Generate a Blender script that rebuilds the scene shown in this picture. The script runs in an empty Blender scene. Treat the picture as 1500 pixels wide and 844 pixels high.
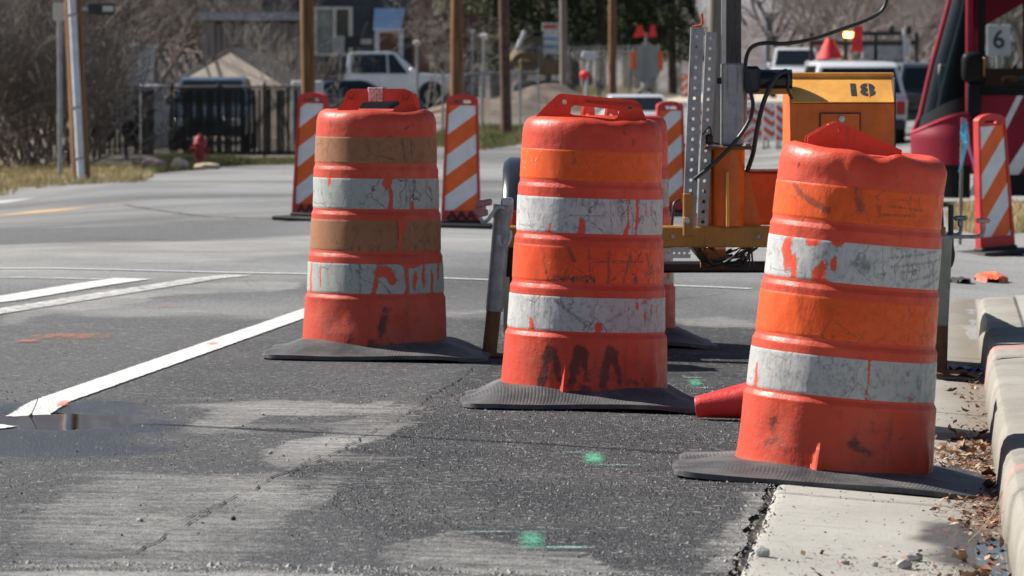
import bpy, bmesh, math, random
import numpy as np
from mathutils import Vector, Matrix, Euler
from mathutils.geometry import tessellate_polygon

# ------------------------------------------------------------------ camera, sky, sun, exposure
SC = bpy.context.scene
COL = SC.collection
F_PX, CX, CY, HOR = 7000.0, 750.0, 422.0, 120.0      # focal length in photo pixels, centre, horizon row
CAM_Z = 1.113
PITCH = math.atan((CY - HOR) / F_PX)
cam_d = bpy.data.cameras.new('camera')
cam_d.sensor_width = 36.0
cam_d.lens = 36.0 * F_PX / 1500.0
cam_d.clip_start, cam_d.clip_end = 0.5, 3000.0
cam_d.dof.use_dof = True
cam_d.dof.focus_distance = 15.3
cam_d.dof.aperture_fstop = 11.0
cam_d.dof.aperture_blades = 7
cam = bpy.data.objects.new('camera', cam_d)
COL.objects.link(cam)
cam.location = (0, 0, CAM_Z)
cam.rotation_euler = (math.pi / 2 - PITCH, 0, 0)
SC.camera = cam

SUN_AZ = math.radians(25)          # the sun stands left of and beyond the drums
SUN_EL = math.radians(39)
SUN = Vector((-math.cos(SUN_AZ) * math.cos(SUN_EL), math.sin(SUN_AZ) * math.cos(SUN_EL), math.sin(SUN_EL)))
world = bpy.data.worlds.new('World')
SC.world = world
world.use_nodes = True
wn = world.node_tree
wn.nodes.clear()
sky = wn.nodes.new('ShaderNodeTexSky')
sky.sky_type = 'NISHITA'
sky.sun_disc = False
sky.sun_elevation = SUN_EL
sky.sun_rotation = math.atan2(SUN.x, SUN.y)
sky.altitude = 1300
sky.air_density = 1.0
sky.dust_density = 1.2
bg = wn.nodes.new('ShaderNodeBackground')
bg.inputs['Strength'].default_value = 0.05
wo = wn.nodes.new('ShaderNodeOutputWorld')
wn.links.new(sky.outputs['Color'], bg.inputs['Color'])
wn.links.new(bg.outputs['Background'], wo.inputs['Surface'])
sun_l = bpy.data.lights.new('sun', 'SUN')
sun_l.energy = 5.0
sun_l.angle = math.radians(0.53)
sun_l.color = (1.0, 0.95, 0.88)
sun_o = bpy.data.objects.new('sun', sun_l)
COL.objects.link(sun_o)
sun_o.rotation_euler = SUN.to_track_quat('Z', 'Y').to_euler()
sun_o.location = (-10, 10, 20)
SC.view_settings.view_transform = 'Standard'
SC.view_settings.look = 'None'
SC.view_settings.exposure = 0.72
SC.view_settings.gamma = 1.0
SC.view_settings.use_curve_mapping = False
SC.render.engine = 'CYCLES'
SC.cycles.max_bounces = 8
SC.cycles.transparent_max_bounces = 16
SC.cycles.use_denoising = True

rng = random.Random(7)
R = math.radians

# ------------------------------------------------------------------ placing: measured row/column + distance -> world
def P(px, py, d):
    x, y = (px - CX) / F_PX, -(py - CY) / F_PX
    fy, fz = math.cos(PITCH), -math.sin(PITCH)
    v = Vector((x, fy + y * math.sin(PITCH), fz + y * math.cos(PITCH)))
    v *= d / v.y
    return Vector((v.x, v.y, v.z + CAM_Z))

# ------------------------------------------------------------------ noise for vertex attributes
def vnoise(x, y, seed=0):
    xi, yi = np.floor(x).astype(np.int64), np.floor(y).astype(np.int64)
    fx, fy = x - xi, y - yi
    fx, fy = fx * fx * (3 - 2 * fx), fy * fy * (3 - 2 * fy)
    def h(i, j):
        n = (i * 374761393 + j * 668265263 + seed * 982451653) & 0x7fffffff
        n = ((n ^ (n >> 13)) * 1274126177) & 0x7fffffff
        return ((n ^ (n >> 16)) & 0xffff) / 65535.0
    return (h(xi, yi) * (1 - fx) + h(xi + 1, yi) * fx) * (1 - fy) + (h(xi, yi + 1) * (1 - fx) + h(xi + 1, yi + 1) * fx) * fy
def fbm(x, y, seed=0, oct=4):
    v, a, s = 0, .5, 1.0
    for k in range(oct):
        v = v + a * vnoise(x * s, y * s, seed + k); a *= .5; s *= 2.03
    return v / (1 - .5 ** oct)
def in_poly(x, y, poly):
    c = np.zeros(x.shape, bool); n = len(poly)
    for i in range(n):
        x1, y1 = poly[i]; x2, y2 = poly[(i + 1) % n]
        if y1 == y2: continue
        c ^= ((y1 > y) != (y2 > y)) & (x < (x2 - x1) * (y - y1) / (y2 - y1) + x1)
    return c

# ------------------------------------------------------------------ terrain height
DIRX = 0.09                           # the kerb runs along (0.09, 1)
def prof(u):
    us = [-30, -15, -10, -5, -2.75, -2.2, -1.2, -0.459, 0.156, 6, 30]
    zs = [-.25, -.15, 0.0, .075, .045, .037, .023, 0.0, -.05, -.12, -.2]
    return np.interp(u, us, zs)
_ctl = [(0, 290, 95), (60, 275, 95), (120, 256, 93), (220, 260, 85), (295, 240, 78), (420, 240, 74), (80, 238, 74),
        (450, 320, 188), (675, 333, 196), (742, 198, 58), (640, 215, 66), (580, 157, 42), (850, 140, 36), (900, 135, 36),
        (990, 128, 28), (900, 150, 40), (1460, 382, 209), (1400, 300, 160), (1100, 222, 65), (1240, 214, 71),
        (1000, 205, 62), (960, 178, 50), (1450, 150, 45), (300, 165, 42), (60, 175, 42)]
_pts, _val = [], []
for (px, py, s) in _ctl:
    p = P(px, py, F_PX / s)
    _pts.append((p.x / p.y * 10, math.log(p.y))); _val.append(p.z)
for Y in (18, 22, 26, 31):
    for X in (-5, -3, -1.5, 0, 1.2, 2.6, 4.5):
        _pts.append((X / Y * 10, math.log(Y))); _val.append(float(prof(X - DIRX * Y)))
_pts, _val = np.array(_pts), np.array(_val)
def _tps(r2):
    return np.where(r2 > 1e-12, r2 * np.log(np.maximum(r2, 1e-12)) * .5, 0.0)
_n = len(_pts)
_K = _tps(((_pts[:, None, :] - _pts[None, :, :]) ** 2).sum(-1)) + np.eye(_n) * 0.05
_A = np.zeros((_n + 3, _n + 3)); _A[:_n, :_n] = _K
_A[:_n, _n] = 1; _A[:_n, n1 if False else _n + 1:] = _pts
_A[_n:, :_n] = _A[:_n, _n:].T
_W = np.linalg.solve(_A, np.concatenate([_val, np.zeros(3)]))
PUD = (-1.47, 15.22, 0.46, 0.66)     # puddle centre and radii
def terrain(X, Y):
    X = np.asarray(X, float); Y = np.asarray(Y, float)
    near = prof(X - DIRX * Y)
    a = np.clip(X / np.maximum(Y, 8) * 10, -1.5, 1.5); b = np.log(np.clip(Y, 16, 250))
    q = np.stack([a.ravel(), b.ravel()], -1)
    far = np.empty(len(q))
    for i in range(0, len(q), 20000):
        qq = q[i:i + 20000]
        far[i:i + 20000] = _tps(((qq[:, None, :] - _pts[None]) ** 2).sum(-1)) @ _W[:_n] + _W[_n] + qq @ _W[_n + 1:]
    far = far.reshape(a.shape)
    w = np.clip((Y - 22) / 9, 0, 1); w = w * w * (3 - 2 * w)
    z = near * (1 - w) + far * w
    r = np.sqrt(((X - PUD[0]) / PUD[2]) ** 2 + ((Y - PUD[1]) / PUD[3]) ** 2)
    k = np.clip(1.25 - r, 0, 1); k = k * k * (3 - 2 * k)
    z = z * (1 - k) + (0.0205 + 0.018 * r * r + .020 * (fbm(X * 8, Y * 3.0, 207, 4) - .5)) * k
    return z
def T(x, y):
    return float(terrain(np.array([x]), np.array([y]))[0])
def on_ground(px, d):
    x = (px - CX) / F_PX * d
    return Vector((x, d, T(x, d)))
_ds = np.exp(np.linspace(math.log(8.5), math.log(240), 1600))
def G(px, py):
    """point where the measured row/column meets the ground"""
    k = P(px, py, 1.0)
    X = k.x * _ds; Z = CAM_Z + (k.z - CAM_Z) * _ds
    dz = Z - terrain(X, _ds)
    i = int(np.argmax(dz < 0)) if (dz < 0).any() else len(_ds) - 1
    i = max(i, 1)
    t = dz[i - 1] / (dz[i - 1] - dz[i] + 1e-9)
    d = _ds[i - 1] + (_ds[i] - _ds[i - 1]) * min(max(t, 0), 1)
    return Vector((k.x * d, d, T(k.x * d, d)))

# ------------------------------------------------------------------ objects
def tag(o, label=None, cat=None, group=None, kind=None):
    if label: o['label'] = label
    if cat: o['category'] = cat
    if group: o['group'] = group
    if kind: o['kind'] = kind
    return o
def thing(name, label, cat, loc=(0, 0, 0), rot=(0, 0, 0), group=None):
    o = bpy.data.objects.new(name, None)
    o.empty_display_size = .2
    COL.objects.link(o); o.location = loc; o.rotation_euler = rot
    return tag(o, label, cat, group)
def link(name, me, parent=None, mat=None):
    if mat is not None and not me.materials:
        for m in (mat if isinstance(mat, (list, tuple)) else [mat]): me.materials.append(m)
    o = bpy.data.objects.new(name, me); COL.objects.link(o)
    if parent is not None: o.parent = parent
    return o
def copy_tree(o, parent=None):
    c = o.copy(); COL.objects.link(c)
    if parent is not None:
        c.parent = parent; c.matrix_parent_inverse = o.matrix_parent_inverse.copy()
    for ch in list(o.children): copy_tree(ch, c)
    return c

class MB:
    def __init__(s):
        s.v, s.f, s.m, s.n = [], [], [], 0
        s.M = Matrix.Identity(4)
    def add(s, vs, fs, mi=0):
        b = s.n
        for p in vs: s.v.append(tuple(s.M @ Vector(p)))
        s.n += len(vs)
        for f in fs:
            s.f.append(tuple(b + i for i in f)); s.m.append(mi)
        return s
    def box(s, lo, hi, bev=0.0, mi=0, rot=None, seg=1):
        c = (Vector(lo) + Vector(hi)) / 2; d = Vector(hi) - Vector(lo)
        bm = bmesh.new(); bmesh.ops.create_cube(bm, size=1)
        for v in bm.verts: v.co = Vector((v.co.x * d.x, v.co.y * d.y, v.co.z * d.z))
        if bev > 0:
            bmesh.ops.bevel(bm, geom=list(bm.edges), offset=min(bev, min(abs(x) for x in d) * .45), segments=seg, affect='EDGES', profile=.5)
        q = rot.to_matrix() if rot else Matrix.Identity(3)
        bm.verts.index_update()
        s.add([c + q @ v.co for v in bm.verts], [[v.index for v in f.verts] for f in bm.faces], mi)
        bm.free(); return s
    def tube(s, path, r, n=8, mi=0, cap=True):
        path = [Vector(p) for p in path]
        rs = r if isinstance(r, (list, tuple)) else [r] * len(path)
        vs, fs = [], []
        prev = None
        for i, p in enumerate(path):
            t = (path[min(i + 1, len(path) - 1)] - path[max(i - 1, 0)])
            t = t.normalized() if t.length > 1e-9 else Vector((0, 0, 1))
            if prev is None:
                a = t.orthogonal().normalized()
            else:
                a = prev - t * prev.dot(t)
                a = a.normalized() if a.length > 1e-6 else t.orthogonal().normalized()
            prev = a; b = t.cross(a)
            for k in range(n):
                g = 2 * math.pi * k / n
                vs.append(p + (a * math.cos(g) + b * math.sin(g)) * rs[i])
        for i in range(len(path) - 1):
            for k in range(n):
                fs.append((i * n + k, i * n + (k + 1) % n, (i + 1) * n + (k + 1) % n, (i + 1) * n + k))
        if cap:
            fs.append(tuple(range(n - 1, -1, -1))); fs.append(tuple((len(path) - 1) * n + k for k in range(n)))
        return s.add(vs, fs, mi)
    def lathe(s, pr, n=24, axis='Z', c=(0, 0, 0), mi=0, close=True):
        """pr: list of (r, h)"""
        vs, fs = [], []
        c = Vector(c)
        for (r, h) in pr:
            for k in range(n):
                g = 2 * math.pi * k / n
                x, y = r * math.cos(g), r * math.sin(g)
                vs.append(c + (Vector((x, y, h)) if axis == 'Z' else Vector((h, x, y)) if axis == 'X' else Vector((y, h, x))))
        for i in range(len(pr) - 1):
            for k in range(n):
                fs.append((i * n + k, i * n + (k + 1) % n, (i + 1) * n + (k + 1) % n, (i + 1) * n + k))
        if close:
            fs.append(tuple(range(n - 1, -1, -1))); fs.append(tuple((len(pr) - 1) * n + k for k in range(n)))
        return s.add(vs, fs, mi)
    def plate(s, outline, holes=(), t=.01, y=0.0, mi=0):
        """outline in the x-z plane (with holes), extruded along y to y+t"""
        loops = [list(outline)] + [list(h) for h in holes]
        flat = [p for l in loops for p in l]
        tri = tessellate_polygon([[Vector((p[0], p[1], 0)) for p in l] for l in loops])
        n = len(flat)
        vs = [(p[0], y, p[1]) for p in flat] + [(p[0], y + t, p[1]) for p in flat]
        fs = []
        for a, b, c in tri:
            nz = (flat[b][0] - flat[a][0]) * (flat[c][1] - flat[a][1]) - (flat[b][1] - flat[a][1]) * (flat[c][0] - flat[a][0])
            if nz < 0: b, c = c, b
            fs.append((a, b, c)); fs.append((n + a, n + c, n + b))
        o = 0
        for l in loops:
            k = len(l)
            ar = sum(l[i][0] * l[(i + 1) % k][1] - l[(i + 1) % k][0] * l[i][1] for i in range(k))
            first = (o == 0)
            for i in range(k):
                a, b = o + i, o + (i + 1) % k
                if (ar > 0) == first: fs.append((b, a, n + a, n + b))
                else: fs.append((a, b, n + b, n + a))
            o += k
        return s.add(vs, fs, mi)
    def mesh(s, name, mats=None, smooth=None):
        me = bpy.data.meshes.new(name)
        me.from_pydata(s.v, [], s.f)
        if any(s.m): me.polygons.foreach_set('material_index', s.m)
        if mats is not None:
            for m in (mats if isinstance(mats, (list, tuple)) else [mats]): me.materials.append(m)
        if smooth is not None:
            me.shade_smooth(); me.set_sharp_from_angle(angle=math.radians(smooth))
        me.update()
        return me
    def part(s, name, mats, parent=None, smooth=None):
        return link(name, s.mesh(name, mats, smooth), parent)

def circ(cx, cz, r, n=14, flip=False):
    return [(cx + r * math.cos(2 * math.pi * k / n * (-1 if flip else 1)), cz + r * math.sin(2 * math.pi * k / n * (-1 if flip else 1))) for k in range(n)]
def rect(cx, cz, w, h, r=.01, n=4):
    out = []
    for (sx, sz, a0) in ((1, 1, 0), (-1, 1, 90), (-1, -1, 180), (1, -1, 270)):
        for k in range(n + 1):
            g = R(a0 + 90 * k / n)
            out.append((cx + sx * (w / 2 - r) + r * math.cos(g), cz + sz * (h / 2 - r) + r * math.sin(g)))
    return out
def spline(pts, n=8):
    pts = [Vector(p) for p in pts]; out = []
    for i in range(len(pts) - 1):
        p0, p1, p2, p3 = pts[max(i - 1, 0)], pts[i], pts[i + 1], pts[min(i + 2, len(pts) - 1)]
        for k in range(n):
            t = k / n
            out.append(.5 * ((2 * p1) + (p2 - p0) * t + (2 * p0 - 5 * p1 + 4 * p2 - p3) * t * t + (3 * p1 - p0 - 3 * p2 + p3) * t ** 3))
    return out + [pts[-1]]
def text_mesh(body, size, mat, extrude=.0008, bold=0.0, sx=1.0):
    c = bpy.data.curves.new('lettering', 'FONT'); c.body = body; c.size = size; c.extrude = extrude
    c.align_x = 'CENTER'; c.align_y = 'CENTER'; c.offset = bold; c.resolution_u = 4
    o = bpy.data.objects.new('lettering', c); COL.objects.link(o)
    dg = bpy.context.evaluated_depsgraph_get()
    me = bpy.data.meshes.new_from_object(o.evaluated_get(dg))
    bpy.data.objects.remove(o)
    for v in me.vertices: v.co.x *= sx
    me.materials.clear(); me.materials.append(mat)
    return me

# ------------------------------------------------------------------ material nodes
class NT:
    def __init__(s, name):
        s.m = bpy.data.materials.new(name); s.m.use_nodes = True
        s.t = s.m.node_tree; s.t.nodes.clear()
        s.out = s.t.nodes.new('ShaderNodeOutputMaterial')
        s._co = None
    def n(s, ty, **kw):
        nd = s.t.nodes.new(ty)
        for k, v in kw.items(): setattr(nd, k, v)
        return nd
    def put(s, sock, v):
        if isinstance(v, bpy.types.NodeSocket): s.t.links.new(v, sock)
        elif v is not None:
            if sock.type == 'RGBA' and not isinstance(v, (int, float)) and len(v) == 3: v = (*v, 1)
            sock.default_value = v
    def co(s):
        if s._co is None: s._co = s.n('ShaderNodeTexCoord').outputs['Object']
        return s._co
    def map(s, scale, rot=(0, 0, 0), loc=(0, 0, 0), co=None):
        m = s.n('ShaderNodeMapping'); s.put(m.inputs['Vector'], co or s.co())
        m.inputs['Scale'].default_value = scale; m.inputs['Rotation'].default_value = rot; m.inputs['Location'].default_value = loc
        return m.outputs['Vector']
    def noise(s, scale, detail=4, rough=.55, co=None, dist=0.0, col=False):
        m = s.n('ShaderNodeTexNoise'); s.put(m.inputs['Vector'], co or s.co())
        m.inputs['Scale'].default_value = scale; m.inputs['Detail'].default_value = detail
        m.inputs['Roughness'].default_value = rough; m.inputs['Distortion'].default_value = dist
        return m.outputs['Color' if col else 'Fac']
    def voro(s, scale, feature='F1', co=None, out='Distance', rnd=1.0):
        m = s.n('ShaderNodeTexVoronoi', feature=feature); s.put(m.inputs['Vector'], co or s.co())
        m.inputs['Scale'].default_value = scale; m.inputs['Randomness'].default_value = rnd
        return m.outputs[out]
    def wave(s, scale, co=None, dist=0, detail=2):
        m = s.n('ShaderNodeTexWave'); s.put(m.inputs['Vector'], co or s.co())
        m.inputs['Scale'].default_value = scale; m.inputs['Distortion'].default_value = dist; m.inputs['Detail'].default_value = detail
        return m.outputs['Fac']
    def ramp(s, f, a, b, x=0.0, y=1.0):
        m = s.n('ShaderNodeMapRange'); m.interpolation_type = 'SMOOTHSTEP'
        s.put(m.inputs['Value'], f)
        m.inputs['From Min'].default_value = a; m.inputs['From Max'].default_value = b
        m.inputs['To Min'].default_value = x; m.inputs['To Max'].default_value = y
        return m.outputs['Result']
    def math(s, op, a, b=None, c=None):
        m = s.n('ShaderNodeMath', operation=op); s.put(m.inputs[0], a)
        if b is not None: s.put(m.inputs[1], b)
        if c is not None: s.put(m.inputs[2], c)
        return m.outputs[0]
    def mix(s, f, a, b, mode='MIX'):
        m = s.n('ShaderNodeMix', data_type='RGBA', blend_type=mode)
        s.put(m.inputs[0], f); s.put(m.inputs[6], a); s.put(m.inputs[7], b)
        return m.outputs[2]
    def attr(s, name):
        return s.n('ShaderNodeAttribute', attribute_name=name).outputs['Fac']
    def sep(s, v):
        m = s.n('ShaderNodeSeparateXYZ'); s.put(m.inputs[0], v); return m.outputs
    def bump(s, h, strength=.5, dist=.01, normal=None):
        m = s.n('ShaderNodeBump'); s.put(m.inputs['Height'], h)
        m.inputs['Strength'].default_value = strength; m.inputs['Distance'].default_value = dist
        if normal is not None: s.put(m.inputs['Normal'], normal)
        return m.outputs['Normal']
    def bsdf(s, col, rough=.6, metal=0.0, normal=None, spec=None, **kw):
        b = s.n('ShaderNodeBsdfPrincipled')
        s.put(b.inputs['Base Color'], col); s.put(b.inputs['Roughness'], rough); s.put(b.inputs['Metallic'], metal)
        if normal is not None: s.put(b.inputs['Normal'], normal)
        if spec is not None: s.put(b.inputs['Specular IOR Level'], spec)
        for k, v in kw.items(): s.put(b.inputs[k], v)
        return b.outputs[0]
    def mixs(s, f, a, b):
        m = s.n('ShaderNodeMixShader'); s.put(m.inputs[0], f); s.put(m.inputs[1], a); s.put(m.inputs[2], b)
        return m.outputs[0]
    def done(s, sh):
        s.t.links.new(sh, s.out.inputs['Surface']); return s.m

def simple(name, col, rough=.6, metal=0.0, var=.25, scale=8.0, bump=0.0, bscale=60, spec=None):
    t = NT(name)
    n = t.noise(scale, 5, .6)
    c = t.mix(t.ramp(n, .3, .7), [x * (1 - var) for x in col], [min(1, x * (1 + var)) for x in col])
    nm = t.bump(t.noise(bscale, 4), bump, .01) if bump else None
    return t.done(t.bsdf(c, rough, metal, nm, spec))
# ================================================================== SETTING: ground, road, gutter, kerb
def gpoly(pts):
    return [(g.x, g.y) for g in (G(*p) for p in pts)]

def asphalt_mat(name, far=False):
    t = NT(name)
    co = t.co()
    age, dust, wet = t.attr('age'), t.attr('dust'), t.attr('wet')
    n1 = t.noise(1.3, 6, .62); n2 = t.noise(14, 5, .65); n3 = t.noise(75, 4, .7)
    base = t.mix(age, (.019, .0205, .024), (.44, .445, .44))
    base = t.mix(t.ramp(n1, .3, .75), base, t.mix(.55, base, (.11, .11, .108)))
    # aggregate: light and dark stones
    stone = t.sep(t.voro(125, out='Color'))[0]
    stone2 = t.sep(t.voro(62, out='Color'))[1]
    light = t.math('MULTIPLY', t.ramp(stone, .72, .98), t.ramp(n3, .35, .6))
    base = t.mix(t.math('MULTIPLY', light, .62), base, (.26, .255, .25))
    base = t.mix(t.math('MULTIPLY', t.ramp(stone2, .93, .98), .6), base, (.36, .345, .32))
    base = t.mix(t.math('MULTIPLY', t.ramp(stone, .32, .05), .65), base, (.014, .014, .016))
    sk = t.noise(1, 5, .68, t.map((2.2, 16, 1), (0, 0, -.09)))
    dn = t.math('ADD', dust, t.math('MULTIPLY', t.math('SUBTRACT', n2, .5), .6))
    dn = t.math('ADD', dn, t.math('MULTIPLY', t.math('SUBTRACT', sk, .5), 1.15))
    dn = t.math('ADD', dn, t.math('MULTIPLY', t.math('SUBTRACT', n3, .5), .7))
    dm = t.ramp(dn, .22, .95)
    dcol = t.mix(t.ramp(n1, .3, .7), (.25, .243, .228), (.40, .39, .365))
    dcol = t.mix(t.math('MULTIPLY', t.ramp(stone, .5, .1), .55), dcol, (.10, .10, .098))
    base = t.mix(t.math('MULTIPLY', dm, .86), base, dcol)
    base = t.mix(t.math('MULTIPLY', wet, .72), base, (.012, .013, .015))
    hv = t.math('ADD', t.voro(170), t.math('MULTIPLY', t.noise(210, 4, .7), .9))
    hv = t.math('MULTIPLY', hv, t.math('SUBTRACT', 1.0, t.math('MULTIPLY', t.math('MAXIMUM', dm, t.ramp(age, .2, .6)), .72)))
    nm = t.bump(hv, .8, .006)
    rough = t.math('SUBTRACT', .80, t.math('MULTIPLY', wet, .52))
    return t.done(t.bsdf(base, rough, 0, nm, .35))

_bands = ((412, .55), (398, .65), (392, .35), (384, .30), (376, .80), (352, .85), (346, .12), (325, .05), (308, .30), (296, .12), (284, .45), (268, .25), (256, .6), (246, .5), (200, .6))
BANDY = np.array([G(300, y).y for y, v in _bands]); BANDV = np.array([v for y, v in _bands])
def road_marks(X, Y):
    """age / dust / wet of the paving, laid out on the ground"""
    u = X - DIRX * Y
    wob = lambda sc, amp, sd: (fbm(X * sc, Y * sc * .55, sd, 4) - .5) * amp
    xs, ys = X + wob(3.1, .16, 3), Y + wob(2.2, 1.0, 9)
    age = np.full(X.shape, .12)
    age += np.clip((-(u + 2.75)) * 2.5, 0, 1) * .13
    age += np.clip((ys - 21.4) / .5, 0, 1) * (.06 + .44 * np.clip((fbm(X * .30, Y * .22, 71, 4) - .34) * 2.6, 0, 1))
    new = gpoly([(700, 535), (610, 596), (500, 650), (430, 705), (470, 750), (560, 800), (560, 860), (1090, 860), (1140, 700), (1250, 560), (1330, 420), (700, 420)])
    k = in_poly(X + wob(2.5, .1, 5), Y + wob(2, .7, 6), new)
    age = np.where(k & (ys < 21.4), .0, age)
    dust = np.zeros(X.shape)
    soft = lambda poly, amp, sx=.14, sy=1.0, sd=1: np.where(in_poly(X + wob(3.5, sx * 2, sd), Y + wob(2.4, sy * 2, sd + 20), gpoly(poly)), amp, 0)
    dust = np.maximum(dust, soft([(60, 715), (240, 690), (420, 690), (500, 660), (560, 640), (620, 612), (610, 590), (560, 600), (520, 618), (400, 655), (430, 720), (480, 690), (510, 700), (430, 745), (300, 800), (60, 800)], .62, .08, .4, 1))
    dust = np.maximum(dust, soft([(250, 640), (340, 592), (480, 585), (585, 588), (560, 606), (400, 608), (310, 640)], .72, .06, .35, 2))
    dust = np.maximum(dust, soft([(380, 675), (420, 650), (500, 635), (560, 622), (620, 614), (560, 640), (470, 672), (420, 690)], .80, .05, .3, 3))
    dust = np.maximum(dust, soft([(0, 760), (200, 735), (430, 760), (330, 830), (0, 835)], .45, .1, .4, 4))
    dust = np.maximum(dust, soft([(590, 800), (640, 775), (720, 788), (850, 806), (900, 830), (870, 850), (580, 850)], .66, .1, .35, 5))
    dust = np.maximum(dust, soft([(470, 660), (560, 668), (700, 700), (770, 740), (690, 760), (560, 725), (480, 700)], .34, .08, .3, 6))
    dust = np.maximum(dust, soft([(1040, 850), (1075, 760), (1105, 715), (1140, 700), (1125, 770), (1090, 850)], .72, .09, .5, 7))
    dust = np.maximum(dust, soft([(980, 468), (1060, 462), (1110, 470), (1110, 480), (1000, 476)], .70, .06, .4, 8))
    dust = np.maximum(dust, soft([(0, 835), (420, 838), (600, 848), (600, 870), (0, 870)], .78, .03, .08, 10))
    # thin swept streaks with pointed ends
    for (x0_, x1_, yc, hh, a_) in ((120, 420, 632, 7, .62), (230, 600, 596, 6, .66), (300, 640, 622, 4, .55), (60, 330, 700, 8, .55), (100, 520, 712, 10, .6), (0, 240, 740, 6, .5), (380, 620, 668, 7, .6), (20, 300, 780, 9, .55), (180, 470, 805, 8, .5), (0, 430, 826, 6, .6),
                                   (640, 860, 700, 6, .30), (560, 760, 735, 8, .36), (600, 900, 770, 6, .34), (620, 880, 822, 10, .62), (1000, 1110, 800, 10, .55), (700, 1000, 836, 6, .5), (660, 770, 455, 3, .6), (0, 300, 560, 3, .3), (100, 420, 585, 3, .34)):
        lens = [(x0_ + (x1_ - x0_) * q / 8, yc + hh * (s_ * math.sin(math.pi * q / 8)) + 3 * math.sin(q * .9 + x0_)) for s_, rr in ((-1, range(0, 9)), (1, range(7, 0, -1))) for q in rr]
        dust = np.maximum(dust, soft(lens, a_, .05, .16, int(x0_ + yc)))
    # older pavement beyond the joint: broad streaks of grey dust
    far = np.clip((ys - 21.0) / .8, 0, 1)
    dust = np.maximum(dust, far * (np.interp(Y + (fbm(X * .25, Y * .05, 33, 3) - .5) * 9, BANDY, BANDV * 1.25 - .12) + 1.7 * (fbm(X * .34, Y * .30, 31, 4) - .48) + .8 * (fbm(X * 1.6, Y * .9, 37, 4) - .5)))
    dust = np.maximum(dust, np.where((Y > 19.0) & (Y < 21.5) & (u < -2.4), .75 * fbm(X * 1.1, Y * 1.0, 41, 3) - .1, 0))
    dust = np.maximum(dust, soft([(140, 425), (300, 415), (440, 412), (440, 424), (280, 432), (60, 462), (0, 478), (0, 455)], .72, .1, .3, 11))
    dust += .10 * (fbm(X * 2.3, Y * .9, 51, 4) - .5)
    r = np.sqrt(((X - PUD[0]) / .45) ** 2 + ((Y - PUD[1] + .28) / 1.05) ** 2) + (fbm(X * 4, Y * 2, 61, 4) - .5) * .6
    wet = np.clip((1.05 - r) / .18, 0, 1)
    wet = np.maximum(wet, np.where(in_poly(xs, ys, gpoly([(-40, 620), (210, 640), (290, 655), (120, 668), (-40, 668)])), .9, 0))
    dust = dust * (1 - wet)
    return np.clip(age, 0, 1), np.clip(dust, 0, 1), np.clip(wet, 0, 1)

def sheet(name, XS, YS, mat, dz=0.0, marks=None, parent=None):
    """XS, YS: 2-D arrays of the grid points"""
    Z = terrain(XS, YS) + dz
    h, w = XS.shape
    co = np.stack([XS, YS, Z], -1).reshape(-1, 3)
    idx = np.arange(h * w).reshape(h, w)
    q = np.stack([idx[:-1, :-1], idx[:-1, 1:], idx[1:, 1:], idx[1:, :-1]], -1).reshape(-1, 4)
    me = bpy.data.meshes.new(name)
    me.vertices.add(h * w); me.vertices.foreach_set('co', co.ravel().astype(np.float32))
    me.loops.add(q.size); me.loops.foreach_set('vertex_index', q.ravel().astype(np.int32))
    me.polygons.add(len(q)); me.polygons.foreach_set('loop_start', np.arange(0, q.size, 4, dtype=np.int32))
    me.polygons.foreach_set('loop_total', np.full(len(q), 4, np.int32))
    me.update(calc_edges=True); me.shade_smooth()
    if marks:
        for nm, arr in marks.items():
            a = me.attributes.new(nm, 'FLOAT', 'POINT'); a.data.foreach_set('value', arr.ravel().astype(np.float32))
    return link(name, me, parent, mat)

# ---- ground under everything, out to the hills
ys = np.concatenate([np.linspace(6, 60, 55), np.linspace(63, 260, 66), np.linspace(280, 900, 32)])
xs = np.concatenate([np.linspace(-160, -24, 35), np.linspace(-22, 22, 60), np.linspace(24, 160, 35)])
XX, YY = np.meshgrid(xs, ys)
t = NT('bare_dirt')
n1, n2 = t.noise(.35, 6, .6), t.noise(6, 5, .65)
c = t.mix(t.ramp(n1, .35, .65), (.17, .145, .115), (.235, .215, .18))
c = t.mix(t.ramp(n2, .5, .75, 0, .6), c, (.12, .12, .065))
M_DIRT = t.done(t.bsdf(c, .95, 0, t.bump(n2, .6, .05), .2))
gx = XX + 0.0
g = sheet('ground', gx, YY, M_DIRT, -.06)
tag(g, kind='structure')

# ---- road
Yn = np.concatenate([np.arange(9.0, 24.0, .027), np.arange(24.0, 60, .16), np.arange(60, 300, 1.5)])
un = np.concatenate([np.linspace(-1.0, 0, 36), [0]])          # placeholder, replaced per row below
dense = np.arange(-4.3, -0.478, .026)
cols = np.concatenate([np.linspace(0, 1, 34)[:-1], np.full(0, 0.)])
UL = np.interp(Yn, [9, 55, 70, 74, 82, 95, 108, 122, 150, 300], [-15.5, -15.5, -15.0, -14.6, -13.6, -12.6, -10.9, -10.4, -10.4, -10.4])
UL = UL + np.where(Yn > 60, (fbm(Yn * .35, Yn * 0, 77, 3) - .5) * .9, 0)
outer = UL[:, None] + (dense[0] - UL[:, None]) * cols[None, :]
U = np.concatenate([outer, np.repeat(dense[None, :], len(Yn), 0), np.full((len(Yn), 1), -0.478)], 1)
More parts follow.
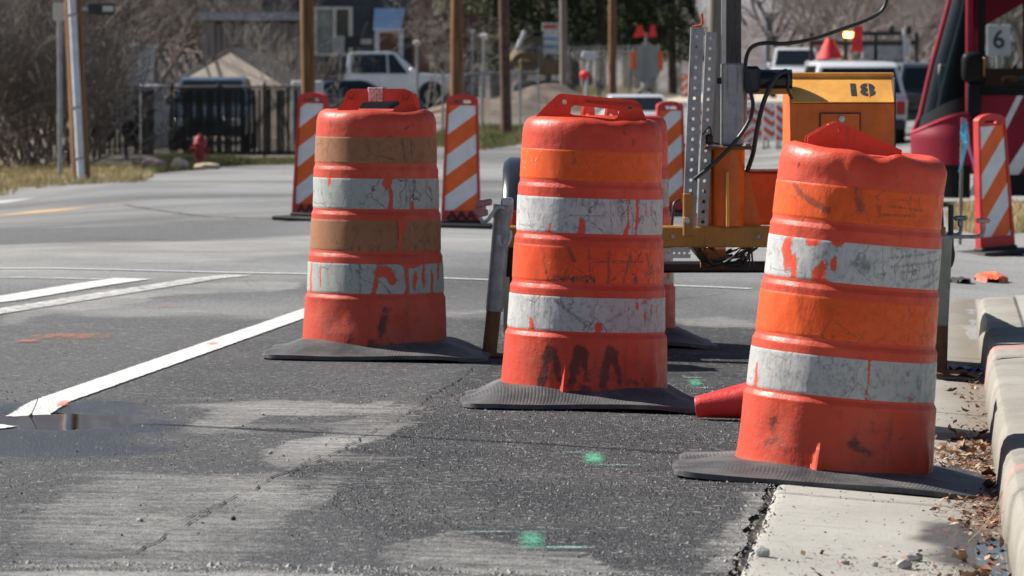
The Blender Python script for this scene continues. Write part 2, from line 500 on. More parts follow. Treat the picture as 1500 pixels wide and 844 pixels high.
# ragged edge of the asphalt beside the gutter
edge_n = (fbm(Yn * 5, Yn * 0 + 3, 81, 4) - .5) * .05
U[:, -1] = -0.478 + np.where(Yn < 24, edge_n, 0)
U[:, -2] = np.minimum(U[:, -2], U[:, -1] - .004)
YYr = np.repeat(Yn[:, None], U.shape[1], 1)
XXr = U + DIRX * YYr
age, dust, wet = road_marks(XXr, YYr)
nb = int((Yn < 24).sum())
def smooth_rows(A, kx, ky, n=2):
    A = A.copy(); S = A[:nb]
    for _ in range(n):
        for k_, ax in ((kx, 1), (ky, 0)):
            pad = [(0, 0), (0, 0)]; pad[ax] = (k_, k_); Pd = np.pad(S, pad, mode='edge'); cs = np.cumsum(np.insert(Pd, 0, 0, axis=ax), axis=ax)
            w_ = 2 * k_ + 1
            S = (cs[:, w_:] - cs[:, :-w_]) / w_ if ax == 1 else (cs[w_:] - cs[:-w_]) / w_
    A[:nb] = S
    return A
fine_d = dust
dust = np.clip(.55 * fine_d + .45 * smooth_rows(dust, 3, 6) + .10 * (fbm(XXr * 5, YYr * 1.6, 140, 4) - .5), 0, 1)
age = smooth_rows(age, 2, 5, 1); wet = smooth_rows(wet, 2, 3, 1)
M_ASPH = asphalt_mat('asphalt')
road = sheet('road', XXr, YYr, M_ASPH, 0.0, dict(age=age, dust=dust, wet=wet))
tag(road, kind='structure')

# ---- side street / driveway apron on the right, pale concrete
t = NT('worn_concrete')
n1, n2, n3 = t.noise(1.1, 6, .6), t.noise(22, 5, .6), t.noise(180, 3, .6)
c = t.mix(t.ramp(n1, .3, .7), (.36, .345, .305), (.46, .445, .395))
c = t.mix(t.ramp(n2, .52, .72, 0, .55), c, (.27, .255, .22))
c = t.mix(t.ramp(n3, .60, .75, 0, .6), c, (.14, .13, .12))
c = t.mix(t.ramp(t.voro(230, out='Distance'), .22, .08, 0, .35), c, (.6, .58, .54))
ua = t.math('SUBTRACT', t.sep(t.co())[0], t.math('MULTIPLY', t.sep(t.co())[1], .09))
gd = t.ramp(t.math('ADD', ua, t.math('MULTIPLY', t.math('SUBTRACT', n1, .5), .35)), -.12, .16)
gd = t.math('MULTIPLY', gd, t.ramp(ua, .19, .17))
c = t.mix(t.math('MULTIPLY', gd, .78), c, (.17, .135, .10))
c = t.mix(t.math('MULTIPLY', t.ramp(t.noise(1, 5, .7, t.map((3, 18, 1))), .55, .72), .35), c, (.20, .185, .16))
wet_a = t.attr('wet')
c = t.mix(t.math('MULTIPLY', wet_a, .75), c, (.05, .046, .04))
M_CONC = t.done(t.bsdf(c, t.math('SUBTRACT', .88, t.math('MULTIPLY', wet_a, .72)), 0, t.bump(t.math('ADD', n2, t.math('MULTIPLY', n3, .7)), .55, .006), .3))
Ys = np.concatenate([np.arange(21.55, 30, .1), np.arange(30, 66, .5)])
ue = np.linspace(-0.478, 24, 60)
YYs = np.repeat(Ys[:, None], 60, 1); UUs = np.repeat(ue[None, :], len(Ys), 0)
XXs = UUs + DIRX * YYs
sa = np.clip(.75 + .5 * (fbm(XXs * .8, YYs * .5, 91, 3) - .5), 0, 1); sd = np.clip(fbm(XXs * .7, YYs * .35, 95, 4) + .05, 0, 1)
ss = sheet('side_street', XXs, YYs, M_ASPH, -0.006, dict(age=sa, dust=sd, wet=sa * 0))
tag(ss, kind='structure')

# ---- gutter pan: four poured slabs
gutter = tag(thing('gutter', None, None), kind='structure')
def wetfun(X, Y):
    r = np.sqrt(((X - 1.15) / .14) ** 2 + ((Y - 11.75) / .85) ** 2) + (fbm(X * 9, Y * 4, 15, 4) - .5) * .9
    return np.clip((1.0 - r) / .25, 0, 1)
def gslab(y0, y1):
    n, m = 22, max(8, int((y1 - y0) / .05))
    us = np.concatenate([[-.458, -.456, -.450, -.440], np.linspace(-.42, .15, n), [.215]])
    dzs = np.concatenate([[-.09, -.014, -.005, -.001], np.zeros(n + 1)])
    yy = np.concatenate([[y0, y0 + .003, y0 + .012], np.linspace(y0 + .04, y1 - .04, m), [y1 - .012, y1 - .003, y1]])
    dy = np.concatenate([[-.09, -.008, -.001], np.zeros(m), [-.001, -.008, -.09]])
    UU, YY2 = np.meshgrid(us, yy)
    wobl = (fbm(YY2 * 7, UU * 0 + y0, 18, 3) - .5) * .012 * (UU < -.43)
    X2 = UU + wobl + DIRX * YY2
    Z2 = terrain(X2, YY2) + np.minimum(dzs[None, :], 0) + dy[:, None] + (fbm(X2 * 3, YY2 * 3, 19, 3) - .5) * .004
    mb = MB(); h, w = UU.shape
    vs = np.stack([X2, YY2, Z2], -1).reshape(-1, 3).tolist()
    fs = [(i * w + j, i * w + j + 1, (i + 1) * w + j + 1, (i + 1) * w + j) for i in range(h - 1) for j in range(w - 1)]
    mb.add(vs, fs)
    me = mb.mesh('slab', M_CONC, 50)
    a = me.attributes.new('wet', 'FLOAT', 'POINT'); a.data.foreach_set('value', wetfun(X2, YY2).ravel().astype(np.float32))
    link('slab', me, gutter)
for y0, y1 in ((8.0, 12.93), (12.945, 16.6), (16.615, 20.0), (20.015, 22.7), (22.715, 25.6)): gslab(y0, y1)

# dirt in the crevice between asphalt and pan
t = NT('crevice_dirt')
M_CREV = t.done(t.bsdf(t.mix(t.noise(60, 4), (.07, .062, .053), (.22, .19, .155)), .95, 0, t.bump(t.noise(90), .8, .01), .1))
yy = np.linspace(8, 23, 260); UU, YY2 = np.meshgrid(np.array([-.60, -.50, -.47, -.44]), yy)
X2 = UU + DIRX * YY2
mb = MB()
Z2 = prof(UU) - .011 + (fbm(X2 * 12, YY2 * 12, 23, 3) - .5) * .016
w = 4
mb.add(np.stack([X2, YY2, Z2], -1).reshape(-1, 3).tolist(), [(i * w + j, i * w + j + 1, (i + 1) * w + j + 1, (i + 1) * w + j) for i in range(259) for j in range(3)])
mb.part('packed_dirt', M_CREV, gutter)

# ---- kerb: separate stones with open joints, faded pink paint across two of them
t = NT('kerb_concrete')
n1, n2, n3 = t.noise(1.7, 6, .6), t.noise(26, 5, .65), t.noise(210, 3, .6)
c = t.mix(t.ramp(n1, .3, .7), (.26, .242, .208), (.35, .33, .29))
c = t.mix(t.ramp(n2, .52, .72, 0, .45), c, (.235, .21, .18))
c = t.mix(t.math('MULTIPLY', t.ramp(t.voro(150), .20, .08), .5), c, (.13, .115, .10))
c = t.mix(t.ramp(n3, .58, .72, 0, .7), c, (.20, .185, .165))
zk = t.sep(t.co())[2]; c = t.mix(t.math('MULTIPLY', t.ramp(zk, .05, -.05), t.ramp(n2, .30, .6, .3, .85)), c, (.15, .125, .10))
c = t.mix(t.math('MULTIPLY', t.ramp(t.noise(5, 6, .7), .50, .62), .5), c, (.24, .22, .19))
red = t.attr('paint')
c = t.mix(t.ramp(t.math('ADD', red, t.math('MULTIPLY', t.math('SUBTRACT', n2, .5), 1.4)), .45, .8, 0, .42), c, (.62, .24, .22))
M_KERB = t.done(t.bsdf(c, .9, 0, t.bump(t.math('ADD', n2, t.math('MULTIPLY', n3, .8)), .6, .006), .3))
kerb = tag(thing('curb', None, None), kind='structure')
def kerb_stone(y0, y1, du=0.0, dz=0.0, paint=(), turn=0.0):
    pr = [(.150, -.12), (.157, -.04), (.168, .055), (.176, .082), (.188, .096), (.206, .102), (.330, .105), (.345, .098), (.348, -.1)]
    yy = np.concatenate([[y0, y0, y0 + .012, y0 + .03], np.linspace(y0 + .08, y1 - .08, max(6, int((y1 - y0) / .03))), [y1 - .03, y1 - .012, y1, y1]])
    sh = np.concatenate([[.02, .008, .002, 0], np.zeros(max(6, int((y1 - y0) / .03))), [0, .002, .008, .02]])
    mb = MB(); w = len(pr); vs = []; pa = []
    for i, y in enumerate(yy):
        for (u, z) in pr:
            uu = u + du + (sh[i] * 1.0 if u < .25 else -sh[i]) + (fbm(np.array([y * 4.0]), np.array([u * 9]), 33, 3)[0] - .5) * .004
            zz = z + dz - (sh[i] if z > 0 else 0) + (fbm(np.array([y * 3.0]), np.array([u * 7]), 35, 3)[0] - .5) * .002
            uu += turn * max(0, y - y0 - .2) ** 2
            if .17 < u < .21:
                ch = max(0, float(fbm(np.array([y * 9.0 + y0]), np.array([3.3]), 44, 4)[0]) - .56)
                uu += ch * .07; zz -= ch * .05
            vs.append((uu + DIRX * y, y, zz))
            pa.append(max([math.exp(-((y - p) / w_) ** 2) for p, w_ in paint] + [0]))
    fs = [(i * w + j, (i + 1) * w + j, (i + 1) * w + j + 1, i * w + j + 1) for i in range(len(yy) - 1) for j in range(w - 1)]
    mb.add(vs, [tuple(reversed(f)) for f in fs])
    me = mb.mesh('curb_stone', M_KERB, 24)
    a = me.attributes.new('paint', 'FLOAT', 'POINT'); a.data.foreach_set('value', np.array(pa, np.float32))
    link('curb_stone', me, kerb)
kerb_stone(7.5, 11.92, .010, -.003)
kerb_stone(11.93, 17.55, .004, .0, paint=((12.55, .10),))
kerb_stone(17.57, 19.6, .010, .004, paint=((18.1, .22),))
kerb_stone(19.62, 22.75, .006, -.012)

# ---- pavement behind the kerb
yy = np.concatenate([np.arange(7.5, 22.8, .25)]); UU, YY2 = np.meshgrid(np.linspace(.352, 3.2, 14), yy)
X2 = UU + DIRX * YY2; Z2 = .098 + (UU - .35) * .015
mb = MB(); w = 14
mb.add(np.stack([X2, YY2, Z2], -1).reshape(-1, 3).tolist(), [(i * w + j, i * w + j + 1, (i + 1) * w + j + 1, (i + 1) * w + j) for i in range(len(yy) - 1) for j in range(w - 1)])
n0 = len(mb.v)
tag(mb.part('sidewalk', M_CONC), kind='structure')

# ---- painted lines: worn sheets lying 4 mm above the paving
def paint_mat(name, col, wear=.5, spray=False):
    t = NT(name)
    n1, n2 = t.noise(20, 6, .7), t.noise(130, 4, .7)
    a = t.attr('cover')
    k = t.math('ADD', a, t.math('MULTIPLY', t.math('SUBTRACT', n1, .5), wear * 1.6))
    k = t.math('ADD', k, t.math('MULTIPLY', t.math('SUBTRACT', t.noise(230, 3, .7) if spray else n2, .5), wear * (5.5 if spray else 2.0)))
    f = t.ramp(k, .42, .58) if not spray else t.ramp(k, .36, .80, 0, .85)
    c = t.mix(t.ramp(n1, .35, .7), [x * .86 for x in col], col)
    sh = t.bsdf(c, .7, 0, t.bump(t.voro(95), .6, .006), .3)
    tr = t.n('ShaderNodeBsdfTransparent').outputs[0]
    return t.done(t.mixs(f, tr, sh))
M_LINE = paint_mat('white_road_paint', (.72, .72, .69), .62)
M_LINE_OLD = paint_mat('worn_white_road_paint', (.66, .65, .62), .55)
M_GREEN = paint_mat('green_spray_paint', (.15, .58, .37), .62, True)
M_CYAN = paint_mat('pale_green_spray_paint', (.38, .66, .60), .70, True)
M_ORNG = paint_mat('orange_spray_paint', (.72, .24, .13), .6, True)
M_TAN = paint_mat('faded_yellow_road_paint', (.62, .42, .22), .45)
def strip(name, pts, w, mat, cover=.8, dz=.0045, nx=8, step=.06, taper=False, square=False):
    """a band of paint along ground points pts (each a Vector), width w"""
    pts = [Vector((p[0], p[1], 0)) for p in pts]
    path = []
    for a, b in zip(pts[:-1], pts[1:]):
        k = max(2, int((b - a).length / step))
        path += [a.lerp(b, i / k) for i in range(k)]
    path.append(pts[-1])
    N = len(path)
    Xp, Yp, C = np.zeros((N, nx + 1)), np.zeros((N, nx + 1)), np.zeros((N, nx + 1))
    for i, p in enumerate(path):
        t_ = (path[min(i + 1, N - 1)] - path[max(i - 1, 0)]).normalized(); nrm = Vector((0, -1, 0)) if square else Vector((t_.y, -t_.x, 0))
        e = min(1, i / 9, (N - 1 - i) / 9) if taper else 1
        for j in range(nx + 1):
            s_ = j / nx * 2 - 1
            q = p + nrm * s_ * w * .58
            Xp[i, j], Yp[i, j] = q.x, q.y
            C[i, j] = cover * ((1 if abs(s_) < .8 else .25) if nx == 8 else max(0, 1 - abs(s_) ** 2.2) ** .7 * (.35 + .65 * e))
    o = sheet(name, Xp, Yp, mat, dz, dict(cover=C), road)
    return o
g1, g2 = G(52, 604), G(440, 462)
dirl = (g2 - g1).normalized()
strip('lane_line', [g1 - dirl * 3.5, g1, g2, g2 + dirl * .55], .122, M_LINE, .86)
strip('lane_line', [G(-60, 447), G(0, 440), G(120, 420), G(195, 409)], .20, M_LINE, .74)
strip('lane_line', [G(-80, 470), G(0, 457), G(150, 433), G(300, 409), G(350, 404)], .16, M_LINE_OLD, .56)
strip('crosswalk_line', [G(-120, 395), G(250, 398), G(440, 402), G(720, 411), G(1100, 424)], .10, M_LINE_OLD, .66)
strip('crosswalk_line', [G(-120, 408), G(150, 410)], .12, M_LINE_OLD, .50)
strip('lane_line', [G(-30, 318), G(40, 313), G(98, 306)], .7, M_TAN, .70, step=.3)
strip('lane_line', [G(-40, 300), G(10, 294)], .9, M_LINE_OLD, .7, step=.3)
def spray(pts, w, mat, cover=.7):
    q = [G(p[0], pts[0][1]) for p in pts]
    return strip('spray_mark', q, w, mat, cover + .0, .006, 16, (q[-1] - q[0]).length / 30, True, True)
spray([(668, 782), (735, 781), (800, 781)], .035, M_CYAN, .50)
spray([(758, 795), (800, 794)], .42, M_GREEN, .60)
spray([(785, 805), (870, 807)], .05, M_CYAN, .60)
spray([(812, 665), (888, 664)], .04, M_CYAN, .42)
spray([(852, 674), (888, 673)], .42, M_GREEN, .66)
spray([(870, 684), (940, 686)], .04, M_CYAN, .40)
spray([(1008, 563), (1030, 562)], .40, M_GREEN, .62)
spray([(1000, 555), (1028, 554)], .06, M_CYAN, .5)
spray([(1012, 570), (1040, 571)], .05, M_CYAN, .40)
spray([(20, 501), (62, 501)], .22, M_ORNG, .62)
spray([(40, 494), (165, 490)], .45, M_ORNG, .46)
spray([(220, 450), (268, 450)], .12, M_ORNG, .46)
spray([(302, 505), (322, 506)], .22, M_ORNG, .62)
spray([(82, 593), (104, 592)], .20, M_ORNG, .62)
spray([(155, 301), (172, 300)], .6, M_TAN, .7); spray([(180, 299), (200, 298)], .6, M_ORNG, .5)

# ---- tarred seam and cracks in the paving: narrow open joints with crumbled edges
t = NT('crack_fill')
M_CRACK = t.done(t.bsdf(t.mix(t.noise(40), (.022, .022, .022), (.055, .053, .05)), .95, spec=.1))
def crack(pts, w0, seed):
    r_ = random.Random(seed)
    mb = MB(); path = []
    pp = [G(*p) for p in pts]
    for a, b in zip(pp[:-1], pp[1:]):
        k = max(2, int((b - a).length / .05))
        path += [a.lerp(b, i / k) for i in range(k)]
    vs = []
    off = 0
    for i, p in enumerate(path):
        off = off * .75 + r_.uniform(-.008, .008)
        wv = w0 * r_.choice((.1, .25, .5, .8)) * .5
        for s_ in (-1, 1):
            x = p.x + off + s_ * wv
            vs.append((x, p.y, T(x, p.y) + .0035))
    mb.add(vs, [(2 * i, 2 * i + 1, 2 * i + 3, 2 * i + 2) for i in range(len(path) - 1)])
    mb.part('crack', M_CRACK, road)
crack([(695, 540), (640, 575), (598, 604), (560, 628), (520, 648), (480, 672), (410, 698), (330, 738), (262, 768)], .008, 1)
crack([(330, 738), (300, 752), (235, 786), (190, 815)], .007, 2)
crack([(0, 745), (120, 750), (250, 768)], .005, 3)
crack([(470, 668), (430, 690), (425, 702)], .008, 4)
crack([(520, 648), (560, 652), (600, 645)], .005, 6)
crack([(262, 768), (200, 772), (110, 790)], .006, 7)
crack([(0, 352), (120, 349), (260, 353), (400, 348)], .05, 8)
crack([(180, 300), (300, 318), (420, 322)], .06, 9)
crack([(0, 384), (200, 380), (440, 386), (720, 392)], .05, 10)
crack([(980, 440), (1060, 432), (1110, 436)], .02, 11)
crack([(1128, 722), (1108, 775), (1085, 835)], .022, 5)

# ---- puddle in the dip of the lane, and a shallow one in the gutter
t = NT('puddle_water')
M_WATER = t.done(t.bsdf((.012, .010, .008), t.ramp(t.noise(3, 3), .3, .7, .015, .04), 0, t.bump(t.noise(7, 2), .015, .01), .5, **{'IOR': 1.33}))
mb = MB()
n = 48
vs = [(PUD[0], PUD[1], 0.0315)]
for k in range(n):
    g_ = 2 * math.pi * k / n
    vs.append((PUD[0] + .50 * math.cos(g_), PUD[1] + .74 * math.sin(g_), 0.0315))
mb.add(vs, [(0, 1 + k, 1 + (k + 1) % n) for k in range(n)])
tag(mb.part('puddle', M_WATER), kind='structure')
mb = MB(); vs = []; cx_, cy_ = 1.165, 11.72
for k in range(40):
    g_ = 2 * math.pi * k / 40
    rr = 1 + .35 * math.sin(3 * g_ + 1) + .2 * math.sin(5 * g_)
    x, y = cx_ + .085 * rr * math.cos(g_), cy_ + .55 * rr * math.sin(g_)
    vs.append((x, y, -.0445 + .0))
mb.add([(cx_, cy_, -.0445)] + vs, [(0, 1 + k, 1 + (k + 1) % 40) for k in range(40)])
tag(mb.part('gutter_puddle', M_WATER), kind='structure')
# ================================================================== TRAFFIC DRUMS
def drum_plastic(name, col, dirt=1.0, fade=.2):
    t = NT(name)
    co = t.co(); z = t.sep(co)[2]
    n1 = t.noise(4.5, 6, .62); n2 = t.noise(28, 5, .65)
    st = t.noise(1, 5, .65, t.map((26, 26, 3.0)))                 # vertical runs
    sc = t.noise(1, 4, .7, t.map((7, 7, 130)))                    # horizontal scuffs
    c = t.mix(t.ramp(n1, .3, .72), [x * .86 for x in col], col)
    c = t.mix(t.math('MULTIPLY', t.ramp(n1, .45, .8), fade), c, (.86, .30, .20))
    low = t.ramp(z, .30, .06)
    d = t.math('ADD', t.math('MULTIPLY', t.ramp(st, .52, .80), .35), t.math('MULTIPLY', t.ramp(n2, .52, .82), .35))
    d = t.math('ADD', d, t.math('MULTIPLY', low, t.ramp(n1, .42, .75, 0, .55)))
    d = t.math('MULTIPLY', d, dirt)
    c = t.mix(t.math('MINIMUM', d, .72), c, (.16, .060, .040))
    c = t.mix(t.math('MULTIPLY', t.ramp(sc, .66, .78), .45), c, (.90, .42, .33))
    c = t.mix(t.math('MULTIPLY', t.ramp(sc, .34, .26), .5 * dirt), c, (.10, .05, .04))
    g = t.attr('scuff')
    g = t.ramp(t.math('ADD', g, t.math('MULTIPLY', t.math('SUBTRACT', t.noise(24, 5, .75), .5), 2.4)), .32, .85, 0, .82)
    c = t.mix(g, c, (.035, .028, .028))
    nm = t.bump(t.math('ADD', n1, t.math('MULTIPLY', n2, .35)), .35, .02)
    nm = t.bump(t.math('ADD', sc, st), .10, .002, nm)
    rough = t.ramp(n2, .3, .8, .38, .62)
    p = t.bsdf(c, rough, 0, nm, .42)
    tr = t.n('ShaderNodeBsdfTranslucent'); t.put(tr.inputs[0], t.mix(.5, c, (.9, .10, .03)))
    return t.done(t.mixs(.13, p, tr.outputs[0]))

def sheeting(name, col, plast, dirt=.5, crumple=.5, crack=.5, flecks=0.0, gloss=.35):
    """retroreflective tape: cracked, scuffed, peeled back to the plastic where 'peel' is set"""
    t = NT(name)
    co = t.co()
    n1, n2 = t.noise(5, 6, .65), t.noise(42, 5, .7)
    warp = t.n('ShaderNodeVectorMath', operation='ADD'); t.put(warp.inputs[0], co)
    sc_ = t.n('ShaderNodeVectorMath', operation='SCALE'); t.put(sc_.inputs[0], t.noise(9, 4, .6, col=True)); sc_.inputs['Scale'].default_value = .10
    t.put(warp.inputs[1], sc_.outputs[0])
    cw = t.map((1, 1, .55), co=warp.outputs[0])
    ce = t.voro(11, 'DISTANCE_TO_EDGE', cw); ce2 = t.voro(27, 'DISTANCE_TO_EDGE', cw)
    lines = t.math('MAXIMUM', t.ramp(ce, .022, .006), t.math('MULTIPLY', t.ramp(ce2, .02, .0), .5))
    lines = t.math('MULTIPLY', lines, t.ramp(n1, .40, .62))
    c = t.mix(t.ramp(n1, .3, .7), [x * .84 for x in col], col)
    c = t.mix(t.math('MULTIPLY', t.ramp(n2, .46, .78), dirt), c, [x * .34 + .01 for x in col])
    st = t.noise(1, 4, .7, t.map((60, 60, 6)))
    c = t.mix(t.math('MULTIPLY', t.ramp(st, .56, .78), dirt * .8), c, [x * .30 + .01 for x in col])
    c = t.mix(t.math('MULTIPLY', lines, crack), c, (.07, .05, .045))
    g = t.ramp(t.math('ADD', t.attr('scuff'), t.math('MULTIPLY', t.math('SUBTRACT', t.noise(1, 4, .7, t.map((90, 90, 40))), .5), 1.5)), .34, .95, 0, .60)
    c = t.mix(g, c, (.05, .042, .04))
    if flecks:
        f = t.math('MULTIPLY', t.ramp(t.noise(85, 3, .7), .64, .70), t.ramp(n1, .46, .60))
        c = t.mix(t.math('MULTIPLY', f, flecks), c, (.72, .66, .62))
    pk = t.math('ADD', t.attr('peel'), t.math('MULTIPLY', t.math('SUBTRACT', n2, .5), .95))
    pk = t.math('ADD', pk, t.math('MULTIPLY', t.math('SUBTRACT', n1, .5), .35))
    pk = t.math('ADD', pk, t.math('MULTIPLY', t.math('SUBTRACT', t.noise(150, 4, .75), .5), .55))
    vs_ = t.noise(1, 4, .75, t.map((70, 70, 14)))
    pk = t.math('ADD', pk, t.math('MULTIPLY', t.math('MULTIPLY', t.ramp(vs_, .60, .76), t.ramp(n1, .42, .62)), .42))
    pm = t.ramp(pk, .49, .53)
    rim = t.math('MULTIPLY', t.ramp(pk, .40, .49), t.math('SUBTRACT', 1.0, pm))
    c = t.mix(t.math('MULTIPLY', rim, .5), c, (.10, .05, .04))
    c = t.mix(pm, c, plast)
    cr = t.math('ADD', t.voro(16, 'F1', cw), t.math('MULTIPLY', t.noise(1, 4, .6, t.map((50, 50, 12))), .5))
    h = t.math('SUBTRACT', t.math('MULTIPLY', cr, crumple), t.math('MULTIPLY', pm, .4))
    nm = t.bump(h, .55, .006)
    return t.done(t.bsdf(c, t.ramp(n2, .3, .7, gloss, gloss + .3), 0, nm, .4))

RED_A = (.68, .082, .042); RED_B = (.78, .076, .034); RED_C = (.82, .088, .038)
M_DR1 = drum_plastic('faded_red_orange_plastic', RED_A, 1.3, .25)
M_DR2 = drum_plastic('red_orange_plastic', RED_B, 1.25, .18)
M_DR3 = drum_plastic('bright_red_orange_plastic', RED_C, 1.15, .18)
ORANGE = (.92, .112, .009)
S1O = sheeting('browned_orange_sheeting', (.37, .165, .08), RED_A, .45, .25, .65, gloss=.5)
S1W = sheeting('grey_green_sheeting', (.43, .45, .42), RED_A, .45, .35, .9, gloss=.5)
S2O = sheeting('orange_sheeting', ORANGE, RED_B, .22, .35, .35, .8)
S2W = sheeting('white_sheeting', (.56, .55, .545), RED_B, .80, 1.0, .75)
S2P = sheeting('split_orange_sheeting', (.90, .088, .014), RED_B, .30, .5, .95, .5)
S3O = sheeting('scored_orange_sheeting', (.92, .108, .009), RED_C, .30, .8, .5)
S3W = sheeting('scuffed_white_sheeting', (.56, .55, .545), RED_C, .80, .8, .55)
S3D = sheeting('dirty_white_sheeting', (.52, .51, .495), RED_C, .95, .7, .5)

PR = [(0.0, .292), (.03, .289), (.05, .284), (.14, .280), (.228, .2766), (.2360, .2768), (.2368, .2766), (.2500, .2694), (.2508, .2690), (.26, .2686),
      (.33, .2668), (.39, .2652), (.3980, .2653), (.3988, .2651), (.4118, .2582), (.4126, .2579),
      (.422, .2576), (.48, .2562), (.555, .2546), (.5622, .2547), (.5630, .2545), (.5758, .2486), (.5766, .2483),
      (.586, .2480), (.65, .2468), (.730, .2455), (.7372, .2456), (.7380, .2454), (.7504, .2402), (.7512, .2399), (.762, .2396),
      (.80, .2388), (.87, .2375), (.92, .2355), (.935, .2335), (.950, .2285), (.961, .2210), (.969, .2100), (.973, .197)]
PRZ, PRR = np.array([p[0] for p in PR]), np.array([p[1] for p in PR])
NS = 300
PHI = np.linspace(0, 2 * math.pi, NS, endpoint=False) - math.pi      # phi = 0 faces -Y
def gauss_sum(lst, phi, z):
    out = np.zeros(np.broadcast(phi, z).shape)
    for (p, zz, wp, wz, a) in lst:
        d = (phi - p + math.pi) % (2 * math.pi) - math.pi
        out = out + a * np.exp(-(d / wp) ** 2 - ((z - zz) / wz) ** 2)
    return out
def strokes(lst, phi, z, r=.26):
    """dark rubbed strokes: (f0, z0, f1, z1, width, strength), f = share of the visible half width"""
    out = np.zeros(np.broadcast(phi, z).shape)
    for (f0, z0, f1, z1, w, a) in lst:
        x0, x1 = math.asin(f0) * r, math.asin(f1) * r
        px, pz = phi * r, z
        dx, dz = x1 - x0, z1 - z0
        tt = np.clip(((px - x0) * dx + (pz - z0) * dz) / (dx * dx + dz * dz + 1e-9), 0, 1)
        d = np.hypot(px - x0 - tt * dx, pz - z0 - tt * dz)
        out = np.maximum(out, a * np.exp(-(d / w) ** 2))
    return out
def ring_mesh(name, mat, phi, zr, rad, attrs, cap=None, zoff=None):
    h, w = rad.shape
    Zm = np.repeat(zr[:, None], w, 1) + (zoff if zoff is not None else 0)
    X = rad * np.sin(phi)[None, :]; Y = -rad * np.cos(phi)[None, :]
    vs = np.stack([X, Y, Zm], -1).reshape(-1, 3).tolist()
    fs = [(i * w + j, i * w + (j + 1) % w, (i + 1) * w + (j + 1) % w, (i + 1) * w + j) for i in range(h - 1) for j in range(w)]
    at = {k: v.ravel().tolist() for k, v in attrs.items()}
    if cap:
        b = len(vs)
        for (sc, dz) in cap:
            top = vs[(h - 1) * w:h * w]
            for k, p in enumerate(top):
                x, y = p[0] * sc, p[1] * sc
                vs.append([x, y, p[2] + dz])
            for k in at: at[k] += [0] * w
        m = len(cap); base = (h - 1) * w
        rows = [base] + [b + i * w for i in range(m)]
        for a_, b_ in zip(rows[:-1], rows[1:]):
            fs += [(a_ + j, a_ + (j + 1) % w, b_ + (j + 1) % w, b_ + j) for j in range(w)]
        fs.append(tuple(rows[-1] + j for j in range(w)))
    mb = MB(); mb.v, mb.f, mb.m, mb.n = [tuple(v) for v in vs], fs, [0] * len(fs), len(vs)
    me = mb.mesh(name, mat, 24)
    for k, v in at.items():
        a = me.attributes.new(k, 'FLOAT', 'POINT'); a.data.foreach_set('value', np.array(v, np.float32))
    return me
cap_bend = lambda x, y: 0.0

def make_drum(label, loc, rot, body_mat, bands, dents=(), topd=(), body_scuff=(), rib=None, scale=1.0):
    global cap_bend
    root = thing('traffic_drum', label, 'traffic drum', loc, rot, 'construction drums along the closed lane')
    zf = np.unique(np.round(np.concatenate([PRZ, np.arange(.05, .93, .012)]), 4))
    rb = np.interp(zf, PRZ, PRR)
    ph, zz = np.meshgrid(PHI, zf)
    def radius(ph, zz, base):
        d = gauss_sum(dents, ph, zz)
        sx, sy = np.sin(ph), np.cos(ph)
        d = d + (fbm(sx * 2.2 + 7 + loc[0] * 9, zz * 3.5 + sy * 2, 101, 3) - .5) * .010 * np.clip((zz - .0) * 6, .3, 1)
        if rib:
            dp = (ph - rib[0] + math.pi) % (2 * math.pi) - math.pi
            wv = np.interp(zz, [0, .05, rib[1]], [.075, .065, .012])
            d = d + np.clip(1 - np.abs(dp) / np.maximum(wv, 1e-3), 0, 1) ** .6 * np.interp(zz, [0, .05, rib[1] * .9, rib[1]], [.030, .026, .008, 0])
        return base + d
    zo = np.zeros_like(zz)
    rad = radius(ph, zz, np.repeat(rb[:, None], NS, 1))
    # crushed shoulder: push the top ring down where topd says so
    def bend(x, y):
        return sum(a * math.exp(-((x - cx) ** 2 + (y - cy) ** 2) / w ** 2) for (cx, cy, w, a) in topd)
    cap_bend = bend
    Xq, Yq = rad * np.sin(ph), -rad * np.cos(ph)
    tz = np.zeros_like(zz)
    for (cx, cy, w, a) in topd:
        tz += a * np.exp(-((Xq - cx) ** 2 + (Yq - cy) ** 2) / w ** 2)
    tz *= np.clip((zz - .80) / .16, 0, 1) ** 1.5
    me = ring_mesh('body', body_mat, PHI, zf, rad, dict(scuff=strokes(body_scuff, ph, zz)), cap=[(.93, -.002), (.7, -.016), (.35, -.020)], zoff=tz)
    link('body', me, root)
    for (mat, z0, z1, peel, scuff) in bands:
        zb = np.linspace(z0, z1, 26)
        phb, zzb = np.meshgrid(PHI, zb)
        rb_ = radius(phb, zzb, np.interp(zzb, PRZ, PRR)) + .0014
        rb_[0] -= .0016; rb_[-1] -= .0016
        hh = (zzb - z0) / (z1 - z0)
        pl = np.zeros_like(hh)
        for (f, h, wf, wh, a) in peel:
            dx = (phb - math.asin(f)); pl = np.maximum(pl, (a + .0) * np.exp(-np.abs((dx + .25 * wf * np.sin(hh * 9 + f * 30)) / wf) ** 2.2 - np.abs((hh - h) / wh) ** 2.6))
        pl = pl + .28 * np.clip(1 - np.minimum(hh, 1 - hh) / .06, 0, 1)
        sc = [(f0, z0 + h0 * (z1 - z0), f1, z0 + h1 * (z1 - z0), w, a) for (f0, h0, f1, h1, w, a) in scuff]
        tzb = np.zeros_like(zzb)
        link('reflective_band', ring_mesh('reflective_band', mat, PHI, zb, rb_, dict(peel=pl, scuff=strokes(sc, phb, zzb)), zoff=tzb), root)
    return root

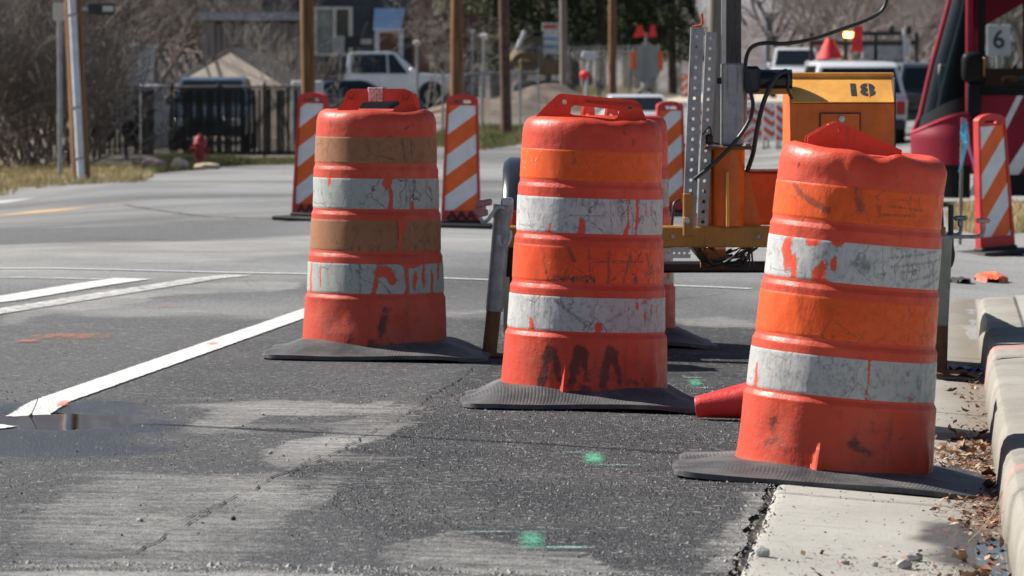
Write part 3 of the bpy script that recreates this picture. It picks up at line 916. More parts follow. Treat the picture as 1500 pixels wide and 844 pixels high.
M_RUB = NT('mat_rubber')
t = M_RUB
n1, n2 = t.noise(7, 5, .6), t.noise(60, 4, .65)
c = t.mix(t.ramp(n1, .3, .7), (.040, .041, .045), (.115, .114, .112))
c = t.mix(t.ramp(n2, .55, .8, 0, .6), c, (.20, .195, .185))
c = t.mix(t.math('MULTIPLY', t.ramp(t.noise(3.1, 6, .7), .52, .64), .5), c, (.21, .20, .19))
M_RUB = t.done(t.bsdf(c, .62, 0, t.bump(n2, .25, .004), .35))
def rubber_base(root, side, yaw, cx, cy, plateau=.036, lift=(), ribs=70, zshift=0.0):
    nx, ny = ribs * 4, 44
    c_, s_ = math.cos(yaw), math.sin(yaw)
    gx = np.linspace(-side / 2, side / 2, nx + 1); gy = np.linspace(-side / 2, side / 2, ny + 1)
    GX, GY = np.meshgrid(gx, gy)
    # wavy, slightly rounded outline
    GXo = GX * (1 - .018 * (2 * GY / side) ** 4) + .006 * np.sin(GY * 17)
    GYo = GY * (1 - .022 * (2 * GX / side) ** 4) + .008 * np.sin(GX * 9 + 1)
    X = cx + GXo * c_ - GYo * s_; Y = cy + GXo * s_ + GYo * c_
    r = np.hypot(GX, GY)
    hs = side / 2
    kx = np.clip((hs - np.abs(GX)) / (hs - .255), 0, 1); ky = np.clip((hs - np.abs(GY)) / (hs - .20), 0, 1)
    k = (kx * kx * (3 - 2 * kx)) * (.12 + .88 * ky * ky * (3 - 2 * ky))
    Tm = terrain(X, Y)
    A = np.stack([X.ravel(), Y.ravel(), np.ones(X.size)], 1)
    pl = (A @ np.linalg.lstsq(A, Tm.ravel(), rcond=None)[0]).reshape(X.shape)
    z = np.maximum(Tm + .003, pl - .003) + plateau * k + zshift + .005 * np.sin(GX * 8 + yaw * 9) * (1 - k) * (r > .3)
    for (lx, ly, lw, la) in lift: z = z + la * np.exp(-((GX - lx) ** 2 + (GY - ly) ** 2) / lw ** 2)
    rc_ = 1 - .075 * (np.abs(2 * GX / side) ** 7) * (np.abs(2 * GY / side) ** 7)
    X = cx + (X - cx) * rc_; Y = cy + (Y - cy) * rc_
    groove = (np.arange(nx + 1) % 4 == 0)
    zt = z + .015 - np.where(groove[None, :], .0010, 0) * np.clip(fbm(GX * 6 + cx * 9, GY * 6, 301, 3) * 2.4 - .5, 0, 1.2) - .0035 * np.clip((np.abs(GX) - side * .485) / (side * .015), 0, 1)
    h, w = X.shape
    top = np.stack([X, Y, zt], -1).reshape(-1, 3)
    bot = np.stack([X, Y, z], -1).reshape(-1, 3)
    inv = (Matrix.LocRotScale(root.location, root.rotation_euler, root.scale)).inverted()
    vs = [tuple(inv @ Vector(p)) for p in np.concatenate([top, bot]).tolist()]
    N = h * w
    fs = []
    for i in range(h - 1):
        for j in range(w - 1):
            a = i * w + j
            fs.append((a, a + 1, a + w + 1, a + w)); 
    for j in range(w - 1):
        fs.append((j + 1, j, N + j, N + j + 1)); a = (h - 1) * w + j; fs.append((a, a + 1, N + a + 1, N + a))
    for i in range(h - 1):
        a = i * w; fs.append((a, a + w, N + a + w, N + a)); a = i * w + w - 1; fs.append((a + w, a, N + a, N + a + w))
    mb = MB(); mb.v, mb.f, mb.m, mb.n = vs, fs, [0] * len(fs), len(vs)
    mb.part('rubber_base', M_RUB, root, 25)

def handle_plate(root, mat, outline, holes, ys, t_, yaw=0.0, bar=None, name='handle', bosses=(), off=(0, 0)):
    mb = MB(); mb.M = Matrix.Translation((off[0], off[1], 0)) @ Matrix.Rotation(yaw, 4, 'Z')
    for i_, y in enumerate(ys):
        hs_ = holes if i_ == 0 else [[(x, z - (.012 if z < 1.0 + sum(q[1] for q in h) / len(h) - 1.0 else 0)) for x, z in h] if k_ == 0 and len(ys) > 1 and len(holes) > 1 else h for k_, h in enumerate(holes)]
        mb.plate(outline, hs_, t_, y)
    if bar:
        for (lo, hi, b) in bar: mb.box(lo, hi, b)
    for (x, z, rr) in bosses:
        mb.lathe([(rr, min(ys) - .012), (rr, min(ys) - .016), (rr * .78, min(ys) - .016), (rr * .72, min(ys) - .006), (.0, min(ys) - .006)], 18, 'Y', (x, 0, z), close=False)
        mb.lathe([(rr, min(ys) - .012), (rr, max(ys) + t_)], 18, 'Y', (x, 0, z), close=False)
    me = mb.mesh(name, mat, 35)
    return link(name, me, root)

def gz(x, y): return T(x, y)

# ---- left drum: faded, brown bands
s = 373.; x0, y0 = (548 - 750) / s, F_PX / s
D1 = make_drum('dirty traffic drum with browned bands and a handle wrapped in white tape', (x0, y0, gz(x0, y0) - .004), (0, R(.6), 0), M_DR1, [
    (S1W, .258, .374, [(-.93, .4, .05, .9, .8), (-.78, .5, .03, .6, .7), (.12, .75, .16, .25, .75), (.25, .55, .10, .30, .8), (.03, .25, .05, .35, .7), (.48, .5, .035, .9, .9), (.60, .45, .05, .4, .85), (.72, .6, .04, .6, .8), (.84, .35, .05, .5, .85), (.93, .7, .05, .4, .8), (.55, .95, .2, .12, .8)],
     [(-.2, 1, -.18, 0, .006, .8), (.46, 1, .50, 0, .012, .9)]),
    (S1O, .422, .543, [(.40, .5, .05, .9, .75), (.46, .85, .06, .3, .8)], [(.36, 1, .38, 0, .008, .9), (.85, .9, .62, .1, .012, .6), (-.1, .8, .1, .2, .02, .4)]),
    (S1W, .586, .705, [(-.72, .92, .05, .25, .8), (.22, .85, .09, .25, .8), (.26, .3, .04, .5, .85), (.6, .1, .04, .25, .8)], [(.25, 1, .27, 0, .007, 1), (.5, .95, .5, .1, .005, .8), (.5, .35, .75, .4, .005, .7), (.82, .9, .82, 0, .005, .7), (.62, .9, .62, .6, .02, .7), (-.5, .1, -.45, .5, .005, .6)]),
    (S1O, .762, .865, [], [(-.75, .9, -.8, .1, .012, .6), (-.1, .9, -.1, .3, .005, .7), (.05, .85, .08, .3, .005, .7), (.45, .9, .5, .1, .012, .8), (.6, .9, .6, .3, .008, .8), (.1, .3, .35, .15, .006, .8), (-.4, .5, -.3, .8, .02, .35)])],
    dents=[(.35, .13, .16, .06, -.012), (-.55, .15, .22, .05, -.009), (-.15, .10, .10, .05, .006), (.95, .10, .12, .07, .012), (.15, .22, .25, .03, -.004), (.7, .86, .4, .06, -.006), (-.9, .20, .3, .05, -.006)],
    topd=[(.12, -.19, .09, -.012), (-.15, -.18, .10, -.006)],
    body_scuff=[(.18, .20, .10, .07, .02, .75), (-.05, .07, .40, .06, .02, .7), (-.35, .18, -.30, .10, .04, .45), (.5, .905, .62, .93, .008, .8), (.62, .93, .68, .89, .008, .7), (.2, .93, .25, .87, .012, .5), (-.75, .93, -.6, .88, .03, .45)])
rubber_base(D1, .88, R(-3), x0 + .02, y0 - .0, .052)
def zz1(py): return (500 - py) / 373 + .05
def xx1(px): return (px - 551) / 373
out1 = [(xx1(491), .955), (xx1(503), zz1(144)), (xx1(508), zz1(131)), (xx1(514), zz1(126.5)), (xx1(592), zz1(125.5)), (xx1(601), zz1(129)), (xx1(607), zz1(142)), (xx1(614), .950)]
hole1 = [(xx1(531), zz1(146)), (xx1(583), zz1(143)), (xx1(586), zz1(147)), (xx1(577), zz1(156)), (xx1(574), zz1(158)), (xx1(527), zz1(159)), (xx1(524), zz1(157)), (xx1(528), zz1(150))]
h_ = handle_plate(D1, M_DR1, out1, [hole1], (-.052,), .036, 0, None, 'handle', [(xx1(514), zz1(136), .021), (xx1(594), zz1(136.5), .021)])
outb = [(xx1(560), .955), (xx1(575), zz1(150)), (xx1(592), zz1(131)), (xx1(606), zz1(131)), (xx1(616), zz1(146)), (xx1(624), .950)]
mb = MB(); mb.M = Matrix.Translation((xx1(606), .09, 0)); mb.plate([(-.03, .955), (.022, .955), (.018, zz1(146)), (.006, zz1(133)), (-.012, zz1(133)), (-.024, zz1(146))], (), .036, 0); mb.part('rear_handle_post', M_DR1, D1, 35)
M_TAPE = simple('frayed_white_tape', (.72, .50, .48), .7, 0, .45, 60)
mb = MB()
for k in range(5):
    xa = xx1(539 + k * 4.2)
    mb.box((xa, -.060, zz1(144.5)), (xa + .0114, -.012, zz1(124)), .002, 0, Euler((0, R(rng.uniform(-7, 7)), 0)))
mb.part('tape_wrap', M_TAPE, D1, 30)

# ---- middle drum: bright bands, cut-out handle
s = 432.; x0, y0 = (855 - 750) / s, F_PX / s
A_ = lambda f: [(f - .10, .08, f - .02, .20, .018, 1.0), (f + .10, .10, f + .03, .19, .016, .95), (f - .05, .125, f + .06, .12, .012, .6)]
D2 = make_drum('upright traffic drum with bright bands and a flat slotted handle, between two others', (x0, y0, gz(x0, y0) - .004), (0, R(1.9), 0), M_DR2, [
    (S2W, .258, .374, [(-.70, .05, .05, .35, .9), (.62, .8, .04, .22, .74), (.72, .45, .03, .5, .62), (.80, .6, .035, .5, .62), (.88, .55, .03, .5, .64), (.70, .9, .1, .10, .62), (.12, .15, .06, .18, .75)],
     [(-.45, .95, .05, .1, .008, .8), (.05, .1, .55, .75, .008, .6), (-.6, .4, -.35, .85, .05, .42), (.3, .3, .45, .1, .04, .5)]),
    (S2P, .422, .543, [(.0, .62, .18, .05, .7), (.45, .6, .18, .05, .7)], [(-.28, .95, -.2, .6, .010, 1), (-.45, .12, .05, .1, .014, .8), (.0, .6, .7, .62, .006, .9), (.25, .9, .25, .0, .008, .9), (.55, .95, .45, .05, .008, .8), (.75, .85, .8, .2, .008, .8), (-.02, .9, .02, .1, .007, .8), (.6, .1, .62, 0, .02, .8)]),
    (S2W, .586, .705, [(-.13, .18, .05, .28, .95), (.50, .55, .025, .6, .64), (.62, .5, .032, .8, .80), (.48, .12, .05, .2, .72), (-.55, .1, .03, .25, .8), (.74, .75, .02, .3, .75)], [(-.3, .5, .5, .55, .005, .7), (-.3, .95, .1, .85, .03, .6), (.36, .9, .42, .6, .03, .7), (-.35, .5, -.3, .05, .015, .5), (-.2, .45, -.2, .02, .008, .5), (-.48, .2, -.4, .1, .04, .4)]),
    (S2O, .762, .865, [], [(-.25, .95, -.28, .6, .02, .55), (-.3, .9, -.2, .5, .006, .7), (-.95, .9, -.95, .1, .006, .5)])],
    dents=[(.95, .10, .10, .08, .014), (.55, .12, .3, .05, -.006), (.1, .93, .25, .02, -.006), (-.1, .15, .18, .06, -.006)],
    topd=[(.06, -.215, .05, -.012), (.16, -.17, .05, -.010), (-.02, -.1, .08, .004)],
    body_scuff=A_(-.42) + A_(-.08) + A_(.30) + [(-.1, .07, .5, .055, .02, .75), (.30, .10, .72, .09, .018, .6), (-.5, .16, -.52, .11, .03, .7), (.45, .93, .6, .90, .02, .5), (-.62, .95, -.64, .945, .006, 1.1)],
    rib=(math.asin(-.24), .165))
rubber_base(D2, .80, R(-2), x0 - .01, y0 - .02, .054)
def zz2(py): return (570 - py) / 432 + .05
def xx2(px): return (px - 871) / 432
out2 = [(xx2(786), .968), (xx2(797), zz2(160)), (xx2(817), zz2(140)), (xx2(823), zz2(137.5)), (xx2(930), zz2(143.5)), (xx2(937), zz2(147)), (xx2(948), zz2(171)), (xx2(952), .952)]
hole2 = [(xx2(838), zz2(157)), (xx2(843), zz2(154)), (xx2(903), zz2(158)), (xx2(909), zz2(161)), (xx2(905), zz2(170)), (xx2(901), zz2(172)), (xx2(842), zz2(168)), (xx2(837), zz2(166))]
handle_plate(D2, M_DR2, out2, [hole2, circ(xx2(828), zz2(149.5), .0085), circ(xx2(924), zz2(155), .0085)], (-.075, .02), .010, 0,
             [((xx2(834), -.068, zz2(149.5)), (xx2(918), .025, zz2(146)), .002)])
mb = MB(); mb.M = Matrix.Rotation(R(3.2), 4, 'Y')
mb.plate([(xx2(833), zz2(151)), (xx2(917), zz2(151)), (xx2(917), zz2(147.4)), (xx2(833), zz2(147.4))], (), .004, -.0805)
M_SLOT = simple('shadowed_red_moulding', (.42, .05, .03), .6)  # darker copy of the drum red, the shade put into its colour
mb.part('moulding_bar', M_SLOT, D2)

# ---- right drum: leaning, crushed shoulder
s = 512.; x0, y0 = (1221 - 750) / s, F_PX / s
D3 = make_drum('leaning traffic drum with a dented top and torn white bands, straddling the concrete gutter', (x0, y0, gz(x0, y0) - .016), (0, R(5.2), 0), M_DR3, [
    (S3D, .258, .374, [(.20, .6, .018, .8, .72), (-.93, .3, .05, .5, .70), (-.28, .72, .025, .10, .66), (.62, .7, .05, .12, .6), (.7, .12, .10, .10, .6), (-.78, .2, .02, .3, .62)],
     [(-.7, .5, -.45, .3, .05, .5), (-.1, .9, -.05, .1, .05, .45), (.1, .5, .3, .5, .06, .4), (.35, .9, .8, .6, .02, .4)]),
    (S3O, .422, .543, [(.35, .04, .12, .1, .75)], [(-.62, .5, -.55, .4, .012, .6), (-.2, .7, -.1, .1, .006, .6), (.15, .9, .1, .05, .005, .6)]),
    (S3W, .586, .705, [(-.80, .6, .10, .45, .95), (-.72, .3, .06, .4, .8), (-.42, .15, .10, .45, .95), (-.28, .45, .05, .25, .85), (-.56, .95, .12, .2, .8), (-.25, .95, .08, .12, .8)],
     [(.0, .55, .1, .45, .04, .7), (.3, .7, .9, .95, .008, .7), (.35, .5, .95, .75, .008, .7), (.2, .3, .7, .45, .008, .6), (.6, .2, .95, .45, .010, .7), (.75, .05, .96, .3, .010, .7), (-.45, .6, -.3, .8, .02, .5)]),
    (S3O, .762, .865, [], [(-.82, .92, -.72, .62, .012, 1.1), (-.72, .62, -.42, .28, .013, 1.1), (-.1, .9, -.05, .4, .022, .8), (.15, .75, .18, .25, .012, .7), (.2, .3, .62, .34, .006, .8), (.3, .55, .7, .5, .006, .8), (.55, .85, .53, .6, .012, .7), (.25, .75, .8, .78, .005, .6), (.4, .15, .8, .2, .008, .5)])],
    dents=[(-.45, .885, .30, .035, -.007), (-.20, .91, .08, .05, .005), (.25, .94, .35, .03, -.008), (1.0, .08, .11, .09, .020), (.55, .16, .3, .05, -.006), (-.75, .15, .2, .06, -.008), (-.35, .13, .12, .07, -.005), (-.25, .765, .09, .03, -.006), (1.25, .93, .25, .05, .012)],
    topd=[(.03, -.21, .05, -.020), (.16, -.12, .09, -.014), (-.12, -.19, .06, -.004), (.09, -.20, .03, .010), (-.19, 0, .12, .008)],
    body_scuff=[(-.7, .16, -.6, .09, .03, .5), (.05, .13, .3, .10, .025, .6), (-.75, .10, -.6, .12, .02, .5), (.25, .08, .5, .08, .02, .4), (-.80, .915, -.805, .908, .006, 1.3), (.3, .18, .6, .16, .02, .35)],
    rib=(math.asin(-.235), .13))
D3.scale = (1, 1, .978)
rubber_base(D3, .89, R(-5), x0 - .005, y0 - .03, .024, zshift=-.004, lift=((-.42, -.38, .16, .004), (.42, -.3, .2, -.006)), ribs=78)
def zz3(py): return (690 - py) / 512 + .05
def xx3(px): return (px - 1266) / 512
out3 = [(xx3(1182), zz3(206)), (xx3(1212), zz3(184)), (xx3(1221), zz3(179.5)), (xx3(1230), zz3(181)), (xx3(1321), zz3(213)), (xx3(1321), zz3(224)), (xx3(1182), zz3(224))]
handle_plate(D3, M_DR3, out3, [circ(xx3(1226), zz3(192), .0085)], (-.02, .09), .012, 0,
             [((xx3(1212), -.01, zz3(187)), (xx3(1236), .095, zz3(184)), .002)])

# ---- rear drum, mostly hidden
s = 350.; x0, y0 = (891 - 750) / s, F_PX / s
D4 = make_drum('traffic drum half hidden behind the bright drum with the slotted handle', (x0, y0, gz(x0, y0) - .004), (0, R(.5), 0), M_DR2, [
    (S3W, .258, .374, [(.9, .5, .1, .4, .8)], []), (S2O, .422, .543, [], []), (S3W, .586, .705, [], [(.8, .5, .95, .4, .02, .5)]), (S2O, .762, .865, [], [])],
    dents=[(.9, .1, .2, .05, -.005)])
rubber_base(D4, .86, R(3), x0, y0, .052)
D4.scale = (1, 1, .978)
handle_plate(D4, M_DR2, [(x, z - .03) for x, z in out2], [[(x, z - .03) for x, z in hole2]], (-.05, .05), .010, R(80), off=(-.04, 0))

# ================================================================== FALLEN CONE
M_CONE = drum_plastic('cone_plastic', (.86, .045, .040), .35, .05)
d_ = 15.6
p = on_ground(1020, d_)
cone = thing('traffic_cone', 'red traffic cone lying on its side behind the leaning drum', 'traffic cone', (p.x, p.y, p.z + .040), (0, R(-7.2), R(-6)))
mb = MB()
mb.lathe([(.030, -.001), (.0335, .0), (.0355, .004), (.037, .02), (.135, .66), (.150, .69), (.150, .715)], 40, 'X', (0, 0, 0), close=False)
mb.lathe([(.030, -.001), (.029, .03), (.12, .6)], 40, 'X', (0, 0, 0), close=False)
mb.part('cone_body', M_CONE, cone, 40)
mb = MB(); mb.box((.70, -.18, -.18), (.735, .18, .18), .012)
mb.part('cone_base', M_CONE, cone, 30)

# ================================================================== VERTICAL PANELS
M_VP = simple('panel_red_plastic', (.56, .035, .030), .5, 0, .18, 6)
M_VW = simple('white_panel_sheeting', (.74, .74, .76), .45, 0, .08, 10)
M_VO = simple('orange_panel_sheeting', (.84, .125, .012), .45, 0, .10, 10)
M_BLK = simple('black_rubber', (.022, .022, .023), .75, 0, .3, 12)
M_INK = simple('rubbed_black_ink', (.06, .02, .02), .7)
def clip_poly(poly, a, b, c):
    out = []
    for i in range(len(poly)):
        p, q = poly[i], poly[(i + 1) % len(poly)]
        fp, fq = a * p[0] + b * p[1] - c, a * q[0] + b * q[1] - c
        if fp <= 0: out.append(p)
        if (fp < 0) != (fq < 0):
            k = fp / (fp - fq); out.append((p[0] + (q[0] - p[0]) * k, p[1] + (q[1] - p[1]) * k))
    return out
def vertical_panel(label, loc, rot, h=1.0, slope=.75, phase=0.0, sgn=1, period=.30, letters=None, first=None, group='striped vertical panels'):
    root = thing('vertical_panel', label, 'vertical panel', loc, rot, group)
    wb, wt = .150, .122
    mb = MB()
    W = lambda z: wb + (wt - wb) * z / h
    top = [(W(h) * math.cos(R(a)) , h - .055 + .055 * math.sin(R(a))) for a in range(15, 166, 15)]
    outl = [(-wb, .03), (wb, .03)] + top
    hole = rect(0, h - .058, .13, .026, .012)
    mb.plate(outl, [hole], .05, -.012)
    # raised rim round the face
    inn = lambda k: [(-(W(.13) - k), .13), (W(.13) - k, .13), (W(h - .085) - k, h - .085), (-(W(h - .085) - k), h - .085)]
    I = inn(.022)
    rim = [(-W(.06), .06), (W(.06), .06)] + [(x, z) for x, z in top] 
    mb.plate(rim, [list(reversed(I)), list(reversed(hole))], .012, -.024)
    mb.part('panel_body', M_VP, root, 35)
    I2 = inn(.024)
    mbw = MB()
    k = -3; 
    zlo, zhi = .13 - .3, h + .3
    i = 0
    z = zlo + phase
    while z < zhi + .2:
        pl = clip_poly(clip_poly(I2, -sgn * slope, 1, z + period / 2), sgn * slope, -1, -z)
        if len(pl) > 2: mbw.add([(x, -.0145, zz) for x, zz in pl], [tuple(range(len(pl)))], 0 if i % 2 == 0 else 1)
        z += period / 2; i += 1
    mbw.part('striped_sheeting', [M_VW, M_VO], root)
    if letters:
        me = text_mesh(letters, .085, M_INK, .0006, .004, 1.25)
        o = link('lettering', me, root); o.location = (.005, -.0255, .092); o.rotation_euler = (R(90), 0, 0)
    mb = MB(); mb.box((-.24, -.20, 0), (.24, .20, .035), .012); mb.box((-.155, -.05, .03), (.155, .06, .06), .01)
    mb.part('base', M_BLK, root, 30)
    return root
def vp_at(px, s): return on_ground(px, F_PX / s)
p = vp_at(454, 188); vertical_panel('striped vertical panel on a black base just left of the drum with browned bands', p, (0, R(1.6), R(-24)), 1.0, .75, .07, letters='AAA')
p = vp_at(675, 196); vertical_panel('striped vertical panel marked AAA standing just right of the drum with browned bands', p, (0, R(.7), 0), 1.0, .75, .045, letters='AAA')
p = vp_at(1460, 209); vertical_panel('striped vertical panel tilted in front of the red bus', p, (0, R(-3.6), R(30)), .99, 1.25, .02, period=.34)
p = vp_at(981, 166); vertical_panel('striped vertical panel half hidden between the rear drum and the drilled posts', p, (0, 0, R(12)), 1.02, .9, .05)
# ================================================================== TRAILER with mast, control box and jacks
def worn_metal(name, col, rust=.3, rough=.5, metal=.6, grime=.4, vert=True):
    t = NT(name)
    n1, n2 = t.noise(6, 6, .65), t.noise(45, 5, .7)
    st = t.noise(1, 5, .7, t.map((40, 40, 3)))
    c = t.mix(t.ramp(n1, .3, .7), [x * .8 for x in col], [min(1, x * 1.12) for x in col])
    c = t.mix(t.math('MULTIPLY', t.ramp(st, .5, .72), grime), c, [x * .3 for x in col])
    c = t.mix(t.math('MULTIPLY', t.ramp(n2, .55, .75), rust), c, (.14, .055, .025))
    return t.done(t.bsdf(c, t.ramp(n2, .3, .7, rough - .1, rough + .2), metal, t.bump(n2, .2, .003)))
M_GALV = worn_metal('galvanised_steel', (.55, .56, .57), .10, .45, .7, .35)
M_GALVD = worn_metal('weathered_galvanised_steel', (.36, .37, .38), .2, .5, .6, .5)
M_MAST = worn_metal('streaked_mast_steel', (.40, .41, .42), .2, .5, .45, .85)
M_MASTD = worn_metal('greasy_black_mast_steel', (.075, .072, .070), .25, .5, .4, .6)
M_RUST = worn_metal('rusty_steel', (.22, .10, .05), .6, .7, .2, .5)
M_AMBER = worn_metal('amber_paint', (.70, .135, .009), .10, .42, 0, .25)
M_AMBERSUN = worn_metal('sunlit_amber_paint', (.92, .43, .085), .06, .42, 0, .12)  # paler copy of the amber: sunlight painted into panel, lid and front gusset
M_BROWNP = worn_metal('dirty_amber_paint', (.42, .185, .035), .18, .5, 0, .35)
M_ORPAINT = worn_metal('red_orange_paint', (.60, .12, .02), .1, .45, 0, .25)
M_BLKP = simple('black_gloss_paint', (.012, .014, .020), .22, 0, .2, 8)
M_BLKM = simple('black_steel', (.016, .016, .018), .5, 0, .3, 14)
M_HOSE = simple('black_cable_rubber', (.018, .018, .019), .42, 0, .3, 20)
M_PINK = simple('faded_red_grip', (.50, .24, .24), .6, 0, .25, 40)
M_LENS = simple('red_lamp_lens', (.42, .006, .010), .15, 0, .1, 10)
M_STENCIL = simple('black_stencil_paint', (.030, .028, .026), .6, 0, .5, 30)
M_OLIVE = worn_metal('grey_olive_paint', (.30, .31, .26), .25, .55, .1, .5)

TD = 19.0; TS = F_PX / TD
tp = on_ground(1045, TD)
trailer = thing('mast_trailer', 'amber mast trailer with a control box numbered 18, standing behind the drums', 'trailer', tp)
def L(px, py, dd=0.0):
    """local point on the trailer at distance TD + dd"""
    return P(px, py, TD + dd) - tp
def bx(mb, x0, y0, x1, y1, da, db, bev=.006, mi=0):
    a, b = L(x0, y1), L(x1, y0)
    mb.box((a.x, da, a.z), (b.x, db, b.z), bev, mi); return mb

# frame beams
mb = bx(MB(), 741, 331, 1384, 362, -.05, .05, .006)
mb.part('frame_beam', M_BROWNP, trailer, 30)
for px in (800, 1330):
    mb = MB(); a = L(px - 14, 362); b = L(px + 14, 333); mb.box((a.x, .05, a.z), (b.x, 2.6, b.z), .006)
    mb.part('frame_rail', M_BROWNP, trailer, 30)
mb = bx(MB(), 745, 391, 1380, 408, .55, .63, .01); mb.part('axle', M_BLKM, trailer, 30)
mb = MB()
a, b = L(960, 378), L(1011, 363)
ho = []
for k in range(7):
    cx = a.x + .012 + k * .0205
    ho.append(circ(cx, (a.z + b.z) / 2, .0048, 8))
mb.plate([(a.x, a.z), (b.x, a.z), (b.x, b.z), (a.x, b.z)], ho, .004, -.03)
mb.box((a.x, -.026, b.z - .004), (b.x, .02, b.z), 0)
mb.part('perforated_bracket', M_GALV, trailer)
# column and gussets
mb = MB(); a, b = L(1066, 331), L(1066, 218)
mb.lathe([(.068, a.z), (.068, b.z)], 28, 'Z', (a.x, .0, 0)); mb.part('column', M_AMBER, trailer, 40)
mb = bx(MB(), 1031, 214, 1101, 219, -.09, .09, .004); mb.part('flange', M_RUST, trailer)
tri = lambda p: [(L(x, y).x, L(x, y).z) for x, y in p]
mb = MB(); mb.plate(tri([(1016, 331), (1042, 331), (1042, 250), (1039, 250)]), (), .012, -.02); mb.part('gusset', M_ORPAINT, trailer)
mb = MB(); mb.plate(tri([(1090, 331), (1114, 331), (1096, 250), (1090, 250)]), (), .012, -.01); mb.part('gusset', M_AMBER, trailer)
a, b = L(1064, 331), L(1064, 252)
mb = MB(); mb.M = Matrix.Translation((a.x, 0, 0)) @ Matrix.Rotation(R(-90), 4, 'Z')
mb.plate([(.06, a.z), (.14, a.z), (.078, b.z), (.06, b.z)], (), .011, -.005); mb.part('gusset', M_AMBERSUN, trailer)
# mast
mb = bx(MB(), 1056, 92, 1089, 214, -.048, .042, .008)
bx(mb, 1089, 92, 1094, 190, -.03, .03, .002)
mb.part('mast', M_MAST, trailer, 30)
mb = bx(MB(), 1060, -760, 1087, 94, -.040, .034, .006); mb.part('mast_extension', M_MASTD, trailer, 30)
mb = MB(); a = L(1059, -760); b = L(1064, 94); mb.box((a.x - .004, -.044, b.z), (b.x - .003, -.040, a.z), .001)
mb.part('mast_edge_strip', M_GALV, trailer)
# light heads on top of the mast (above the picture)
for k, px in enumerate((1000, 1074, 1148)):
    mb = bx(MB(), px - 32, -800, px + 32, -760, -.10, .10, .02); mb.part('lamp_head', M_GALVD, trailer, 30)
# leaning perforated square posts
def perforated(x0t, x1t, yt, x0b, x1b, yb, dd, bow=0.0):
    tl, tr, bl, br = L(x0t, yt, dd), L(x1t, yt, dd), L(x0b, yb, dd), L(x1b, yb, dd)
    ax = ((tl + tr) - (bl + br)) / 2; w = (tr - tl).length; h = ax.length
    holes = []
    n = int(h / .0405)
    for k in range(n): holes.append(circ(0, .03 + k * .0405, .0075, 8))
    mb = MB()
    mb.plate([(-w / 2, 0), (w / 2, 0), (w / 2, h), (-w / 2, h)], holes, .004, -w / 2)
    mb.plate([(-w / 2, 0), (w / 2, 0), (w / 2, h), (-w / 2, h)], holes, .004, w / 2 - .004)
    mb.box((-w / 2, -w / 2 + .004, 0), (-w / 2 + .004, w / 2 - .004, h)); mb.box((w / 2 - .004, -w / 2 + .004, 0), (w / 2, w / 2 - .004, h))
    o = mb.part('perforated_post', M_GALVD, trailer)
    o.location = (bl + br) / 2; o.rotation_euler = (0, math.atan2(ax.x, ax.z), 0)
    return o
perforated(1012, 1031, 40, 1000, 1018, 335, -.09)
perforated(1034, 1050, 47, 1020, 1037, 336, -.02)
mb = MB(); mb.tube([L(1014, 40, -.09), L(1026, 38, -.09), L(1029, 34, -.09), L(1028, 20, -.09)], .006, 8); mb.part('pin', M_ORPAINT, trailer, 40)
mb = bx(MB(), 999, 282, 1014, 345, -.128, -.09, .004); mb.box(L(1004, 321) + Vector((-.012, -.136, -.012)), L(1004, 321) + Vector((.012, -.128, .012)), .004)
mb.part('post_socket', M_BROWNP, trailer, 30)
mb = MB(); p_ = L(1005, 322); mb.lathe([(.012, -.142), (.012, -.128)], 6, 'Y', (p_.x, 0, p_.z)); mb.part('bolt', M_GALV, trailer)
# snap hook hanging by the mast
mb = MB(); mb.box(L(1032, 212) + Vector((0, -.1, 0)), L(1043, 196) + Vector((0, -.075, 0)), .008)
mb.tube(spline([L(1029, 198, -.09), L(1036, 189, -.09), L(1040, 186, -.09), L(1042, 197, -.09)], 5), .003, 6)
mb.tube([L(1044, 209, -.08), L(1053, 211, -.04)], .004, 6)
mb.part('snap_hook', M_BLKM, trailer, 40)
# horizontal dark drive cylinder between mast and box
ya, yb = L(0, 137), L(0, 103)
mb = MB(); mb.lathe([(.044, 0), (.044, L(1160, 0).x - L(1110, 0).x)], 24, 'X', (L(1110, 118).x, .0, L(1110, 118).z))
mb.part('drive_motor', M_BLKP, trailer, 40)
mb = bx(MB(), 1090, 97, 1113, 137, -.058, .05, .012); mb.part('motor_cap', simple('dark_blue_enamel', (.010, .014, .035), .3), trailer, 30)
mb = MB(); mb.lathe([(.014, 0), (.014, .03)], 12, 'X', (L(1050, 0).x, -.0, L(0, 118).z)); mb.part('motor_shaft', M_BLKM, trailer, 40)
mb = MB(); mb.box(L(1096, 127) + Vector((0, -.05, -.03)), L(1160, 127) + Vector((0, -.046, -.008)), .002); mb.part('motor_guard', M_BROWNP, trailer)
# red-orange battery box behind the column
mb = bx(MB(), 1096, 252, 1180, 331, .12, .50, .01); mb.part('battery_box', M_ORPAINT, trailer, 30)
mb = bx(MB(), 1093, 248, 1183, 252, .10, .52, .002); mb.part('battery_box_lid', M_GALVD, trailer)
# control box: sloped upper panel, front door, lid, latch
bx0, bx1 = L(1157, 0).x, L(1309, 0).x
z = lambda py: L(0, py).z
prof_box = [(-.06, z(318)), (-.06, z(152)), (.12, z(112)), (.48, z(112)), (.48, z(318))]       # (y, z)
mb = MB(); vs = [(bx0, y, zz) for y, zz in prof_box] + [(bx1, y, zz) for y, zz in prof_box]
n_ = 5
mb.add(vs, [tuple(range(n_)), tuple(range(2 * n_ - 1, n_ - 1, -1))] + [((i + 1) % n_, i, n_ + i, n_ + (i + 1) % n_) for i in range(n_)])
mb.part('control_box', M_AMBER, trailer)
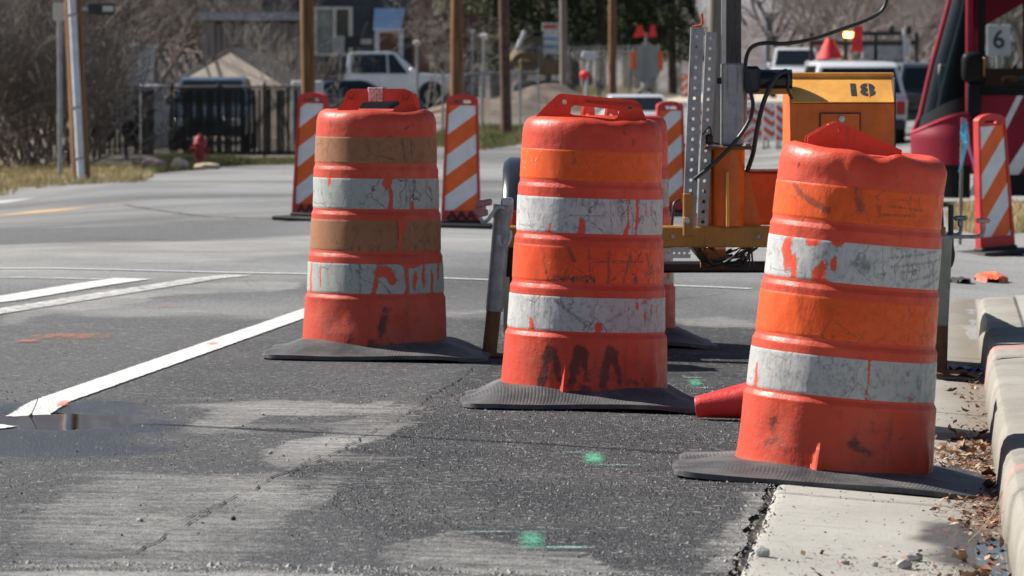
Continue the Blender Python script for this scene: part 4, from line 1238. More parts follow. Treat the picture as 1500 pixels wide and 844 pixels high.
# separate sloped panel and its seam
mb = MB(); a = Vector((bx0 + .002, -.0615, z(152) + .004)); b = Vector((bx1 - .002, -.0615, z(152) + .004)); up = Vector((0, .18, z(112) - z(152))) * .94
nn = Vector((0, -(z(112) - z(152)), .18)).normalized() * .004
PA, PUP = a.copy(), up.copy()
mb.add([a, b, b + up, a + up, a + nn, b + nn, b + up + nn, a + up + nn], [(4, 5, 6, 7), (0, 1, 5, 4), (1, 2, 6, 5), (2, 3, 7, 6), (3, 0, 4, 7)])
panel = mb.part('sloped_panel', M_AMBERSUN, trailer)
mb = MB(); mb.box((bx0 - .008, .095, z(112) - .004), (bx1 + .010, .49, z(112) + .016), .004); mb.part('lid', M_AMBERSUN, trailer, 30)
mb = MB(); mb.box((bx1 - .001, -.061, z(318)), (bx1 + .006, .40, z(114)), .002); mb.part('side_gasket', M_BLKM, trailer)
a, b = L(1201, 232), L(1257, 167)
mb = MB(); mb.plate([(a.x, a.z), (b.x, a.z), (b.x, b.z), (a.x, b.z)], (), .007, -.068); door_ = mb.part('door', M_AMBER, trailer)
mb = MB(); mb.plate([(a.x - .006, a.z), (b.x + .006, a.z), (b.x + .006, b.z + .006), (a.x - .006, b.z + .006)], [[(a.x - .002, a.z + .004), (b.x + .002, a.z + .004), (b.x + .002, b.z + .002), (a.x - .002, b.z + .002)]], .004, -.0645)
mb.part('door_seal', M_BLKM, trailer)
c_ = L(1231, 174)
mb = MB(); mb.lathe([(.0, -.082), (.0075, -.082), (.008, -.079), (.0095, -.079), (.0125, -.078), (.013, -.070)], 18, 'Y', (c_.x, 0, c_.z)); mb.part('lock', M_GALV, door_, 30)
me = text_mesh('18', .122, M_STENCIL, .0005, .0055, .92)
o = link('number', me, trailer)
mid = Vector((L(1261, 0).x, PA.y + PUP.y * .44, PA.z + PUP.z * .44)) + nn * 1.3
o.location = mid; o.rotation_euler = (math.atan2(z(112) - z(152), .18), 0, R(0))
# stencil breaks across the digits
mb = MB(); q = Matrix.Translation(mid) @ Euler((math.atan2(z(112) - z(152), .18), 0, 0)).to_matrix().to_4x4()
mb.M = q
mb.box((.0305, -.05, -.0002), (.0345, .05, .0010))
mb.part('stencil_break', M_AMBERSUN, trailer)
# hinges, rivets and bolts
for px in ():
    mb = MB(); c_ = L(px, 112); mb.tube([(c_.x - .03, .092, c_.z + .004), (c_.x + .03, .092, c_.z + .004)], .007, 8); mb.part('hinge', M_GALVD, trailer, 40)
for (px, py, yy_) in [(1038, 214, -.06), (1095, 214, -.06), (985, 346, -.056), (1110, 346, -.056), (1130, 346, -.056)]:
    mb = MB(); c_ = L(px, py); mb.lathe([(.008, 0), (.009, .003), (.009, .007), (.004, .008)] if py != 214 else [(.010, 0), (.010, .010)], 8, 'Y' if py != 214 else 'Z', (c_.x, yy_, c_.z)); mb.part('bolt', M_GALVD, trailer, 40)
# fenders, tyres, tail lamps
def fender(px0, px1, side):
    a, b = L(px0, 0).x, L(px1, 0).x
    cx = (a + b) / 2; w = abs(b - a)
    cz = L(0, 520).z + .36; cy = .60
    mb = MB(); vs, fs = [], []
    N = 22; prof_ = [(-w / 2, -.055), (-w / 2 + .006, -.02), (-w / 2 + .03, -.002), (w / 2 - .03, -.002), (w / 2 - .006, -.02), (w / 2, -.055)]
    for i in range(N + 1):
        g_ = R(-8 + 196 * i / N)
        for (x, dr) in prof_:
            r_ = .42 + dr
            vs.append((cx + x, cy - r_ * math.cos(g_), cz + r_ * math.sin(g_)))
    m_ = len(prof_)
    for i in range(N):
        for j in range(m_ - 1): fs.append((i * m_ + j, i * m_ + j + 1, (i + 1) * m_ + j + 1, (i + 1) * m_ + j))
    mb.add(vs, fs); mb.part('fender', M_BLKP, trailer, 40)
    mb = MB(); mb.lathe([(.19, -.10), (.31, -.10), (.345, -.075), (.352, 0), (.345, .075), (.31, .10), (.19, .10)], 40, 'X', (cx, cy, cz - .0), close=False)
    ty = mb.part('tyre', M_BLK, trailer, 30)
    mb = MB(); mb.lathe([(.0, -.05), (.08, -.05), (.17, -.03), (.195, -.09)], 24, 'X', (cx, cy, cz), close=False)
    mb.lathe([(.195, .09), (.17, .03), (.08, .05), (0, .05)], 24, 'X', (cx, cy, cz), close=False)
    mb.part('rim', M_GALVD, ty, 30)
fender(736, 812, -1); fender(1322, 1393, 1)
mb = bx(MB(), 748, 309, 768, 334, .10, .14, .006); mb.part('tail_lamp', M_LENS, trailer, 30)
mb = bx(MB(), 1357, 309, 1377, 334, .10, .14, .006); mb.part('tail_lamp', M_LENS, trailer, 30)
# jacks
def tube_px(name, pts, r, mat, dd, n=16):
    mb = MB(); mb.tube([L(x, y, dd) for x, y in pts], r, n); return mb.part(name, mat, trailer, 40)
JD = -.22
tube_px('jack_leg', [(736, 315), (724, 456)], .034, M_GALVD, JD)
tube_px('jack_foot_tube', [(724, 450), (717, 517)], .029, M_RUST, JD)
fz = L(716, 519, JD)
mb = MB(); gp = T(tp.x + fz.x, tp.y + JD) - tp.z; mb.box((fz.x - .07, JD - .06, gp + .002), (fz.x + .07, JD + .06, gp + .014), .003); mb.part('foot_plate', M_RUST, trailer)
tube_px('jack_collar', [(737.5, 300), (736, 320)], .040, M_GALVD, JD)
mb = MB(); mb.box(L(741, 303, JD) + Vector((-.02, -.02, 0)), L(741, 290, JD) + Vector((.03, .03, 0)), .006)
mb.tube(spline([L(738, 306, JD - .05), L(730, 304, JD - .06), L(722, 312, JD - .06), L(715, 322, JD - .06), L(708, 325, JD - .06), L(703, 318, JD - .06), L(702, 308, JD - .06)], 5), .007, 8)
mb.tube(spline([L(731, 345, JD - .05), L(733, 358, JD - .055), L(742, 361, JD - .055), L(748, 348, JD - .05), L(747, 338, JD - .045)], 5), .006, 8)
mb.part('crank', M_GALV, trailer, 40)
for (x0_, y0_, x1_, y1_) in ((697, 299, 721, 296), (695, 309, 712, 306), (699, 314, 715, 311)):
    mb = MB(); mb.tube([L(x0_, y0_, JD - .06), L(x0_ + 2, y0_, JD - .06), L(x1_ - 2, y1_, JD - .06), L(x1_, y1_, JD - .06)], [.009, .0135, .0135, .009], 12); mb.part('grip', M_PINK, trailer, 50)
# right jack
mb = MB(); a, b = L(1366, 478, -.15), L(1391, 345, -.15); mb.box((a.x, -.20, a.z), (b.x, -.13, b.z), .008, 0, Euler((0, R(2.5), 0))); mb.part('jack_leg', M_OLIVE, trailer, 30)
mb = MB(); a, b = L(1368, 546, -.15), L(1387, 470, -.15); mb.box((a.x, -.195, a.z), (b.x, -.145, b.z), .006, 0, Euler((0, R(1.5), 0))); mb.part('jack_foot_tube', M_RUST, trailer, 30)
gp = T(tp.x + L(1377, 0).x, tp.y - .17) - tp.z
cxj = L(1382, 0).x
mb = MB(); mb.box((cxj - .085, -.26, gp + .002), (cxj + .085, -.08, gp + .014), .003); mb.part('foot_plate', M_RUST, trailer)
mb = MB()
mb.tube(spline([L(1372, 348, -.2), L(1392, 347, -.2), L(1420, 347, -.2), L(1434, 346, -.2), L(1440, 341, -.2), L(1441, 332, -.2)], 5), .0075, 8)
mb.part('crank', M_GALVD, trailer, 40); mb = MB()
mb.tube(spline([L(1386, 342, .35), L(1400, 344, .35), L(1407, 340, .35), L(1408, 330, .35)], 5), .0075, 8)
mb.part('crank', M_GALVD, trailer, 40); mb = MB()
mb.tube(spline([L(1393, 300, -.16), L(1393, 355, -.16), L(1395, 374, -.16), L(1391, 389, -.16), L(1384, 388, -.16)], 6), .011, 8)
mb.part('hook', M_BLKM, trailer, 40)
for (x_, y_, dd) in ((1440, 325, -.2), (1407, 321, .35)):
    mb = MB(); c = L(x_, y_, dd)
    mb.box(c + Vector((-.028, -.016, -.006)), c + Vector((.028, .016, .014)), .007); mb.box(c + Vector((-.010, -.013, -.032)), c + Vector((.010, .013, -.004)), .004)
    mb.part('crank_knob', M_GALVD if dd > 0 else M_PINK, trailer, 40)
# cables
def cable(pts, r, sub=6):
    mb = MB(); mb.tube(spline([L(*p) for p in pts], sub), r, 8); return mb.part('cable', M_HOSE, trailer, 60)
cable([(1302, -30, -.05), (1296, 10, -.06), (1272, 28, -.06), (1235, 42, -.06), (1190, 57, -.06), (1150, 64, -.06), (1122, 63, -.06), (1103, 68, -.06), (1094, 82, -.07), (1092, 105, -.09), (1098, 130, -.10), (1103, 155, -.11), (1096, 180, -.12), (1075, 210, -.13), (1045, 240, -.14), (1017, 263, -.15)], .0082)
cable([(1152, 104, -.05), (1140, 110, -.07), (1127, 130, -.08), (1117, 155, -.08), (1109, 190, -.09), (1103, 225, -.06), (1094, 252, 0)], .010)
cable([(1150, 103, -.05), (1155, 112, -.06), (1154, 130, -.05), (1160, 145, -.04)], .006)
cable([(983, 340, .07), (986, 310, .08), (988, 298, .09), (996, 292, .10)], .006)
rc = random.Random(4)
for k in range(9):
    x0_ = 1012 + k * 4; 
    pts = [(x0_, 362, .1)] + [(x0_ + (j + 1) * rc.uniform(12, 18), 372 + 14 * math.sin((j + 1) * .8 + rc.uniform(-.3, .3)) + rc.uniform(-5, 5), .1 + rc.uniform(-.04, .04)) for j in range(4)] + [(1085 + k * 3, 363, .1)]
    cable(pts, rc.choice((.004, .005, .0065)), 5)
mb = MB(); a, b = L(1028, 391), L(1072, 362); mb.lathe([(.05, 0), (.05, .10)], 20, 'X', (a.x, .14, (a.z + b.z) / 2)); mb.part('winch_drum', M_RUST, trailer, 40)
cable([(1095, 362, .1), (1098, 378, .1), (1096, 392, .1)], .004); cable([(1101, 362, .1), (1102, 380, .1), (1104, 390, .1)], .004)
# ================================================================== BACKGROUND
M_WOOD = NT('pole_wood'); t = M_WOOD
st = t.noise(1, 5, .7, t.map((14, 14, .8))); c = t.mix(t.ramp(st, .3, .7), (.13, .062, .030), (.27, .145, .075))
c = t.mix(t.ramp(t.noise(.7, 3), .5, .8, 0, .5), c, (.20, .16, .13)); M_WOOD = t.done(t.bsdf(c, .85, 0, t.bump(st, .4, .02), .2))
M_WOODG = NT('grey_wood'); t = M_WOODG
st = t.noise(1, 5, .7, t.map((14, 14, .8))); c = t.mix(t.ramp(st, .3, .7), (.14, .115, .095), (.33, .29, .25)); M_WOODG = t.done(t.bsdf(c, .85, 0, t.bump(st, .4, .02), .2))
M_WHITE = simple('chalky_white_paint', (.62, .63, .64), .6, 0, .15, 5)
M_CONDUIT = simple('pale_grey_conduit', (.60, .63, .68), .5, 0, .12, 6)
def pole(px, s, wpx, top, mat, label, lean=0.0, conduit=False, h=9.5, by=None):
    d = F_PX / s; p = on_ground(px, d); r = wpx / s / 2
    root = thing('utility_pole', label, 'utility pole', p, (0, lean, 0), 'wooden utility poles beside the road')
    mb = MB(); mb.tube([(0, 0, -.3), (0, 0, h * .5), (0, 0, h)], [r * 1.02, r * .92, r * .8], 16); mb.part('pole_shaft', mat, root, 40)
    if conduit:
        mb = MB(); x = .02; mb.tube([(x, -r - .05, -.2), (x - .03, -r - .05, h * .5), (x - .06, -r - .04, h * .9)], .062, 12); mb.part('conduit', M_CONDUIT, root, 40)
        for z in (.35, 1.15, 2.6, 4.2):
            mb = MB(); mb.box((x - .09, -r - .125, z), (x + .07, -r + .02, z + .03), .004); mb.part('strap', M_GALVD, root)
    return root
pole(119, 93, 27, 0, M_WOOD, 'utility pole with a pale grey conduit on the dry grass verge', R(-2.4), True)
pole(453, 73, 21, 0, M_WOOD, 'utility pole rising behind the striped panel left of the browned drum', R(-.7))
pole(668, 68, 19, 0, M_WOOD, 'utility pole rising behind the panel marked AAA', R(.5))
pole(742, 58, 16, 0, simple('dark_creosoted_wood', (.10, .055, .04), .85, 0, .4, 6), 'dark utility pole standing in the green grass strip', R(-1.2))
pole(826, 42, 11, 0, M_WOODG, 'grey weathered utility pole behind the middle drum handle', R(-.5))
pole(897, 42, 12, 0, M_WOOD, 'red-brown utility pole left of the diamond road sign', 0)
pole(1046, 74, 22, 0, M_WOODG, 'thick grey-brown utility pole directly behind the drilled posts and mast', R(.4))

# ---- trees
def tree_data(seed, h, stems=1, levels=4, spread=.5, r0=.12, kids=(5, 5, 4, 4), droop=0.0, base_spread=0.0):
    q = random.Random(seed); trunk, crown = MB(), MB()
    def grow(p, d, L_, r, lv):
        seg = 5 if lv < 2 else 3
        pts, rs = [p], [r]
        for k in range(seg):
            d = (d + Vector((q.gauss(0, .13), q.gauss(0, .13), q.gauss(.02, .08) - droop * lv * .02))).normalized()
            pts.append(pts[-1] + d * (L_ / seg)); rs.append(max(r * (1 - .72 * (k + 1) / seg), .0035))
        (trunk if lv < 2 else crown).tube(pts, rs, 7 if lv == 0 else 5 if lv == 1 else 3, cap=False)
        if lv >= levels: return
        n_ = kids[min(lv, len(kids) - 1)]
        for k in range(n_):
            t_ = q.uniform(.28 if lv else .35, 1.0); i = min(int(t_ * seg), seg - 1)
            b = pts[i].lerp(pts[i + 1], t_ * seg - i)
            a = Vector((q.gauss(0, 1), q.gauss(0, 1), q.gauss(.15, .5))).normalized()
            nd = (d * (1 - spread) + a * spread + Vector((0, 0, .12))).normalized()
            grow(b, nd, L_ * q.uniform(.45, .72), max(rs[i] * q.uniform(.45, .65), .0035), lv + 1)
    for k in range(stems):
        d = Vector((q.gauss(0, .12 + base_spread), q.gauss(0, .12 + base_spread), 1)).normalized()
        grow(Vector((q.gauss(0, .15 * (stems > 1)), q.gauss(0, .15 * (stems > 1)), -.1)), d, h * q.uniform(.55, .68), r0 * q.uniform(.7, 1), 0)
    return trunk, crown
M_BARK = simple('grey_brown_bark', (.115, .090, .072), .9, 0, .35, 4)
M_TWIG = simple('dull_brown_twigs', (.150, .128, .112), .9, 0, .45, 1.2)
M_TWIGP = simple('pale_sunbleached_twigs', (.34, .30, .26), .9, 0, .3, 2)
TV = []
for (sd, h, st_, lv, sp, r0, kids, bs) in ((3, 8.5, 1, 4, .52, .16, (7, 6, 5, 4), 0), (11, 7.0, 2, 4, .55, .11, (6, 5, 5, 4), .1), (21, 3.4, 8, 3, .5, .035, (6, 6, 5), .35), (29, 2.6, 10, 3, .55, .028, (6, 6, 4), .5), (35, 5.0, 3, 4, .6, .06, (6, 5, 4, 4), .2)):
    a, b = tree_data(sd, h, st_, lv, sp, r0, kids, 0, bs)
    TV.append((a.mesh('trunk', M_BARK, 60), b.mesh('crown', M_TWIG)))
TVP = (TV[4][0].copy(), TV[4][1].copy())
for me in TVP: me.materials.clear(); me.materials.append(M_TWIGP)
def plant(name, v, label, cat, px, s, sc=1.0, rz=0.0, group=None):
    root = thing(name, label, cat, on_ground(px, F_PX / s), (0, 0, rz), group); root.scale = (sc, sc, sc)
    link('trunk', v[0], root); link('crown', v[1], root)
    return root
qr = random.Random(5)
GB = 'bare trees behind the left verge'
for (px, s, v, sc) in ((25, 60, 0, 1.15), (92, 56, 1, 1.25), (150, 52, 0, 1.2), (-40, 58, 1, 1.3), (-95, 52, 0, 1.2), (60, 46, 0, 1.35), (190, 44, 1, 1.4)):
    plant('bare_tree', TV[v], 'tall bare grey-brown tree in the thicket behind the left verge', 'tree', px, s, sc, qr.uniform(0, 6), GB)
GS = 'leafless shrubs along the left verge'
for (px, s, v, sc) in ((-25, 80, 2, 1.1), (10, 78, 3, 1.2), (38, 76, 2, 1.1), (62, 79, 3, 1.25), (85, 75, 2, 1.15), (102, 73, 3, 1.3), (130, 70, 3, 1.1), (20, 70, 2, 1.3), (72, 68, 2, 1.35), (-5, 66, 2, 1.4)):
    plant('leafless_shrub', TV[v], 'tangled leafless shrub left of the pole with the conduit', 'shrub', px, s, sc, qr.uniform(0, 6), GS)
plant('bare_sapling', TVP, 'pale bare sapling in front of the tan gable', 'tree', 262, 60, .42, 1.0)
plant('bare_sapling', TVP, 'pale bare sapling beside the weathered plank wall', 'tree', 418, 58, .62, 2.0)
plant('bare_sapling', TVP, 'pale leafless tree in front of the evergreens right of the brick pier', 'tree', 628, 44, .8, 3.0)
plant('bare_tree', TV[1], 'bare tree leaning over the roof of the dark house', 'tree', 375, 46, .9, 2.2)
# ---- evergreens: many small needle clumps in an uneven crown
M_EVER = NT('evergreen_needles'); t = M_EVER
n1 = t.noise(.9, 4); rn = t.n('ShaderNodeObjectInfo').outputs['Random']
c = t.mix(t.ramp(n1, .35, .7), (.020, .030, .016), (.060, .075, .030)); M_EVER = t.done(t.bsdf(c, .8, spec=.15))
M_EVERY = simple('olive_green_foliage', (.105, .115, .045), .8, 0, .5, 1.2)
def crown_mesh(seed, h, w, n, mat, size=.13):
    q = random.Random(seed); mb = MB()
    for k in range(n):
        z = q.random() ** .9; a = q.uniform(0, 6.283); lob = .72 + .28 * math.sin(a * 3 + z * 9 + seed) * math.sin(z * 17 + seed)
        rr = w * lob * (1 - z * .86) ** .75 * q.uniform(.55, 1.05) ** .5
        c = Vector((rr * math.cos(a), rr * math.sin(a), .15 * h + z * h * .87))
        for j in range(2):
            d1 = Vector((q.gauss(0, 1), q.gauss(0, 1), q.gauss(-.2, .6))).normalized() * size * q.uniform(.6, 1.7); d2 = d1.orthogonal().normalized() * size * q.uniform(.25, .5)
            o_ = c + Vector((q.gauss(0, .1), q.gauss(0, .1), q.gauss(0, .1)))
            mb.add([o_ - d1 * .3 - d2, o_ - d1 * .3 + d2, o_ + d1], [(0, 1, 2)])
    return mb.mesh('crown', mat)
EV = [crown_mesh(1, 9, 2.6, 5200, M_EVER), crown_mesh(2, 10.5, 2.2, 5200, M_EVER), crown_mesh(3, 7, 2.8, 4600, M_EVERY)]
mbt = MB(); mbt.tube([(0, 0, -.2), (0, 0, 4), (0, 0, 8.5)], [.24, .17, .04], 8); EVT = mbt.mesh('trunk', M_BARK, 40)
GE = 'dark evergreen trees behind the dirt lot'
for (px, s, v, sc) in ((655, 36, 2, .95), (690, 33, 2, 1.0), (725, 35, 0, 1), (765, 32, 1, 1), (800, 34, 0, 1.05), (842, 32, 1, 1.05), (880, 34, 0, 1.05), (918, 33, 1, 1.0), (955, 32, 0, 1.0), (985, 34, 1, .85), (740, 30, 0, 1.2), (860, 29, 0, 1.25), (930, 29, 1, 1.2)):
    r_ = thing('evergreen_tree', ('dark evergreen tree in the row behind the diamond sign and dirt lot' if v < 2 else ('olive green evergreen left of the pale street lamp' if px < 680 else 'olive green evergreen rising right behind the street lamp head')), 'tree', on_ground(px, F_PX / s), (0, 0, qr.uniform(0, 6)), GE if v < 2 else 'olive evergreens by the street lamp')
    r_.scale = (sc, sc, sc); link('crown', EV[v], r_); link('trunk', EVT, r_)
# ---- hillside and far wood
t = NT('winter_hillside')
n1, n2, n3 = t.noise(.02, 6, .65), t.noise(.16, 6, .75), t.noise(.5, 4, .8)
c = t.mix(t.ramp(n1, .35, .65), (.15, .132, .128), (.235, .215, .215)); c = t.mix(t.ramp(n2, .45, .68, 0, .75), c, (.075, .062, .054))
c = t.mix(t.ramp(n3, .52, .72, 0, .5), c, (.30, .275, .26)); zh = t.sep(t.co())[2]; c = t.mix(t.math('MULTIPLY', t.ramp(zh, 3.0, 9.0), t.ramp(n2, .3, .6, .45, .9)), c, (.36, .36, .39))  # upper slope paler and bluer: distance haze and thin snow put into the colour
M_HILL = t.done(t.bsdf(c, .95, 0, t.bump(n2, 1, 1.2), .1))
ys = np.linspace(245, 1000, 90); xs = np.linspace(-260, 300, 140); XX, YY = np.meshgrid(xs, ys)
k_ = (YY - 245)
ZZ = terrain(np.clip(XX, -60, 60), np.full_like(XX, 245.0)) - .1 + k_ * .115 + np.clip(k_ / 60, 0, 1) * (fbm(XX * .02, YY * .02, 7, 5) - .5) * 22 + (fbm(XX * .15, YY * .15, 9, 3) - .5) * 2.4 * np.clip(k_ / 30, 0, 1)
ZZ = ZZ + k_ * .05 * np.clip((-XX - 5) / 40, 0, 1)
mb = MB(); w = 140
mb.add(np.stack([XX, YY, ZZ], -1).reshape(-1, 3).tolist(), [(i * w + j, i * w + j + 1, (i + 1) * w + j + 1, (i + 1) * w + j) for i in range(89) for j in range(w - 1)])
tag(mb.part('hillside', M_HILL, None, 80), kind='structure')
# a wood on the slope that reads as one mass
def joined(name, src, places, mat):
    n_ = len(src.vertices); co = np.empty(n_ * 3, np.float32); src.vertices.foreach_get('co', co); co = co.reshape(-1, 3)
    nl = len(src.loops); li = np.empty(nl, np.int32); src.loops.foreach_get('vertex_index', li)
    npoly = len(src.polygons); ls = np.empty(npoly, np.int32); lt = np.empty(npoly, np.int32); src.polygons.foreach_get('loop_start', ls); src.polygons.foreach_get('loop_total', lt)
    C, I, S, Tt = [], [], [], []
    for i, (x, y, z, sc, a) in enumerate(places):
        ca, sa = math.cos(a), math.sin(a)
        C.append(np.stack([x + sc * (co[:, 0] * ca - co[:, 1] * sa), y + sc * (co[:, 0] * sa + co[:, 1] * ca), z + sc * co[:, 2]], -1)); I.append(li + i * n_); S.append(ls + i * nl); Tt.append(lt)
    C, I, S, Tt = map(np.concatenate, (C, I, S, Tt))
    me = bpy.data.meshes.new(name); me.vertices.add(len(C)); me.vertices.foreach_set('co', C.ravel().astype(np.float32))
    me.loops.add(len(I)); me.loops.foreach_set('vertex_index', I.astype(np.int32)); me.polygons.add(len(S)); me.polygons.foreach_set('loop_start', S.astype(np.int32)); me.polygons.foreach_set('loop_total', Tt.astype(np.int32))
    me.update(calc_edges=True); return link(name, me, None, mat)
a, b = tree_data(77, 8.0, 2, 3, .55, .13, (7, 7, 6), 0, .15); b.v = a.v + b.v; b.f = a.f + [tuple(i + a.n for i in f) for f in b.f]; b.m = [0] * len(b.f)
wt = b.mesh('wood', M_TWIG)
pl = []
for k in range(110):
    d = qr.uniform(185, 300); px = qr.uniform(-250, 560) if k < 55 else qr.uniform(1110, 1700)
    x = (px - 750) / F_PX * d; z = T(x, min(d, 245)) + max(0, d - 245) * .12 - .4
    pl.append((x, d, z, qr.uniform(.8, 1.5), qr.uniform(0, 6)))
o = joined('far_wood', wt, pl[:55], M_TWIG); tag(o, 'brown mass of bare winter trees on the rising ground at the left', 'wood', None, 'stuff')
o = joined('far_wood', wt, pl[55:], simple('pale_lilac_twigs', (.25, .215, .205), .9, 0, .3, .4)); tag(o, 'pale mass of bare winter trees on the rising ground at the right', 'wood', None, 'stuff')
# ---- left verge: dry grass
t = NT('dry_grass')
n1 = t.noise(.8, 4); c = t.mix(t.ramp(n1, .4, .62), (.64, .50, .30), (.34, .30, .13)); c = t.mix(t.ramp(t.noise(9, 3), .4, .7, 0, .6), c, (.52, .42, .26)); M_GRASS = t.done(t.bsdf(c, .9, spec=.1))
t = NT('green_grass')
n1 = t.noise(1.2, 4); c = t.mix(t.ramp(n1, .35, .65), (.10, .14, .045), (.30, .26, .13)); M_GRASSG = t.done(t.bsdf(c, .9, spec=.1))
def grass(name, label, pts, n, h, mat, seed):
    q = random.Random(seed); poly = gpoly(pts); xs_ = [p[0] for p in poly]; ys_ = [p[1] for p in poly]
    X = np.array([q.uniform(min(xs_), max(xs_)) for _ in range(n * 3)]); Y = np.array([q.uniform(min(ys_), max(ys_)) for _ in range(n * 3)])
    k = in_poly(X, Y, poly); X, Y = X[k][:n], Y[k][:n]
    dens = fbm(X * .8, Y * .5, seed, 3); keep = dens > .36; X, Y = X[keep], Y[keep]; Z = terrain(X, Y)
    mb = MB()
    for x, y, z in zip(X, Y, Z):
        a = q.uniform(0, 6.28); w_ = q.uniform(.006, .016); hh = h * q.uniform(.4, 1.3); lx, ly = q.gauss(0, .5) * hh, q.gauss(0, .5) * hh
        ca, sa = math.cos(a) * w_, math.sin(a) * w_
        mb.v += [(x - ca, y - sa, z - .06), (x + ca, y + sa, z - .06), (x + lx, y + ly, z + hh)]; mb.f.append((mb.n, mb.n + 1, mb.n + 2)); mb.m.append(0); mb.n += 3
    o = mb.part(name, mat); tag(o, label, 'grass', None, 'stuff'); return o
grass('dry_grass', 'straw coloured dry grass round the pole with the conduit', [(-120, 296), (0, 288), (60, 276), (130, 270), (205, 268), (225, 258), (200, 246), (-120, 236)], 26000, .11, M_GRASS, 1)
grass('verge_grass', 'green and straw grass along the foot of the fence', [(215, 252), (330, 243), (440, 241), (470, 236), (440, 231), (240, 232), (190, 242)], 12000, .12, M_GRASSG, 2)
grass('grass_strip', 'green grass strip at the foot of the dark pole', [(640, 214), (700, 221), (765, 212), (770, 188), (690, 186), (640, 196)], 12000, .14, M_GRASSG, 3)
grass('dry_weeds', 'dry weeds on the ground beside the bus', [(1395, 335), (1440, 345), (1520, 338), (1520, 306), (1400, 306)], 7000, .09, M_GRASS, 4)
grass('slope_weeds', 'thin straw weeds on the bank under the diamond sign', [(850, 142), (930, 140), (925, 118), (840, 120)], 6000, .22, M_GRASS, 6)
# ---- stones on the verge
def stone(name, label, loc, size, seed, mat, group=None, flat=.6):
    q = random.Random(seed); bm = bmesh.new(); bmesh.ops.create_icosphere(bm, subdivisions=2, radius=1)
    for v in bm.verts:
        n_ = v.co.normalized(); k = 1 + .22 * math.sin(n_.x * 3 + seed) * math.cos(n_.y * 4 + seed * 2) + q.uniform(-.07, .07)
        v.co = Vector((n_.x * k * size[0] / 2, n_.y * k * size[1] / 2, n_.z * k * size[2] / 2))
    bm.verts.index_update()
    mb = MB(); mb.add([v.co for v in bm.verts], [[v.index for v in f.verts] for f in bm.faces]); bm.free()
    o = mb.part(name, mat, None, 25); o.location = (loc[0], loc[1], loc[2] + size[2] * .32); o.rotation_euler = (0, 0, q.uniform(-.3, .3))
    return tag(o, label, 'stone', group)
M_ST1 = simple('pinkish_stone', (.36, .25, .24), .9, 0, .3, 9, .4); M_ST2 = simple('tan_stone', (.55, .42, .31), .9, 0, .25, 9, .4); M_ST3 = simple('grey_stone', (.34, .33, .31), .9, 0, .35, 14, .4)
stone('boulder', 'pinkish angular boulder left of the red hydrant', on_ground(226, F_PX / 80), (.48, .4, .24), 3, M_ST1)
stone('boulder', 'rounded tan boulder just left of the red hydrant', on_ground(263, F_PX / 80), (.36, .34, .22), 5, M_ST2)
stone('boulder', 'low tan stone at the foot of the hydrant', on_ground(303, F_PX / 81), (.46, .3, .14), 8, M_ST2)
# ---- hydrant
M_HYD = simple('hydrant_red_paint', (.36, .022, .032), .5, 0, .25, 8)
hp = on_ground(293, F_PX / 78); hyd = thing('fire_hydrant', 'dark red fire hydrant in front of the dark fence', 'fire hydrant', hp)
mb = MB(); mb.lathe([(.15, 0), (.15, .03), (.10, .04), (.10, .38), (.135, .39), (.135, .42), (.12, .43), (.10, .50), (.06, .555), (.03, .57), (.03, .61)], 24); mb.part('barrel', M_HYD, hyd, 35)
for sx in (-1, 1):
    mb = MB(); mb.lathe([(.045, 0), (.045, .13 * sx), (.058, .13 * sx), (.058, .17 * sx), (.02, .175 * sx), (.02, .20 * sx)], 16, 'X', (0, 0, .30)); mb.part('side_outlet', M_HYD, hyd, 35)
mb = MB(); mb.lathe([(.06, -.09), (.06, -.15), (.072, -.15), (.072, -.18), (.02, -.185), (.02, -.2)], 16, 'Y', (0, 0, .27)); mb.part('front_outlet', M_HYD, hyd, 35)
